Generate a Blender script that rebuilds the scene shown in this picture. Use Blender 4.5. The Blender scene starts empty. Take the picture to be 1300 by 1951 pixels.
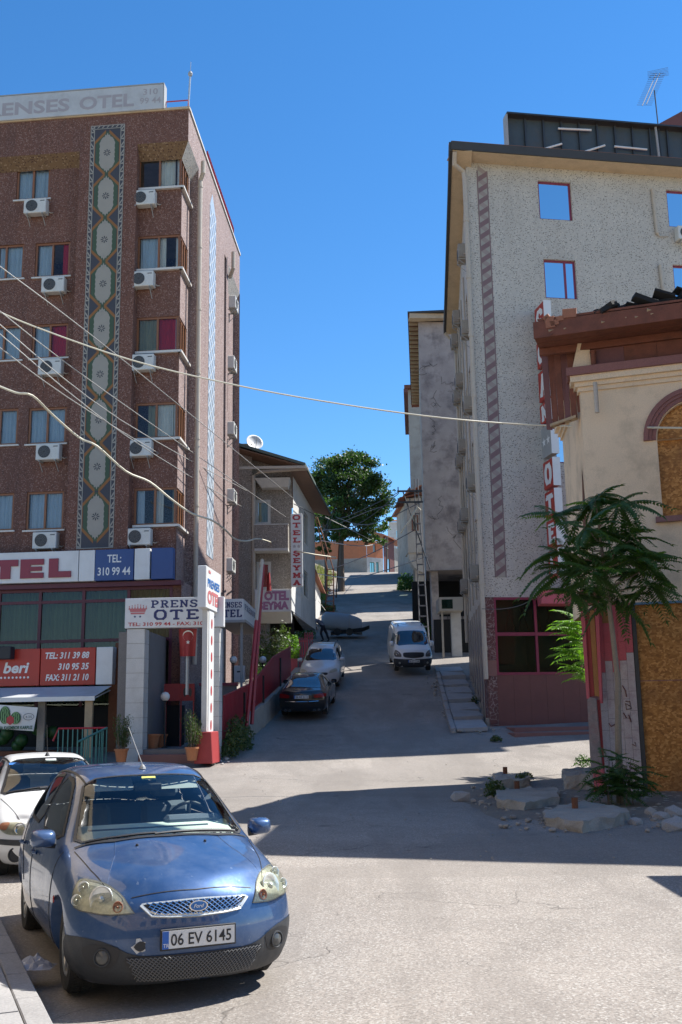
import bpy, bmesh, math, random
from mathutils import Vector, Matrix
from mathutils.bvhtree import BVHTree
from mathutils.geometry import delaunay_2d_cdt
from mathutils import noise as mn
PI = math.pi
random.seed(7)
R = random.Random(11)
sc = bpy.context.scene
col = sc.collection
# ------------------------------------------------------------------ camera
CH = 1.86
F = 1950.0; PITCH = math.atan(387 / 1950); ROLL = .016
cam_d = bpy.data.cameras.new('camera'); cam = bpy.data.objects.new('camera', cam_d); col.objects.link(cam)
cam_d.sensor_fit = 'VERTICAL'; cam_d.sensor_height = 24; cam_d.lens = 24 * F / 1951
cam_d.clip_start = .1; cam_d.clip_end = 3000
CM = Matrix.Rotation(PI / 2 + PITCH, 3, 'X') @ Matrix.Rotation(-ROLL, 3, 'Z')
cam.matrix_world = Matrix.Translation((0, 0, CH)) @ CM.to_4x4()
sc.camera = cam
# ------------------------------------------------------------------ light
SUN_EL, SUN_AZ = math.radians(53), math.radians(66)     # azimuth from +Y (up the street) towards +X (right)
w = bpy.data.worlds.new('World'); sc.world = w; w.use_nodes = True
nt = w.node_tree; nt.nodes.clear()
sky = nt.nodes.new('ShaderNodeTexSky'); sky.sky_type = 'NISHITA'; sky.sun_disc = False
sky.sun_elevation = SUN_EL; sky.sun_rotation = SUN_AZ
sky.air_density = 1.0; sky.dust_density = .0; sky.ozone_density = 3.0; sky.altitude = 900
bg = nt.nodes.new('ShaderNodeBackground'); bg.inputs[1].default_value = .118
wo = nt.nodes.new('ShaderNodeOutputWorld')
hs = nt.nodes.new('ShaderNodeHueSaturation'); hs.inputs['Saturation'].default_value = 1.27; nt.links.new(sky.outputs[0], hs.inputs['Color']); nt.links.new(hs.outputs[0], bg.inputs[0]); nt.links.new(bg.outputs[0], wo.inputs[0])
sd = bpy.data.lights.new('sun', 'SUN'); sd.energy = 5.0; sd.angle = math.radians(.5); sd.color = (1, .98, .94)
sun = bpy.data.objects.new('sun', sd); col.objects.link(sun)
SUNV = Vector((math.sin(SUN_AZ) * math.cos(SUN_EL), math.cos(SUN_AZ) * math.cos(SUN_EL), math.sin(SUN_EL)))
sun.rotation_euler = SUNV.to_track_quat('Z', 'Y').to_euler(); sun.location = (10, 10, 60)
vs = sc.view_settings; vs.view_transform = 'Standard'; vs.look = 'None'; vs.exposure = .85; vs.gamma = 1
vs.use_curve_mapping = False
# ------------------------------------------------------------------ survey: reading points off sight lines onto known planes
def ray(px, py): return CM @ Vector((px - 650, 975.5 - py, -F))
def at(px, py, y):
    r = ray(px, py); t = y / r.y
    return Vector((r.x * t, y, r.z * t + CH))
GY = [-60, 9, 20, 25, 30, 34, 37, 123, 127, 150, 400]; GZ = [0, 0, .15, .3, .65, 1.1, 1.6, 18.8, 19.3, 20, 20]
def G(y, x=0):
    for i in range(len(GY) - 1):
        if y <= GY[i + 1]:
            t = (y - GY[i]) / (GY[i + 1] - GY[i]); return GZ[i] + (GZ[i + 1] - GZ[i]) * max(t, 0)
    return GZ[-1]
def gnd(px, py):
    r = ray(px, py); y = 3.0
    while y < 125:
        t = y / r.y
        if r.z * t + CH <= G(y): return Vector((r.x * t, y, G(y)))
        y += .03
    return Vector((r.x * t, y, G(y)))
def frame(o, d):
    """4x4: local x along d (horizontal), local y into the wall, z up"""
    d = Vector((d[0], d[1], 0)).normalized(); n = Vector((-d.y, d.x, 0))
    M = Matrix(((d.x, n.x, 0, o[0]), (d.y, n.y, 0, o[1]), (0, 0, 1, o[2] if len(o) > 2 else 0), (0, 0, 0, 1)))
    return M
def fp(fr, px, py, dep=0.0):
    """sight line -> (s, z) on the plane local y = dep of a wall frame"""
    inv = fr.inverted(); o = inv @ Vector((0, 0, CH)); d = inv.to_3x3() @ ray(px, py)
    t = (dep - o.y) / d.y; p = o + d * t
    return p.x, p.z
# ------------------------------------------------------------------ materials
MT = {}
def nd(nt, t, **k):
    n = nt.nodes.new(t)
    for a, b in k.items():
        if a.startswith('i_'): n.inputs[a[2:].replace('_', ' ')].default_value = b
        else: setattr(n, a, b)
    return n
def base(name):
    m = bpy.data.materials.new(name); m.use_nodes = True; n = m.node_tree; b = n.nodes['Principled BSDF']; MT[name] = m
    tc = n.nodes.new('ShaderNodeTexCoord')
    return m, n, b, tc
def ramp(n, src, stops, interp='LINEAR'):
    r = n.nodes.new('ShaderNodeValToRGB'); r.color_ramp.interpolation = interp
    e = r.color_ramp.elements
    while len(e) < len(stops): e.new(.5)
    for k, (p, c) in enumerate(stops): e[k].position = p; e[k].color = (*c, 1) if len(c) == 3 else c
    n.links.new(src, r.inputs[0]); return r
def mixc(n, fac, a, b, mode='MIX'):
    m = n.nodes.new('ShaderNodeMix'); m.data_type = 'RGBA'; m.blend_type = mode
    for s, v in ((m.inputs[0], fac), (m.inputs[6], a), (m.inputs[7], b)):
        if hasattr(v, 'links') or hasattr(v, 'is_linked'): n.links.new(v, s)
        elif isinstance(v, (int, float)): s.default_value = v
        else: s.default_value = (*v, 1)
    return m.outputs[2]
def noise(n, tc, scale, detail=3, rough=.55, vec=None, dist=0):
    t = nd(n, 'ShaderNodeTexNoise'); t.inputs['Scale'].default_value = scale; t.inputs['Detail'].default_value = detail
    t.inputs['Roughness'].default_value = rough; t.inputs['Distortion'].default_value = dist
    n.links.new(vec if vec is not None else tc.outputs['Object'], t.inputs['Vector']); return t.outputs['Fac']
def bump(n, b, h, strength=.3, dist=.02):
    u = nd(n, 'ShaderNodeBump'); u.inputs['Strength'].default_value = strength; u.inputs['Distance'].default_value = dist
    n.links.new(h, u.inputs['Height']); n.links.new(u.outputs[0], b.inputs['Normal'])
def mat(name, c, rough=.6, metal=0, var=.18, vs=3.0, fine=.1, fs=60, bmp=.15, bs=60, bd=.01, coat=0, dirt=None, da=.4, ds=1.2, spec=.5):
    m, n, b, tc = base(name)
    k = Vector(c)
    a = mixc(n, noise(n, tc, vs, 4), tuple(k * (1 - var)), tuple(min(x, 1) for x in k * (1 + var)))
    if fine: a = mixc(n, ramp(n, noise(n, tc, fs, 2), [(.35, (0, 0, 0)), (.65, (1, 1, 1))]).outputs[0], a, mixc(n, .5, a, tuple(k * (1 - fine * 3))) if False else mixc(n, 1.0, a, (1 - fine * 2,) * 3, 'MULTIPLY'))
    if dirt:
        f = ramp(n, noise(n, tc, ds, 6, .7), [(.48, (0, 0, 0)), (.7, (da,) * 3)]).outputs[0]
        a = mixc(n, f, a, dirt)
    n.links.new(a, b.inputs['Base Color'])
    b.inputs['Roughness'].default_value = rough; b.inputs['Metallic'].default_value = metal
    b.inputs['Specular IOR Level'].default_value = spec
    if coat: b.inputs['Coat Weight'].default_value = coat; b.inputs['Coat Roughness'].default_value = .06
    if bmp: bump(n, b, noise(n, tc, bs, 3), bmp, bd)
    return m
def glass(name, tint=(.8, .85, .85), refl=1.0, rough=0.0, ior=1.5):
    m, n, b, tc = base(name); n.nodes.remove(b)
    o = n.nodes['Material Output']; t = nd(n, 'ShaderNodeBsdfTransparent'); t.inputs[0].default_value = (*tint, 1)
    g = nd(n, 'ShaderNodeBsdfGlossy'); g.inputs['Roughness'].default_value = rough
    f = nd(n, 'ShaderNodeFresnel'); f.inputs['IOR'].default_value = ior
    mu = nd(n, 'ShaderNodeMath', operation='MULTIPLY_ADD', use_clamp=True); mu.inputs[1].default_value = refl; mu.inputs[2].default_value = 0
    n.links.new(f.outputs[0], mu.inputs[0])
    u = nd(n, 'ShaderNodeBump'); u.inputs['Strength'].default_value = .04; u.inputs['Distance'].default_value = .02
    n.links.new(noise(n, tc, 1.6, 1), u.inputs['Height']); n.links.new(u.outputs[0], g.inputs['Normal'])
    x = nd(n, 'ShaderNodeMixShader'); n.links.new(mu.outputs[0], x.inputs[0]); n.links.new(t.outputs[0], x.inputs[1]); n.links.new(g.outputs[0], x.inputs[2])
    n.links.new(x.outputs[0], o.inputs[0]); return m
def speckle(name, bcol, dark, lightc, sc1, f1=.16, f2=.12, bs=.5, stain=None, stretch=None):
    """pebble-dash render: base coat with dark and light chips"""
    m, n, b, tc = base(name); vec = tc.outputs['Object']
    if stretch:
        mp = nd(n, 'ShaderNodeMapping'); mp.inputs['Scale'].default_value = stretch; mp.inputs['Rotation'].default_value = (.3, .5, .4); n.links.new(vec, mp.inputs[0]); vec = mp.outputs[0]
    v = nd(n, 'ShaderNodeTexVoronoi'); v.inputs['Scale'].default_value = sc1; n.links.new(vec, v.inputs['Vector'])
    sx = nd(n, 'ShaderNodeSeparateColor'); n.links.new(v.outputs['Color'], sx.inputs[0])
    a = mixc(n, noise(n, tc, .5, 5, .6), tuple(Vector(bcol) * .8), tuple(Vector(bcol) * 1.18))
    d = ramp(n, sx.outputs[0], [(f1, (1, 1, 1)), (f1 + .03, (0, 0, 0))]).outputs[0]
    l = ramp(n, sx.outputs[1], [(f2, (1, 1, 1)), (f2 + .03, (0, 0, 0))]).outputs[0]
    near = ramp(n, v.outputs['Distance'], [(.38, (1, 1, 1)), (.5, (0, 0, 0))]).outputs[0]
    a = mixc(n, mixc(n, 1.0, d, near, 'MULTIPLY'), a, dark); a = mixc(n, mixc(n, 1.0, l, near, 'MULTIPLY'), a, lightc)
    if stain:
        mp2 = nd(n, 'ShaderNodeMapping'); mp2.inputs['Scale'].default_value = (1.3, 1.3, .12); n.links.new(tc.outputs['Object'], mp2.inputs[0])
        f = ramp(n, noise(n, tc, 1.0, 5, .7, vec=mp2.outputs[0]), [(.5, (0, 0, 0)), (.75, (.5,) * 3)]).outputs[0]
        a = mixc(n, f, a, stain)
    n.links.new(a, b.inputs['Base Color']); b.inputs['Roughness'].default_value = .85
    bump(n, b, v.outputs['Distance'], bs, .012); return m
def plain(name, c, rough=.5, metal=0, emit=None):
    m, n, b, tc = base(name); b.inputs['Base Color'].default_value = (*c, 1); b.inputs['Roughness'].default_value = rough; b.inputs['Metallic'].default_value = metal
    a = mixc(n, noise(n, tc, 2.5, 4), tuple(Vector(c) * .88), tuple(Vector(c) * 1.08)); n.links.new(a, b.inputs['Base Color']); return m
def asphalt(name, c=(.308, .270, .233), patch=True):
    m, n, b, tc = base(name); k = Vector(c)
    big = noise(n, tc, .16, 6, .65, dist=.6); med = noise(n, tc, 1.1, 5, .7); fin = noise(n, tc, 38, 3, .7)
    a = mixc(n, ramp(n, big, [(.38, (0, 0, 0)), (.62, (1, 1, 1))]).outputs[0], tuple(k * .72), tuple(k * 1.14))
    a = mixc(n, ramp(n, med, [(.42, (0, 0, 0)), (.72, (.55,) * 3)]).outputs[0], a, tuple(Vector((k.x * 1.25, k.y * 1.25, k.z * 1.24))))
    a = mixc(n, ramp(n, fin, [(.42, (.5,) * 3), (.55, (0, 0, 0))]).outputs[0], a, tuple(k * .5))
    v = nd(n, 'ShaderNodeTexVoronoi'); v.inputs['Scale'].default_value = 70; n.links.new(tc.outputs['Object'], v.inputs['Vector'])
    sx = nd(n, 'ShaderNodeSeparateColor'); n.links.new(v.outputs['Color'], sx.inputs[0])
    a = mixc(n, ramp(n, sx.outputs[0], [(.14, (.45,) * 3), (.17, (0, 0, 0))]).outputs[0], a, tuple(k * .42))
    a = mixc(n, ramp(n, sx.outputs[1], [(.12, (.5,) * 3), (.15, (0, 0, 0))]).outputs[0], a, (.5, .47, .42))
    # dark oil spots
    a = mixc(n, ramp(n, noise(n, tc, .9, 3, .5), [(.68, (0, 0, 0)), (.75, (.55,) * 3)]).outputs[0], a, tuple(k * .4))
    # worn wheel tracks and old patches
    mp = nd(n, 'ShaderNodeMapping'); mp.inputs['Scale'].default_value = (.5, .07, 1); mp.inputs['Rotation'].default_value = (0, 0, .35); n.links.new(tc.outputs['Object'], mp.inputs[0])
    a = mixc(n, ramp(n, noise(n, tc, 1.6, 5, .6, vec=mp.outputs[0]), [(.48, (0, 0, 0)), (.6, (.48,) * 3)]).outputs[0], a, tuple(k * .62))
    v2 = nd(n, 'ShaderNodeTexVoronoi', distance='CHEBYCHEV'); v2.inputs['Scale'].default_value = .22; n.links.new(tc.outputs['Object'], v2.inputs['Vector']); s2 = nd(n, 'ShaderNodeSeparateColor'); n.links.new(v2.outputs['Color'], s2.inputs[0])
    a = mixc(n, ramp(n, s2.outputs[0], [(.70, (0, 0, 0)), (.72, (.38,) * 3)]).outputs[0], a, tuple(k * .7))
    # cracks
    dn = nd(n, 'ShaderNodeTexNoise'); dn.inputs['Scale'].default_value = 1.3; dn.inputs['Detail'].default_value = 4; n.links.new(tc.outputs['Object'], dn.inputs['Vector'])
    ad = nd(n, 'ShaderNodeVectorMath', operation='MULTIPLY_ADD'); ad.inputs[1].default_value = (1.1, 1.1, 0); n.links.new(dn.outputs['Color'], ad.inputs[0]); n.links.new(tc.outputs['Object'], ad.inputs[2])
    crack = None
    for s_, wd, msk in ((.33, .0045, .50), (1.2, .008, .60)):
        c1 = nd(n, 'ShaderNodeTexVoronoi', feature='DISTANCE_TO_EDGE'); c1.inputs['Scale'].default_value = s_; n.links.new(ad.outputs[0], c1.inputs['Vector'])
        r1 = ramp(n, c1.outputs['Distance'], [(0, (1, 1, 1)), (wd, (0, 0, 0))]).outputs[0]
        r2 = ramp(n, noise(n, tc, .45 + s_ * .2, 3), [(msk, (0, 0, 0)), (msk + .06, (.65,) * 3)]).outputs[0]
        q = mixc(n, 1.0, r1, r2, 'MULTIPLY'); crack = q if crack is None else mixc(n, 1.0, crack, q, 'LIGHTEN')
    a = mixc(n, crack, a, tuple(k * .22))
    n.links.new(a, b.inputs['Base Color']); b.inputs['Roughness'].default_value = .9; b.inputs['Specular IOR Level'].default_value = .25
    h = nd(n, 'ShaderNodeMath', operation='SUBTRACT'); n.links.new(fin, h.inputs[0]); n.links.new(crack, h.inputs[1])
    bump(n, b, h.outputs[0], .5, .012); return m
def osb(name):
    m, n, b, tc = base(name)
    mp = nd(n, 'ShaderNodeMapping'); mp.inputs['Scale'].default_value = (20, 20, 27); mp.inputs['Rotation'].default_value = (0, .5, 0); n.links.new(tc.outputs['Object'], mp.inputs[0])
    v = nd(n, 'ShaderNodeTexVoronoi'); v.inputs['Scale'].default_value = 1.0; n.links.new(mp.outputs[0], v.inputs['Vector'])
    v.inputs['Randomness'].default_value = 1
    sx = nd(n, 'ShaderNodeSeparateColor'); n.links.new(v.outputs['Color'], sx.inputs[0])
    a = ramp(n, sx.outputs[0], [(0, (.27, .105, .02)), (.5, (.43, .185, .04)), (1, (.62, .31, .09))]).outputs[0]
    a = mixc(n, ramp(n, noise(n, tc, 1.2, 4), [(.45, (0, 0, 0)), (.7, (.5,) * 3)]).outputs[0], a, (.2, .09, .03))
    n.links.new(a, b.inputs['Base Color']); b.inputs['Roughness'].default_value = .75; bump(n, b, sx.outputs[1], .25, .006); return m
def leafm(name, c, c2, trans=.35):
    m, n, b, tc = base(name); n.nodes.remove(b); o = n.nodes['Material Output']
    a = mixc(n, noise(n, tc, 3.0, 3), c, c2)
    d = nd(n, 'ShaderNodeBsdfPrincipled'); d.inputs['Roughness'].default_value = .5; n.links.new(a, d.inputs['Base Color'])
    t = nd(n, 'ShaderNodeBsdfTranslucent'); n.links.new(mixc(n, 1.0, a, (1.6, 1.9, .7), 'MULTIPLY'), t.inputs[0])
    x = nd(n, 'ShaderNodeMixShader'); x.inputs[0].default_value = trans; n.links.new(d.outputs[0], x.inputs[1]); n.links.new(t.outputs[0], x.inputs[2]); n.links.new(x.outputs[0], o.inputs[0]); return m
M = {}
M['asphalt'] = asphalt('asphalt'); M['asphalt_up'] = asphalt('asphalt_upper_street', (.225, .208, .19))
M['conc'] = mat('concrete', (.37, .325, .27), .85, var=.2, dirt=(.12, .11, .1), da=.5, bmp=.4, bs=30)
M['curb'] = mat('kerb_stone', (.33, .31, .29), .85, var=.15, dirt=(.15, .14, .13), bmp=.3, bs=40)
M['pave'] = mat('pavement', (.36, .34, .32), .85, var=.12, dirt=(.18, .17, .16), bmp=.3, bs=50)
M['dirt'] = mat('earth', (.22, .18, .14), .95, var=.3, bmp=.8, bs=14, bd=.05)
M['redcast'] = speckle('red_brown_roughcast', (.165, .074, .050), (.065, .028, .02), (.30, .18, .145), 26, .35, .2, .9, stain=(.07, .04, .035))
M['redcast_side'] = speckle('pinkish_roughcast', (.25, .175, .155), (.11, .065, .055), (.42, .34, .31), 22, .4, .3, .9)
M['cove'] = speckle('ochre_roughcast', (.17, .10, .05), (.07, .03, .02), (.3, .2, .12), 17, .3, .2, .9)
M['terr'] = speckle('grey_chip_render', (.49, .45, .39), (.09, .08, .07), (.66, .6, .5), 19, .24, .10, .7, stain=(.33, .29, .245), stretch=(1, 1, 2.0))
M['seycast'] = speckle('beige_roughcast', (.27, .235, .20), (.12, .1, .085), (.42, .38, .33), 20, .3, .25, .8, stain=(.18, .15, .13))
M['plaster'] = mat('bare_plaster', (.46, .39, .34), .9, var=.35, vs=1.1, dirt=(.17, .14, .13), da=.95, ds=1.0, bmp=.5, bs=5, bd=.03)
M['plaster2'] = mat('pale_plaster', (.42, .38, .32), .9, var=.2, vs=.8, dirt=(.2, .16, .13), da=.6, ds=.9, bmp=.3, bs=8, bd=.02)
M['cream'] = mat('cream_plaster', (.82, .63, .42), .85, var=.12, vs=.7, dirt=(.27, .21, .14), da=.55, ds=.8, bmp=.25, bs=7, bd=.015)
M['soffit'] = mat('cream_soffit', (.62, .47, .30), .8, var=.1, dirt=(.3, .22, .15), da=.5)
M['white'] = mat('white_paint', (.74, .73, .70), .45, var=.06, fine=.02, dirt=(.4, .37, .33), da=.25)
M['white_side'] = mat('white_wall', (.62, .60, .56), .8, var=.1, dirt=(.35, .32, .29), da=.5)
M['sill'] = mat('white_marble', (.68, .64, .58), .5, var=.1)
M['acw'] = mat('ac_casing', (.66, .65, .60), .45, var=.06, dirt=(.35, .3, .25), da=.3, ds=3)
M['acd'] = plain('dark_grille', (.05, .05, .05), .5)
M['brown'] = mat('brown_window_frame', (.27, .11, .045), .45, var=.15)
M['crim'] = mat('crimson_frame', (.24, .03, .065), .45, var=.15)
M['crimdark'] = mat('dark_crimson_frame', (.10, .012, .03), .45, var=.15)
M['pipe'] = mat('cream_pipe', (.52, .45, .36), .55, var=.12, dirt=(.3, .22, .15), da=.4, ds=3)
M['glass'] = glass('window_glass', (.8, .85, .86), 1.3)
M['mirror'] = glass('mirroring_glass', (.3, .33, .36), 26.0)
M['shopglass'] = glass('shop_glass', (.45, .58, .5), 1.1)
M['cur_b'] = mat('pale_blue_curtain', (.58, .68, .78), .8, var=.1)
M['cur_w'] = mat('white_curtain', (.86, .84, .78), .8, var=.1)
M['cur_r'] = mat('red_curtain', (.62, .02, .03), .8, var=.2)
M['cur_y'] = mat('beige_curtain', (.34, .33, .22), .8, var=.15)
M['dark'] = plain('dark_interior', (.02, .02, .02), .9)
M['black'] = plain('black_plastic', (.022, .022, .024), .55)
M['green'] = plain('carpet_green', (.055, .09, .05), .7); M['orange'] = plain('carpet_orange', (.27, .115, .035), .7)
M['medal'] = plain('carpet_cream', (.33, .30, .25), .7); M['slate'] = plain('carpet_slate', (.055, .055, .065), .7)
M['bord'] = plain('border_cream', (.34, .31, .26), .7); M['bord2'] = plain('border_maroon', (.20, .12, .12), .7)
M['tileblue'] = mat('pale_blue_mosaic', (.44, .50, .56), .35, var=.1, fine=.1, fs=12)
M['sgnw'] = mat('sign_white', (.68, .68, .66), .4, var=.05, fine=0, dirt=(.45, .42, .38), da=.3)
M['sgnfaded'] = mat('sign_faded_white', (.50, .50, .49), .5, var=.08, fine=0, dirt=(.34, .33, .31), da=.5)
M['sgnblue'] = plain('sign_blue', (.025, .07, .22), .4); M['navy'] = plain('lettering_navy', (.015, .03, .13), .4)
M['sgnred'] = plain('sign_red', (.42, .028, .015), .4); M['maroonl'] = plain('lettering_maroon', (.26, .03, .05), .45)
M['redl'] = plain('lettering_red', (.45, .03, .035), .45); M['faded'] = plain('lettering_faded', (.38, .34, .34), .6)
M['pinkl'] = plain('lettering_pink', (.40, .17, .29), .5); M['purpl'] = plain('lettering_purple', (.2, .09, .22), .5)
M['wletter'] = plain('lettering_white', (.75, .75, .73), .45)
M['blueL'] = plain('lettering_blue', (.03, .15, .42), .45); M['paleredl'] = plain('lettering_pale_red', (.52, .16, .16), .5)
M['redfence'] = mat('red_painted_metal', (.34, .02, .028), .5, var=.2, dirt=(.2, .03, .03), da=.4, ds=4)
M['redpaint'] = mat('red_paint', (.36, .04, .04), .6, var=.15); M['pink'] = mat('pink_paint', (.56, .11, .13), .7, var=.12, dirt=(.3, .12, .12), da=.4, ds=3)
M['rosewood'] = mat('rose_brown_panel', (.17, .062, .052), .65, var=.1, dirt=(.11, .04, .035), da=.5)
M['stepred'] = mat('rose_step_stone', (.26, .12, .10), .6, var=.15)
M['paleboard'] = mat('grey_white_paint', (.52, .46, .45), .75, var=.12, dirt=(.27, .12, .14), da=.5, ds=4)
M['oldwood'] = mat('red_brown_old_wood', (.20, .065, .035), .8, var=.3, vs=5, bmp=.5, bs=18, dirt=(.09, .035, .02), da=.6, ds=3)
M['rawwood'] = mat('raw_wood', (.45, .33, .20), .8, var=.25, vs=6); M['orangewood'] = mat('orange_wood', (.42, .21, .07), .7, var=.2)
M['char'] = plain('black_roofing', (.018, .017, .016), .9); M['tile'] = mat('clay_tile', (.36, .14, .075), .85, var=.3, vs=5, dirt=(.16, .1, .07), da=.5)
M['osb'] = osb('chipboard')
M['greenroof'] = mat('green_grey_roof', (.10, .13, .11), .6, var=.15); M['darkroof'] = mat('dark_roof_edge', (.055, .05, .045), .7, var=.2)
M['brownsof'] = mat('brown_boards', (.19, .10, .06), .75, var=.2)
M['billb'] = mat('billboard_back', (.055, .075, .085), .6, var=.25, dirt=(.09, .07, .05), da=.4); M['rib'] = plain('dark_steel', (.035, .04, .045), .5)
M['steel'] = mat('galvanised_steel', (.42, .42, .42), .45, .6, var=.15); M['steelmatt'] = mat('grey_painted_steel', (.36, .36, .35), .6, var=.15); M['rust'] = mat('rusty_steel', (.17, .065, .03), .85, var=.4, vs=8)
M['marble'] = None
M['terra'] = mat('terracotta', (.44, .17, .07), .75, var=.12); M['wire'] = plain('cream_cable', (.62, .56, .42), .6); M['wired'] = plain('dark_cable', (.10, .10, .10), .6); M['wiregrey'] = plain('grey_cable', (.42, .40, .36), .6)
M['leafd'] = leafm('dark_leaf', (.034, .08, .018), (.075, .135, .03), .35); M['leafl'] = leafm('bright_leaf', (.09, .19, .02), (.14, .24, .03), .45)
M['leafb'] = leafm('bush_leaf', (.05, .085, .025), (.085, .11, .035), .3); M['leaft'] = leafm('tree_leaf', (.028, .06, .015), (.06, .105, .025), .3)
M['dry'] = leafm('dry_grass', (.24, .21, .08), (.16, .19, .06), .3)
M['bark'] = mat('bark', (.17, .13, .10), .9, var=.3, vs=8, bmp=.7, bs=20); M['barkl'] = mat('pale_bark', (.27, .21, .15), .85, var=.2, vs=8, bmp=.4, bs=20)
M['gran'] = mat('grey_granite', (.20, .185, .18), .5, var=.15, fine=.15)
M['redpanel'] = mat('orange_plaster', (.62, .22, .10), .8, var=.15, dirt=(.4, .2, .12), da=.4)
def marble():
    m, n, b, tc = base('dark_red_marble')
    d = nd(n, 'ShaderNodeTexNoise'); d.inputs['Scale'].default_value = 3; d.inputs['Detail'].default_value = 5; n.links.new(tc.outputs['Object'], d.inputs['Vector'])
    ad = nd(n, 'ShaderNodeVectorMath', operation='MULTIPLY_ADD'); ad.inputs[1].default_value = (.6, .6, .6); n.links.new(d.outputs['Color'], ad.inputs[0]); n.links.new(tc.outputs['Object'], ad.inputs[2])
    v = nd(n, 'ShaderNodeTexVoronoi', feature='DISTANCE_TO_EDGE'); v.inputs['Scale'].default_value = 5; n.links.new(ad.outputs[0], v.inputs['Vector'])
    a = mixc(n, noise(n, tc, 2.2, 5), (.06, .025, .03), (.17, .07, .07)); a = mixc(n, ramp(n, v.outputs['Distance'], [(0, (.8,) * 3), (.05, (0, 0, 0))]).outputs[0], a, (.42, .36, .34))
    n.links.new(a, b.inputs['Base Color']); b.inputs['Roughness'].default_value = .3; return m
M['marble'] = marble()
M['bill_lt'] = M['sill']
# ------------------------------------------------------------------ mesh building
RI = {}
class MB:
    def __init__(s): s.v = []; s.f = []; s.m = []
    def add(s, vs, fs, mi=0):
        o = len(s.v); s.v += [Vector(v) for v in vs]; s.f += [[i + o for i in f] for f in fs]; s.m += [mi] * len(fs); return s
    def poly(s, pts, mi=0): return s.add(pts, [list(range(len(pts)))], mi)
    def box(s, x0, x1, y0, y1, z0, z1, mi=0, M_=None):
        if x0 > x1: x0, x1 = x1, x0
        if y0 > y1: y0, y1 = y1, y0
        if z0 > z1: z0, z1 = z1, z0
        v = [(x0, y0, z0), (x1, y0, z0), (x1, y1, z0), (x0, y1, z0), (x0, y0, z1), (x1, y0, z1), (x1, y1, z1), (x0, y1, z1)]
        if M_ is not None: v = [M_ @ Vector(p) for p in v]
        return s.add(v, [[3, 2, 1, 0], [4, 5, 6, 7], [0, 1, 5, 4], [1, 2, 6, 5], [2, 3, 7, 6], [3, 0, 4, 7]], mi)
    def hexa(s, b, t, mi=0):   # four bottom points, four top points
        return s.add(list(b) + list(t), [[3, 2, 1, 0], [4, 5, 6, 7], [0, 1, 5, 4], [1, 2, 6, 5], [2, 3, 7, 6], [3, 0, 4, 7]], mi)
    def tube(s, pts, r, n=8, mi=0, cap=True):
        pts = [Vector(p) for p in pts]; rs = r if isinstance(r, (list, tuple)) else [r] * len(pts); V = []; Fc = []
        for i, p in enumerate(pts):
            d = (pts[min(i + 1, len(pts) - 1)] - pts[max(i - 1, 0)]).normalized()
            u = d.cross(Vector((0, 0, 1)) if abs(d.z) < .95 else Vector((1, 0, 0))).normalized(); w_ = d.cross(u)
            for k in range(n):
                a = 2 * PI * k / n; V.append(p + (u * math.cos(a) + w_ * math.sin(a)) * rs[i])
        for i in range(len(pts) - 1):
            for k in range(n): Fc.append([i * n + k, i * n + (k + 1) % n, (i + 1) * n + (k + 1) % n, (i + 1) * n + k])
        if cap: Fc += [list(range(n))[::-1], [len(V) - n + k for k in range(n)]]
        return s.add(V, Fc, mi)
    def lathe(s, prof, n=20, mi=0, M_=None, cap=True):
        V = []; Fc = []
        for (r, z) in prof:
            for k in range(n):
                a = 2 * PI * k / n; p = Vector((r * math.cos(a), r * math.sin(a), z)); V.append(M_ @ p if M_ is not None else p)
        for i in range(len(prof) - 1):
            for k in range(n): Fc.append([i * n + k, i * n + (k + 1) % n, (i + 1) * n + (k + 1) % n, (i + 1) * n + k])
        if cap: Fc += [list(range(n))[::-1], [len(V) - n + k for k in range(n)]]
        return s.add(V, Fc, mi)
    def prism(s, pts, d, mi=0):   # polygon (3d points) pushed along vector d
        n = len(pts); a = [Vector(p) for p in pts]; b = [p + Vector(d) for p in a]
        return s.add(a + b, [list(range(n))[::-1], [n + i for i in range(n)]] + [[i, (i + 1) % n, n + (i + 1) % n, n + i] for i in range(n)], mi)
    def build(s, name, mats, parent=None, fr=None, smooth=False, fix=True, bev=0, origin=None):
        vs = s.v if fr is None else [fr @ v for v in s.v]
        loc = None
        if parent is None:
            if origin is None:
                xs = [v.x for v in vs]; ys = [v.y for v in vs]; zs = [v.z for v in vs]
                origin = Vector(((min(xs) + max(xs)) / 2, (min(ys) + max(ys)) / 2, min(zs)))
            loc = Vector(origin); vs = [v - loc for v in vs]
        else:
            inv = RI.get(parent.name)
            if inv is not None: vs = [inv @ v for v in vs]
        me = bpy.data.meshes.new(name); me.from_pydata(vs, [], s.f)
        if not isinstance(mats, (list, tuple)): mats = [mats]
        for m in mats: me.materials.append(M[m] if isinstance(m, str) else m)
        if len(mats) > 1: me.polygons.foreach_set('material_index', s.m)
        if fix or bev:
            bm = bmesh.new(); bm.from_mesh(me)
            if bev: bmesh.ops.bevel(bm, geom=bm.edges[:], offset=bev, segments=1, affect='EDGES')
            if fix: bmesh.ops.recalc_face_normals(bm, faces=bm.faces[:])
            bm.to_mesh(me); bm.free()
        if smooth: me.polygons.foreach_set('use_smooth', [True] * len(me.polygons))
        o = bpy.data.objects.new(name, me); col.objects.link(o)
        if parent is not None:
            o.parent = parent
            if parent.name in RI: RI[o.name] = RI[parent.name]
        elif loc is not None: o.location = loc; RI[o.name] = Matrix.Translation(loc).inverted()
        return o
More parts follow.
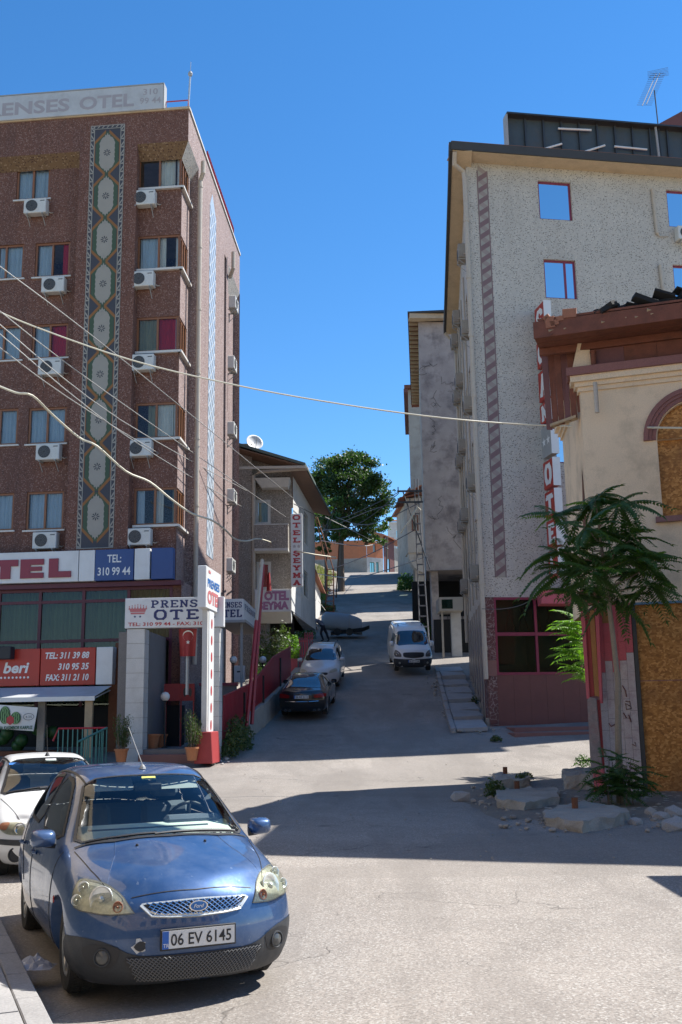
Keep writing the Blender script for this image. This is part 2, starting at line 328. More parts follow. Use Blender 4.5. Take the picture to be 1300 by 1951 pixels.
def rough(o, amt=.03, cuts=4, sc_=3.0):
    me = o.data; bm = bmesh.new(); bm.from_mesh(me); bmesh.ops.subdivide_edges(bm, edges=bm.edges[:], cuts=cuts, use_grid_fill=True); bmesh.ops.triangulate(bm, faces=bm.faces[:])
    for v in bm.verts: q = (v.co + o.location) * sc_; v.co += mn.noise_vector(q) * amt + mn.noise_vector(q * 3.3) * amt * .4
    bm.to_mesh(me); bm.free(); return o
def tag(o, label=None, cat=None, group=None, kind=None):
    for k, v in (('label', label), ('category', cat), ('group', group), ('kind', kind)):
        if v: o[k] = v
    return o
def thing(name, label, cat, loc=(0, 0, 0), rz=0, group=None, mw=None):
    o = bpy.data.objects.new(name, None); o.empty_display_size = .3; col.objects.link(o)
    m = mw if mw is not None else Matrix.Translation(loc) @ Matrix.Rotation(rz, 4, 'Z')
    o.matrix_world = m; RI[o.name] = m.inverted(); return tag(o, label, cat, group)
def copy_tree(o, parent=None):
    c = o.copy(); col.objects.link(c); c.parent = parent
    for ch in [x for x in o.children]: copy_tree(ch, c)
    return c
def text(body, name, m, parent, fr, x, z, h, y=-.01, width=None, align='LEFT', bold=0, ext=.004, shear=0, rev=False):
    """flat print: lettering of cap height h, starting at x, baseline z on plane y of a wall frame"""
    cu = bpy.data.curves.new('t', 'FONT'); cu.body = body; cu.size = 1; cu.offset = bold; cu.extrude = 0; cu.shear = shear; cu.resolution_u = 3
    ob = bpy.data.objects.new('t', cu); col.objects.link(ob)
    bpy.context.view_layer.update(); dg = bpy.context.evaluated_depsgraph_get(); me = bpy.data.meshes.new_from_object(ob.evaluated_get(dg))
    bpy.data.objects.remove(ob); bpy.data.curves.remove(cu)
    X = [v.co.x for v in me.vertices]; Y = [v.co.y for v in me.vertices]
    if not X: return None
    x0, x1 = min(X), max(X); sy = h / .729; sx = sy if width is None else width / (x1 - x0)
    ox = x - x0 * sx
    if align == 'CENTER': ox = x - (x0 + x1) / 2 * sx
    mb = MB(); mb.add([((v.co.x * sx + ox), y, v.co.y * sy + z) for v in me.vertices], [list(p.vertices) for p in me.polygons])
    bpy.data.meshes.remove(me)
    return mb.build(name, m, parent, fr, fix=False)
# slab-serif capitals drawn as strokes: segments in a unit cell, heavy verticals
GL = {'T': [(.5, 0, .5, 1), (.08, .93, .92, .93), (.1, .75, .1, .93), (.9, .75, .9, .93), (.3, .05, .7, .05)],
      'E': [(.25, 0, .25, 1), (.08, .93, .88, .93), (.08, .06, .9, .06), (.3, .5, .62, .5), (.86, .75, .86, .93), (.88, .06, .88, .25), (.62, .4, .62, .6)],
      'L': [(.28, 0, .28, 1), (.08, .06, .9, .06), (.08, .94, .52, .94), (.88, .06, .88, .3)],
      'O': [(.3, .06, .12, .28), (.12, .28, .12, .72), (.12, .72, .3, .94), (.3, .94, .7, .94), (.7, .94, .88, .72), (.88, .72, .88, .28), (.88, .28, .7, .06), (.7, .06, .3, .06)],
      'S': [(.86, .7, .86, .9), (.86, .84, .62, .95), (.62, .95, .34, .94), (.34, .94, .16, .76), (.16, .76, .3, .56), (.3, .56, .68, .46), (.68, .46, .86, .28), (.86, .28, .66, .06), (.66, .06, .36, .05), (.36, .05, .14, .18), (.14, .1, .14, .32)],
      'Y': [(.18, .94, .5, .48), (.82, .94, .5, .48), (.5, 0, .5, .5), (.02, .94, .4, .94), (.6, .94, .98, .94), (.3, .05, .7, .05)],
      'M': [(.2, 0, .2, .95), (.8, 0, .8, .95), (.2, .92, .5, .35), (.8, .92, .5, .35), (.04, .94, .3, .94), (.7, .94, .96, .94), (.04, .05, .38, .05), (.62, .05, .96, .05)],
      'A': [(.2, .02, .5, .96), (.8, .02, .5, .96), (.3, .34, .7, .34), (.04, .05, .38, .05), (.62, .05, .96, .05), (.36, .95, .55, .95)],
      'P': [(.27, 0, .27, 1), (.08, .94, .6, .94), (.6, .94, .84, .8), (.84, .8, .84, .62), (.84, .62, .6, .47), (.6, .47, .3, .47), (.08, .05, .48, .05)],
      'R': [(.25, 0, .25, 1), (.06, .94, .58, .94), (.58, .94, .8, .8), (.8, .8, .8, .64), (.8, .64, .58, .5), (.58, .5, .3, .5), (.5, .5, .82, .06), (.06, .05, .44, .05), (.7, .05, .97, .05)],
      'N': [(.2, 0, .2, .95), (.8, .05, .8, 1), (.2, .94, .8, .08), (.04, .94, .3, .94), (.64, .94, .96, .94), (.04, .05, .38, .05)]}
def slab(word, name, m, parent, fr, x, z, w_, h, y=-.012, t=.2, gap=.14):
    mb = MB(); n = len(word); cw = w_ / (n + gap * (n - 1)); k = 0
    for i, ch in enumerate(word):
        x0 = x + i * cw * (1 + gap); g = GL['S' if ch == 'Ş' else ch]
        for (a, b, c, d) in g + ([(.5, -.03, .5, -.14), (.5, -.14, .4, -.2)] if ch == 'Ş' else []):
            A = Vector((x0 + a * cw, b * h)); B = Vector((x0 + c * cw, d * h)); dd = (B - A)
            if dd.length < 1e-6: continue
            dd.normalize(); vert = abs(dd.y)
            tt = (t * vert + t * .62 * (1 - vert)) * min(cw, h) / 2; e = dd * tt * .45 * (0 if vert > .98 else 1); nn = Vector((-dd.y, dd.x)) * tt; k += 1
            yy = y - (k % 9) * .0006
            mb.poly([(p.x, yy, p.y + z) for p in (A - e - nn, B + e - nn, B + e + nn, A - e + nn)])
    return mb.build(name, m, parent, fr, fix=False)
def wall(mb, s0, s1, z0, z1, y, ops=(), rev=.15, mi=0, mr=None):
    """wall sheet with real openings and reveals going inwards"""
    mr = mi if mr is None else mr
    xs = sorted({s0, s1, *[o[0] for o in ops], *[o[1] for o in ops]}); zs = sorted({z0, z1, *[o[2] for o in ops], *[o[3] for o in ops]})
    xs = [x for x in xs if s0 <= x <= s1]; zs = [q for q in zs if z0 <= q <= z1]
    for i in range(len(xs) - 1):
        for j in range(len(zs) - 1):
            cx, cz = (xs[i] + xs[i + 1]) / 2, (zs[j] + zs[j + 1]) / 2
            if any(o[0] < cx < o[1] and o[2] < cz < o[3] for o in ops): continue
            mb.poly([(xs[i], y, zs[j]), (xs[i + 1], y, zs[j]), (xs[i + 1], y, zs[j + 1]), (xs[i], y, zs[j + 1])], mi)
    for (a, b, c, d) in ops:
        for q in (((a, c), (b, c)), ((b, c), (b, d)), ((b, d), (a, d)), ((a, d), (a, c))):
            (p0, q0), (p1, q1) = q
            mb.poly([(p0, y, q0), (p1, y, q1), (p1, y + rev, q1), (p0, y + rev, q0)], mr)
def window(par, fr, s0, s1, z0, z1, y=.1, n=2, fm='brown', gm='glass', cur=None, fw=.07, sill=None, label=None, split=None, hz=None, name='window'):
    """window frame (part) with panes, curtains and sill (sub-parts)"""
    mb = MB(); e = .002
    mb.box(s0 + e, s0 + fw, y, y + .07, z0 + e, z1 - e); mb.box(s1 - fw, s1 - e, y, y + .07, z0 + e, z1 - e)
    mb.box(s0 + fw, s1 - fw, y + .001, y + .069, z0 + e, z0 + fw); mb.box(s0 + fw, s1 - fw, y + .001, y + .069, z1 - fw, z1 - e)
    xs = [s0 + fw] + ([s0 + (s1 - s0) * q for q in split] if split else [s0 + (s1 - s0) * k / n for k in range(1, n)]) + [s1 - fw]
    for q in xs[1:-1]: mb.box(q - fw / 2, q + fw / 2, y - .01, y + .06, z0 + fw, z1 - fw)
    zs = [z0 + fw] + ([z0 + (z1 - z0) * q for q in hz] if hz else []) + [z1 - fw]
    for q in zs[1:-1]: mb.box(s0 + fw, s1 - fw, y - .006, y + .05, q - fw / 2, q + fw / 2)
    o = mb.build(name, fm, par, fr)
    if label: o['label'] = label
    for k in range(len(xs) - 1):
        for j in range(len(zs) - 1):
            g = MB(); d = R.uniform(-.004, .004)
            g.poly([(xs[k], y + .03 + d, zs[j]), (xs[k + 1], y + .03 - d, zs[j]), (xs[k + 1], y + .034 - d, zs[j + 1]), (xs[k], y + .034 + d, zs[j + 1])])
            g.build('pane', gm, o, fr, fix=False)
        if cur:
            cm = cur[k % len(cur)]
            if cm:
                cmn, a, b = cm if isinstance(cm, tuple) else (cm, 0, 1)
                w_ = xs[k + 1] - xs[k]; c0, c1 = xs[k] + w_ * a, xs[k] + w_ * b; c = MB(); N_ = max(int((c1 - c0) / .03), 4); ph = R.uniform(0, 6)
                P = [(c0 + (c1 - c0) * i / N_, y + .13 + .022 * math.sin(i * 1.35 + ph) + .012 * math.sin(i * .61 + ph * 2)) for i in range(N_ + 1)]
                for i in range(N_): c.poly([(P[i][0], P[i][1], z0 + .02), (P[i + 1][0], P[i + 1][1], z0 + .02), (P[i + 1][0], P[i + 1][1], z1 - .02), (P[i][0], P[i][1], z1 - .02)])
                c.build('curtain', cmn, o, fr, smooth=True, fix=False)
    if sill:
        MB().box(s0 - .08, s1 + .08, -.06 + sill[0], y + .0, z0 - .055, z0 - .003).build('sill', 'sill', o, fr)
    return o
# ------------------------------------------------------------------ ground
def ground():
    mb = MB(); xs = [-90, -60, -40, -25, -16] + [-12 + .5 * k for k in range(53)] + [18, 25, 40, 60, 90]
    ys = [-60, -30, -10, 0] + [3 + .4 * k for k in range(125)] + [54 + 1.2 * k for k in range(62)] + [130, 140, 150, 200, 300, 400]
    n = len(xs); V = []
    for y in ys:
        for x in xs:
            z = G(y) + (.02 * mn.noise(Vector((x * .5, y * .5, 0))) + .035 * mn.noise(Vector((x * .15, y * .15, 3)))) * (1 if y < 125 else 0)
            V.append((x, y, z - .03 - .08 * max(0, min(1, .5 - x)) * max(0, min(1, (12.5 - y) / 2.5))))
    mb.add(V, [[j * n + i, j * n + i + 1, (j + 1) * n + i + 1, (j + 1) * n + i] for j in range(len(ys) - 1) for i in range(n - 1)])
    o = mb.build('road', 'asphalt', smooth=True, origin=(0, 0, 0)); tag(o, 'worn grey asphalt street climbing the hill', kind='structure')
ground()
# ---- pavement in the near left corner, kerb stones and slabs
def pavement():
    a = Vector((-1.93, 7.0, 0)); b = Vector((-3.16, 9.9, 0)); d = (b - a).normalized(); fr = frame((a.x, a.y, 0), d)
    z = .06
    p = MB().box(-4, 9, .16, 4, -.1, z - .012).build('pavement', 'pave', None, fr); tag(p, 'grey paved footway beside the parked cars', kind='structure')
    x = -4.0; 
    while x < 9:
        L = .72; MB().box(x + .006, x + L - .006, 0, .155, -.1, z + R.uniform(-.004, .004)).build('kerb_stone', 'curb', p, fr, bev=.008); x += L
    for i in range(-6, 14):
        for j in range(4):
            if j < 3: MB().box(i * .62 + .005, i * .62 + .615, .168 + j * .62, .168 + j * .62 + .61, z - .02, z + R.uniform(-.003, .003)).build('paving_slab', 'pave', p, fr)
pavement()
# ------------------------------------------------------------------ air conditioner
def make_ac(cas='acw', fg='fangrey'):
    t = thing('air_conditioner', 'x', 'air conditioner')
    MB().box(-.41, .41, -.32, 0, 0, .56).build('casing', cas, t, bev=.02)
    T = Matrix.Translation((-.11, -.322, .28)) @ Matrix.Rotation(PI / 2, 4, 'X')
    g = MB(); g.lathe([(.215, 0), (.215, .006)], 24, 0, T); g.build('fan_opening', 'acd', t)
    h = MB()
    for r_ in (.07, .115, .16, .21): h.lathe([(r_ - .006, .004), (r_ - .006, .014), (r_ + .003, .014), (r_ + .003, .004)], 24, 0, T, cap=False)
    for k in range(12):
        a = k * PI / 6; h.tube([T @ Vector((.03 * math.cos(a), .03 * math.sin(a), .01)), T @ Vector((.205 * math.cos(a), .205 * math.sin(a), .01))], .004, 4)
    h.build('fan_grille', fg, t)
    for s_ in (-.28, .28):
        MB().box(s_ - .02, s_ + .02, -.34, .12, -.045, -.005).box(s_ - .018, s_ + .018, .06, .1, -.42, -.04).tube([(s_, .09, -.4), (s_, -.3, -.05)], .014, 6).build('bracket', 'steelmatt', t)
    MB().tube([(.41, -.1, .12), (.50, -.06, .08), (.56, .05, .14), (.52, .12, .30)], .02, 6).build('hose', 'pipe', t)
    MB().box(.2, .36, -.324, -.32, .44, .47).build('badge', 'acd', t)
    return t
M['fangrey'] = plain('fan_grey', (.13, .13, .13), .6); M['acold'] = mat('weathered_ac_casing', (.36, .32, .27), .7, var=.25, dirt=(.16, .12, .1), da=.6, ds=3)
AC0 = make_ac(); ACW = make_ac('acold', 'acd'); AC_USED = [False, False]
def ac(fr, s, z, dep, label, group, rz=0, sc_=1.0, k=0):
    P_ = (AC0, ACW)[k]; o = P_ if not AC_USED[k] else copy_tree(P_); AC_USED[k] = True
    o.matrix_world = fr @ Matrix.Translation((s, dep, z)) @ Matrix.Rotation(rz, 4, 'Z') @ Matrix.Scale(sc_, 4)
    tag(o, label, 'air conditioner', group); return o
# ------------------------------------------------------------------ left hotel (red-brown roughcast)
LF = frame((-5.2, 33), (6.9, -.7)); LS = frame((-5.2, 33), (.62, 11.9))
def left_hotel():
    t = thing('hotel_building', 'tall red brown roughcast hotel on the left with a carpet pattern strip up its front', 'building', mw=LF)
    zt = 23.15; zb = fp(LF, 200, 1110)[1]; D = .35
    sA = fp(LF, 141, 600)[0]; sB = fp(LF, 254, 600)[0]; zcA = fp(LF, 137, 290)[1]; zcB = fp(LF, 300, 272)[1]
    SL = -24.0
    m = MB(); wall(m, SL, sB, zb, zt, 0, [(-30 if False else SL + .01, sA, zb + .01, zcA)], D); wall(m, sB, 0, zcB, zt, 0)
    m.poly([(sB, 0, zb), (sB, D, zb), (sB, D, zcB), (sB, 0, zcB)])
    m.poly([(SL, 0, zb), (-.32, 0, zb), (-.32, 3, zb), (SL, 3, zb)]); m.build('wall', 'redcast', t, LF)
    m = MB(); m.poly([(.02, .02, zt), (11.95, 0, zt), (11.95, 24, zt), (2.3, 24, zt)]); m.poly([(2.3, 24, 0), (11.95, 24, 0), (11.95, 24, zt), (2.3, 24, zt)]); m.build('roof_deck', 'conc', t, LS)
    # recessed fields with their windows
    cv = MB(); cv.poly([(SL, -.004, zcA + .01), (sA - .02, -.004, zcA + .01), (sA - .25, D + .004, zcA - .42), (SL, D + .004, zcA - .42)])
    cv.poly([(sA - .02, -.004, zcA), (sA - .02, D, zcA - .5), (sA - .25, D, zcA - .42)])
    cv.poly([(sB, -.004, zcB), (-.0, -.004, zcB), (-.32, D, zcB - .5), (sB, D, zcB - .5)]); cv.build('cove', 'cove', t, LF)
    def W(a, b, c, d, dep=D + .05): # pixel box -> wall coordinates
        cx, cy = (a + b) / 2, (c + d) / 2
        return (fp(LF, a, cy, dep)[0], fp(LF, b, cy, dep)[0], fp(LF, cx, d, dep)[1], fp(LF, cx, c, dep)[1])
    mid = [W(33, 96, 318, 381), W(68, 134, 463, 528), W(62, 130, 618, 683), W(55, 127, 777, 846), W(51, 122, 937, 1010)]
    lef = [W(-22, 46, 468, 533), W(-27, 42, 622, 688), W(-34, 35, 780, 849), W(-42, 27, 941, 1012)]
    m = MB(); wall(m, SL, sA, zb, zcA, D, mid + lef, .12); m.build('wall', 'redcast', t, LF)
    cur = [['cur_b', 'cur_b'], ['cur_b', ('cur_r', .6, 1)], ['cur_b', 'cur_r'], ['cur_b', 'cur_b'], ['cur_b', 'cur_b']]
    cb = [[('cur_b', .55, 1), 'cur_b'], ['cur_b', 'cur_b'], ['cur_b', 'cur_b'], ['cur_b', 'cur_b']]
    for k, q in enumerate(mid): window(t, LF, *q, y=D + .05, n=2, cur=cur[k], sill=(.38 - .05,) if False else (D,))
    for k, q in enumerate(lef): window(t, LF, *q, y=D + .05, n=2, cur=cb[k], sill=(D,))
    bay = [W(265, 340, 299, 360), W(263, 339, 450, 514), W(261, 337, 605, 671), W(259, 335, 768, 836), W(256, 333, 930, 1001)]
    xc = -.30
    bay = [(q[0], xc - .04, q[2], q[3]) for q in bay]
    m = MB(); wall(m, sB, xc, zb, zcB, D, bay, .1); m.build('wall', 'redcast', t, LF)
    bc = [[None, ('cur_w', 0, .75)], ['cur_b', ('cur_w', 0, .35)], ['cur_y', 'cur_r'], [('cur_y', .5, 1), ('cur_w', 0, 1)], [('cur_b', 0, .4), ('cur_w', 0, .4)]]
    bside = []
    for k, q in enumerate(bay):
        window(t, LF, *q, y=D + .03, n=2, cur=bc[k]); MB().box(q[0] - .0, xc + .05, D - .12, D + .02, q[2] - .08, q[2] - .002).build('sill', 'sill', t, LF)
        bside.append((D + .08, 1.62, q[2], q[3]))
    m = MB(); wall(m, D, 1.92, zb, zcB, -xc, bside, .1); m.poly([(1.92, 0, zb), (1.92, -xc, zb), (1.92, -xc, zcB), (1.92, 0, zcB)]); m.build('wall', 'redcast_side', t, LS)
    for k, q in enumerate(bside):
        window(t, LS, *q, y=-xc + .03, n=2, cur=[['cur_w'], ['cur_w', 'cur_b'], ['cur_w'], ['cur_y'], ['cur_y']][k], split=[.3, .62])
        MB().box(D - .1, 1.85, -xc - .12, -xc + .02, q[2] - .08, q[2] - .002).build('sill', 'sill', t, LS)
    MB().poly([(0, -.004, zcB), (2.1, -.004, zcB), (1.92, -xc, zcB - .5), (D, -xc, zcB - .5)]).build('cove', 'terr', t, LS)
    # side wall with second recess
    g0, g1 = fp(LS, 427, 620)[0], fp(LS, 431, 620)[0]; r0, r1 = fp(LS, 434.5, 620)[0], fp(LS, 457, 620)[0]; Ls = 11.95
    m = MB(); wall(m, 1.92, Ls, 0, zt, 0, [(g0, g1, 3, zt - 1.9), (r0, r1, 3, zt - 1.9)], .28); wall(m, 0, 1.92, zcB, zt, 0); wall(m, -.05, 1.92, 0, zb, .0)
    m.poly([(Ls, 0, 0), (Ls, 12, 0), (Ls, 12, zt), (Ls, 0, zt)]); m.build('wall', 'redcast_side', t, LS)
    MB().box(g0, g1, .28, .3, 3, zt - 1.9).build('groove', 'acd', t, LS)
    wr = []
    for (y0, y1) in ((529, 568), (647, 682), (768, 802), (888, 933), (1014, 1062)):
        wr.append((r0 + .35, r0 + 1.75, fp(LS, 443, y1, .3)[1], fp(LS, 443, y1, .3)[1] + 1.25))
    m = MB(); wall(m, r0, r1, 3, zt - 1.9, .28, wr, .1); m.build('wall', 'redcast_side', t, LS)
    MB().poly([(r0, -.003, zt - 1.9), (r1, -.003, zt - 1.9), (r1, .28, zt - 2.5), (r0, .28, zt - 2.5)]).build('cove', 'terr', t, LS)
    for q in wr: window(t, LS, *q, y=.3, n=2, cur=['cur_y'])
    # coping, pale mosaic strip, downpipes
    MB().box(-24, .04, -.05, .25, zt, zt + .09).build('coping', 'soffit', t, LF)
    MB().box(.05, Ls, -.05, .25, zt + .002, zt + .092).build('coping', 'white_side', t, LS)
    a0, a1 = fp(LS, 398, 600)[0], fp(LS, 410, 600)[0]; z0, z1 = fp(LS, 400, 1062)[1], fp(LS, 402, 395)[1]
    o = MB().box(a0, a1, -.012, 0, z0, z1 - .0).prism([(a0, -.012, z1), (a1, -.012, z1), ((a0 + a1) / 2 - .2, -.012, z1 + .7)], (0, .012, 0)).build('mosaic_strip', 'tileblue', t, LS)
    n = int((z1 - z0) / .5); g = MB()
    for k in range(n):
        z = z0 + k * (z1 - z0) / n
        for c in range(2):
            x0 = a0 + c * (a1 - a0) / 2; x1 = x0 + (a1 - a0) / 2
            g.tube([(x0, -.016, z), (x1, -.016, z + .5)], .007, 4); g.tube([(x1, -.016, z), (x0, -.016, z + .5)], .007, 4)
    tag(g.build('lattice_pattern', 'steelmatt', t, LS), kind='stuff')
    xp = fp(LS, 372.5, 600)[0]; zp = fp(LS, 380, 345)[1]
    dp = MB(); dp.tube([(xp - .15, -.35 + .1, zp + .45), (xp - .15, -.25, zp + .0), (xp, -.12, zp - .25), (xp, -.12, 3.6)], .085, 10)
    for k in range(8): dp.tube([(xp, -.12, 4.2 + k * 2.4), (xp, -.12, 4.28 + k * 2.4)], .10, 10)
    dp.build('downpipe', 'pipe', t, LS, smooth=False)
    MB().tube([(r0 - .2, -.25, zt - 1.45), (r0 - .2, -.25, zt - 2.2), (r0 + .1, -.05, zt - 2.5)], .085, 10).build('downpipe', 'pipe', t, LS)
    # carpet strip
    cp = MB(); c0, c1 = fp(LF, 160, 640)[0], fp(LF, 227.5, 640)[0]; zc1, zc0 = fp(LF, 200, 239)[1], fp(LF, 180, 1045)[1]
    cpo = MB().box(c0, c1, -.012, 0, zc0, zc1).build('carpet_panel', 'slate', t, LF)
    bw = .13; iw0, iw1 = c0 + bw + .02, c1 - bw - .02; b = MB()
    for (x0, x1) in ((c0, c0 + .025), (c0 + bw, c0 + bw + .025), (c1 - .025, c1), (c1 - bw - .025, c1 - bw)): b.box(x0, x1, -.02, -.012, zc0, zc1)
    b.box(c0, c1, -.021, -.012, zc1 - .025, zc1); b.box(c0 + bw, c1 - bw, -.0205, -.012, zc1 - bw - .02, zc1 - bw); b.box(c0, c1, -.021, -.012, zc0, zc0 + .025)
    n = int((zc1 - zc0) / .32)
    for k in range(n):
        z = zc0 + (k + .5) * (zc1 - zc0) / n
        for x0, sg in ((c0 + .032, 1), (c1 - bw + .007, -1)):
            xa, xb = x0, x0 + bw - .035
            if sg < 0: xa, xb = xb, xa
            b.poly([(xa, -.019, z + .13), (xb, -.019, z - .02), (xb, -.019, z - .1), (xa, -.019, z + .05)]); b.poly([(xa, -.019, z - .06), (xa, -.019, z - .13), (xb, -.019, z - .12), (xb, -.019, z - .09)])
    for k in range(7):
        x = c0 + .06 + k * (c1 - c0 - .06) / 7; b.poly([(x, -.019, zc1 - .11), (x + .05, -.019, zc1 - .11), (x + .12, -.019, zc1 - .03), (x + .07, -.019, zc1 - .03)])
    tag(b.build('border', 'bord', cpo, LF, fix=False), kind='stuff')
    cys = [292, 374, 457, 541, 626, 713, 800, 889, 984]; zs = [fp(LF, 195, y)[1] for y in cys]; xm = (c0 + c1) / 2; hw = (iw1 - iw0) / 2
    pit = (zs[0] - zs[-1]) / 8
    for k, z in enumerate(zs):
        hh = pit / 2; gw = hw * .88
        g = MB(); g.poly([(xm - gw, -.016, z - hh * .52), (xm - gw * .2, -.016, z - hh), (xm + gw * .2, -.016, z - hh), (xm + gw, -.016, z - hh * .52), (xm + gw, -.016, z + hh * .52), (xm + gw * .2, -.016, z + hh), (xm - gw * .2, -.016, z + hh), (xm - gw, -.016, z + hh * .52)])
        hx = g.build('hexagon', 'green', t, LF, fix=False)
        g = MB()
        for sx in (-1, 1):
            for sz in (-1, 1):
                A = Vector((xm + sx * gw * .15, 0, z + sz * hh * 1.02)); B = Vector((xm + sx * hw * 1.0, 0, z + sz * hh * .48)); nn = Vector((0, 0, 1)) * .12
                y_ = -.0165 - .0008 * (sx + 1) - .0004 * (sz + 1)
                g.poly([(A.x, y_, A.z + .06 * sz), (B.x, y_, B.z + .06 * sz), (B.x, y_, B.z - .075 * sz), (A.x, y_, A.z - .075 * sz)])
            g.poly([(xm + sx * hw * .93, -.0190, z - hh * .5), (xm + sx * hw * 1.0, -.0190, z - hh * .5), (xm + sx * hw * 1.0, -.0190, z + hh * .5), (xm + sx * hw * .93, -.0190, z + hh * .5)])
        g.build('diagonal', 'orange', hx, LF, fix=False)
        # scalloped cream medallion
        pts = []
        ah, aw = hh * .74, gw * .66
        N_ = 72
        for i in range(N_):
            a = 2 * PI * i / N_; ca, sa = math.cos(a), math.sin(a)
            rr = 1 / max(abs(ca), abs(sa) * .80 + abs(ca) * .42)
            rr *= 1 + .045 * math.cos(a * 24) * (1.0 if abs(sa) < .8 else 1.6)
            pts.append((xm + aw * ca * min(rr, 1.25), -.021, z + ah * sa * min(rr, 1.28)))
        g = MB(); g.poly(pts)
        for sz in (-1, 1):
            for (dx, dz, r_) in ((0, 1.02, .055), (-.09, .93, .045), (.09, .93, .045), (-.17, .85, .045), (.17, .85, .045), (0, .93, .05)):
                g.poly([(xm + dx + r_ * math.cos(a), -.0215, z + sz * dz * ah * 1.04 + r_ * math.sin(a)) for a in [i * PI / 4 for i in range(8)]])
        md = g.build('medallion', 'medal', t, LF, fix=False)
        g = MB()
        for i in range(8):
            a = i * PI / 4; dx, dz = math.cos(a), math.sin(a)
            g.poly([(xm + dx * .04 - dz * .012, -.024, z + dz * .04 + dx * .012), (xm + dx * .04 + dz * .012, -.024, z + dz * .04 - dx * .012), (xm + dx * .13 + dz * .022, -.024, z + dz * .13 - dx * .022), (xm + dx * .13 - dz * .022, -.024, z + dz * .13 + dx * .022)])
        g.build('star', 'slate', md, LF, fix=False)
    # ---- roof railing along the side and at the corner, lightning rod
    MB().tube([(-.85, .1, zt + .05), (-.85, .1, zt + .42), (-.05, .1, zt + .42), (-.05, .1, zt + .05)], .025, 6).build('corner_railing', 'redfence', t, LF)
    q0 = fp(LS, 408, 420)[0]
    rl = MB()
    for z in (.35, .7, 1.05, 1.4): rl.tube([(q0, .3, zt + z), (Ls - .1, .3, zt + z)], .03, 6)
    rail = rl.build('roof_railing', 'redfence', t, LS)
    k = q0
    while k < Ls: MB().box(k - .02, k + .02, .27, .33, zt + .05, zt + 1.42).build('baluster', 'redfence', rail, LS); k += .28
    # ---- shop front under the hotel
    zg = .75; ys_ = .12
    rails = [fp(LF, 150, y, ys_)[1] for y in (1124, 1146, 1221)]
    mull = [fp(LF, x, 1180, ys_)[0] for x in (-150, -75, -2, 76, 159, 245, 326)]
    sh = MB(); zt2 = zb + .02
    for x in mull: sh.box(x - .05, x + .05, ys_ - .03, ys_ + .06, 2.2, zt2)
    for z in rails: sh.box(mull[0], mull[-1], ys_ - .02, ys_ + .05, z - .05, z + .05)
    sh.box(mull[0], 0, ys_ - .25, ys_ + .1, rails[0] + .05, zb - .003)
    so = sh.build('shop_front', 'crimdark', t, LF)
    for i in range(len(mull) - 1):
        for (z0_, z1_) in ((2.3, rails[2]), (rails[2], rails[1]), (rails[1], rails[0])):
            MB().poly([(mull[i], ys_ + .02, z0_), (mull[i + 1], ys_ + .02, z0_), (mull[i + 1], ys_ + .022, z1_), (mull[i], ys_ + .022, z1_)]).build('pane', 'shopglass', so, LF, fix=False)
        c = MB(); n_ = 30; w_ = (mull[i + 1] - mull[i])
        for j in range(n_): c.poly([(mull[i] + w_ * (j + e) / n_, .5 + .05 * math.sin((j + e) * 1.9), z) for e, z in ((0, 2.4), (1, 2.4), (1, rails[0]), (0, rails[0]))])
        c.build('curtain', 'cur_y', so, LF, smooth=True, fix=False)
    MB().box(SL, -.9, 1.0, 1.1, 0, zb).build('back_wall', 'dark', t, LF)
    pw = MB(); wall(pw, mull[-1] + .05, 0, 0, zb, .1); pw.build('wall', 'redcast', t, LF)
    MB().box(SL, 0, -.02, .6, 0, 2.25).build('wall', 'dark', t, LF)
    # ---- ACs on the front
    grp = 'air conditioners on the red brown hotel'
    rows = ['top', 'second', 'third', 'fourth', 'lowest']
    for k, (px, py) in enumerate(((275, 375), (272, 530), (272, 689), (267, 853), (265, 1022))):
        s_, z = fp(LF, px - 3, py, D - .35); ac(LF, s_ + .02, z - .28, D - .02, 'white air conditioner under the %s corner bay window of the brown hotel' % rows[k], grp)
    for k, (px, py) in enumerate(((68, 391), (102, 541), (96, 698), (92, 860), (86, 1029))):
        s_, z = fp(LF, px - 3, py, D - .35); ac(LF, s_ + .02, z - .28, D - .02, 'white air conditioner under the %s window left of the carpet pattern strip' % rows[k], grp)
    for k, (px, py) in enumerate(((447, 581), (444, 695), (444, 820), (444, 947), (441, 1078))):
        s_, z = fp(LS, px, py, -.1); ac(LS, s_ , z - .28, .1, 'white air conditioner at the far end of the sunlit hotel side, %s in its column' % rows[k], grp)
    return t
LH = left_hotel()
ZT = 23.15
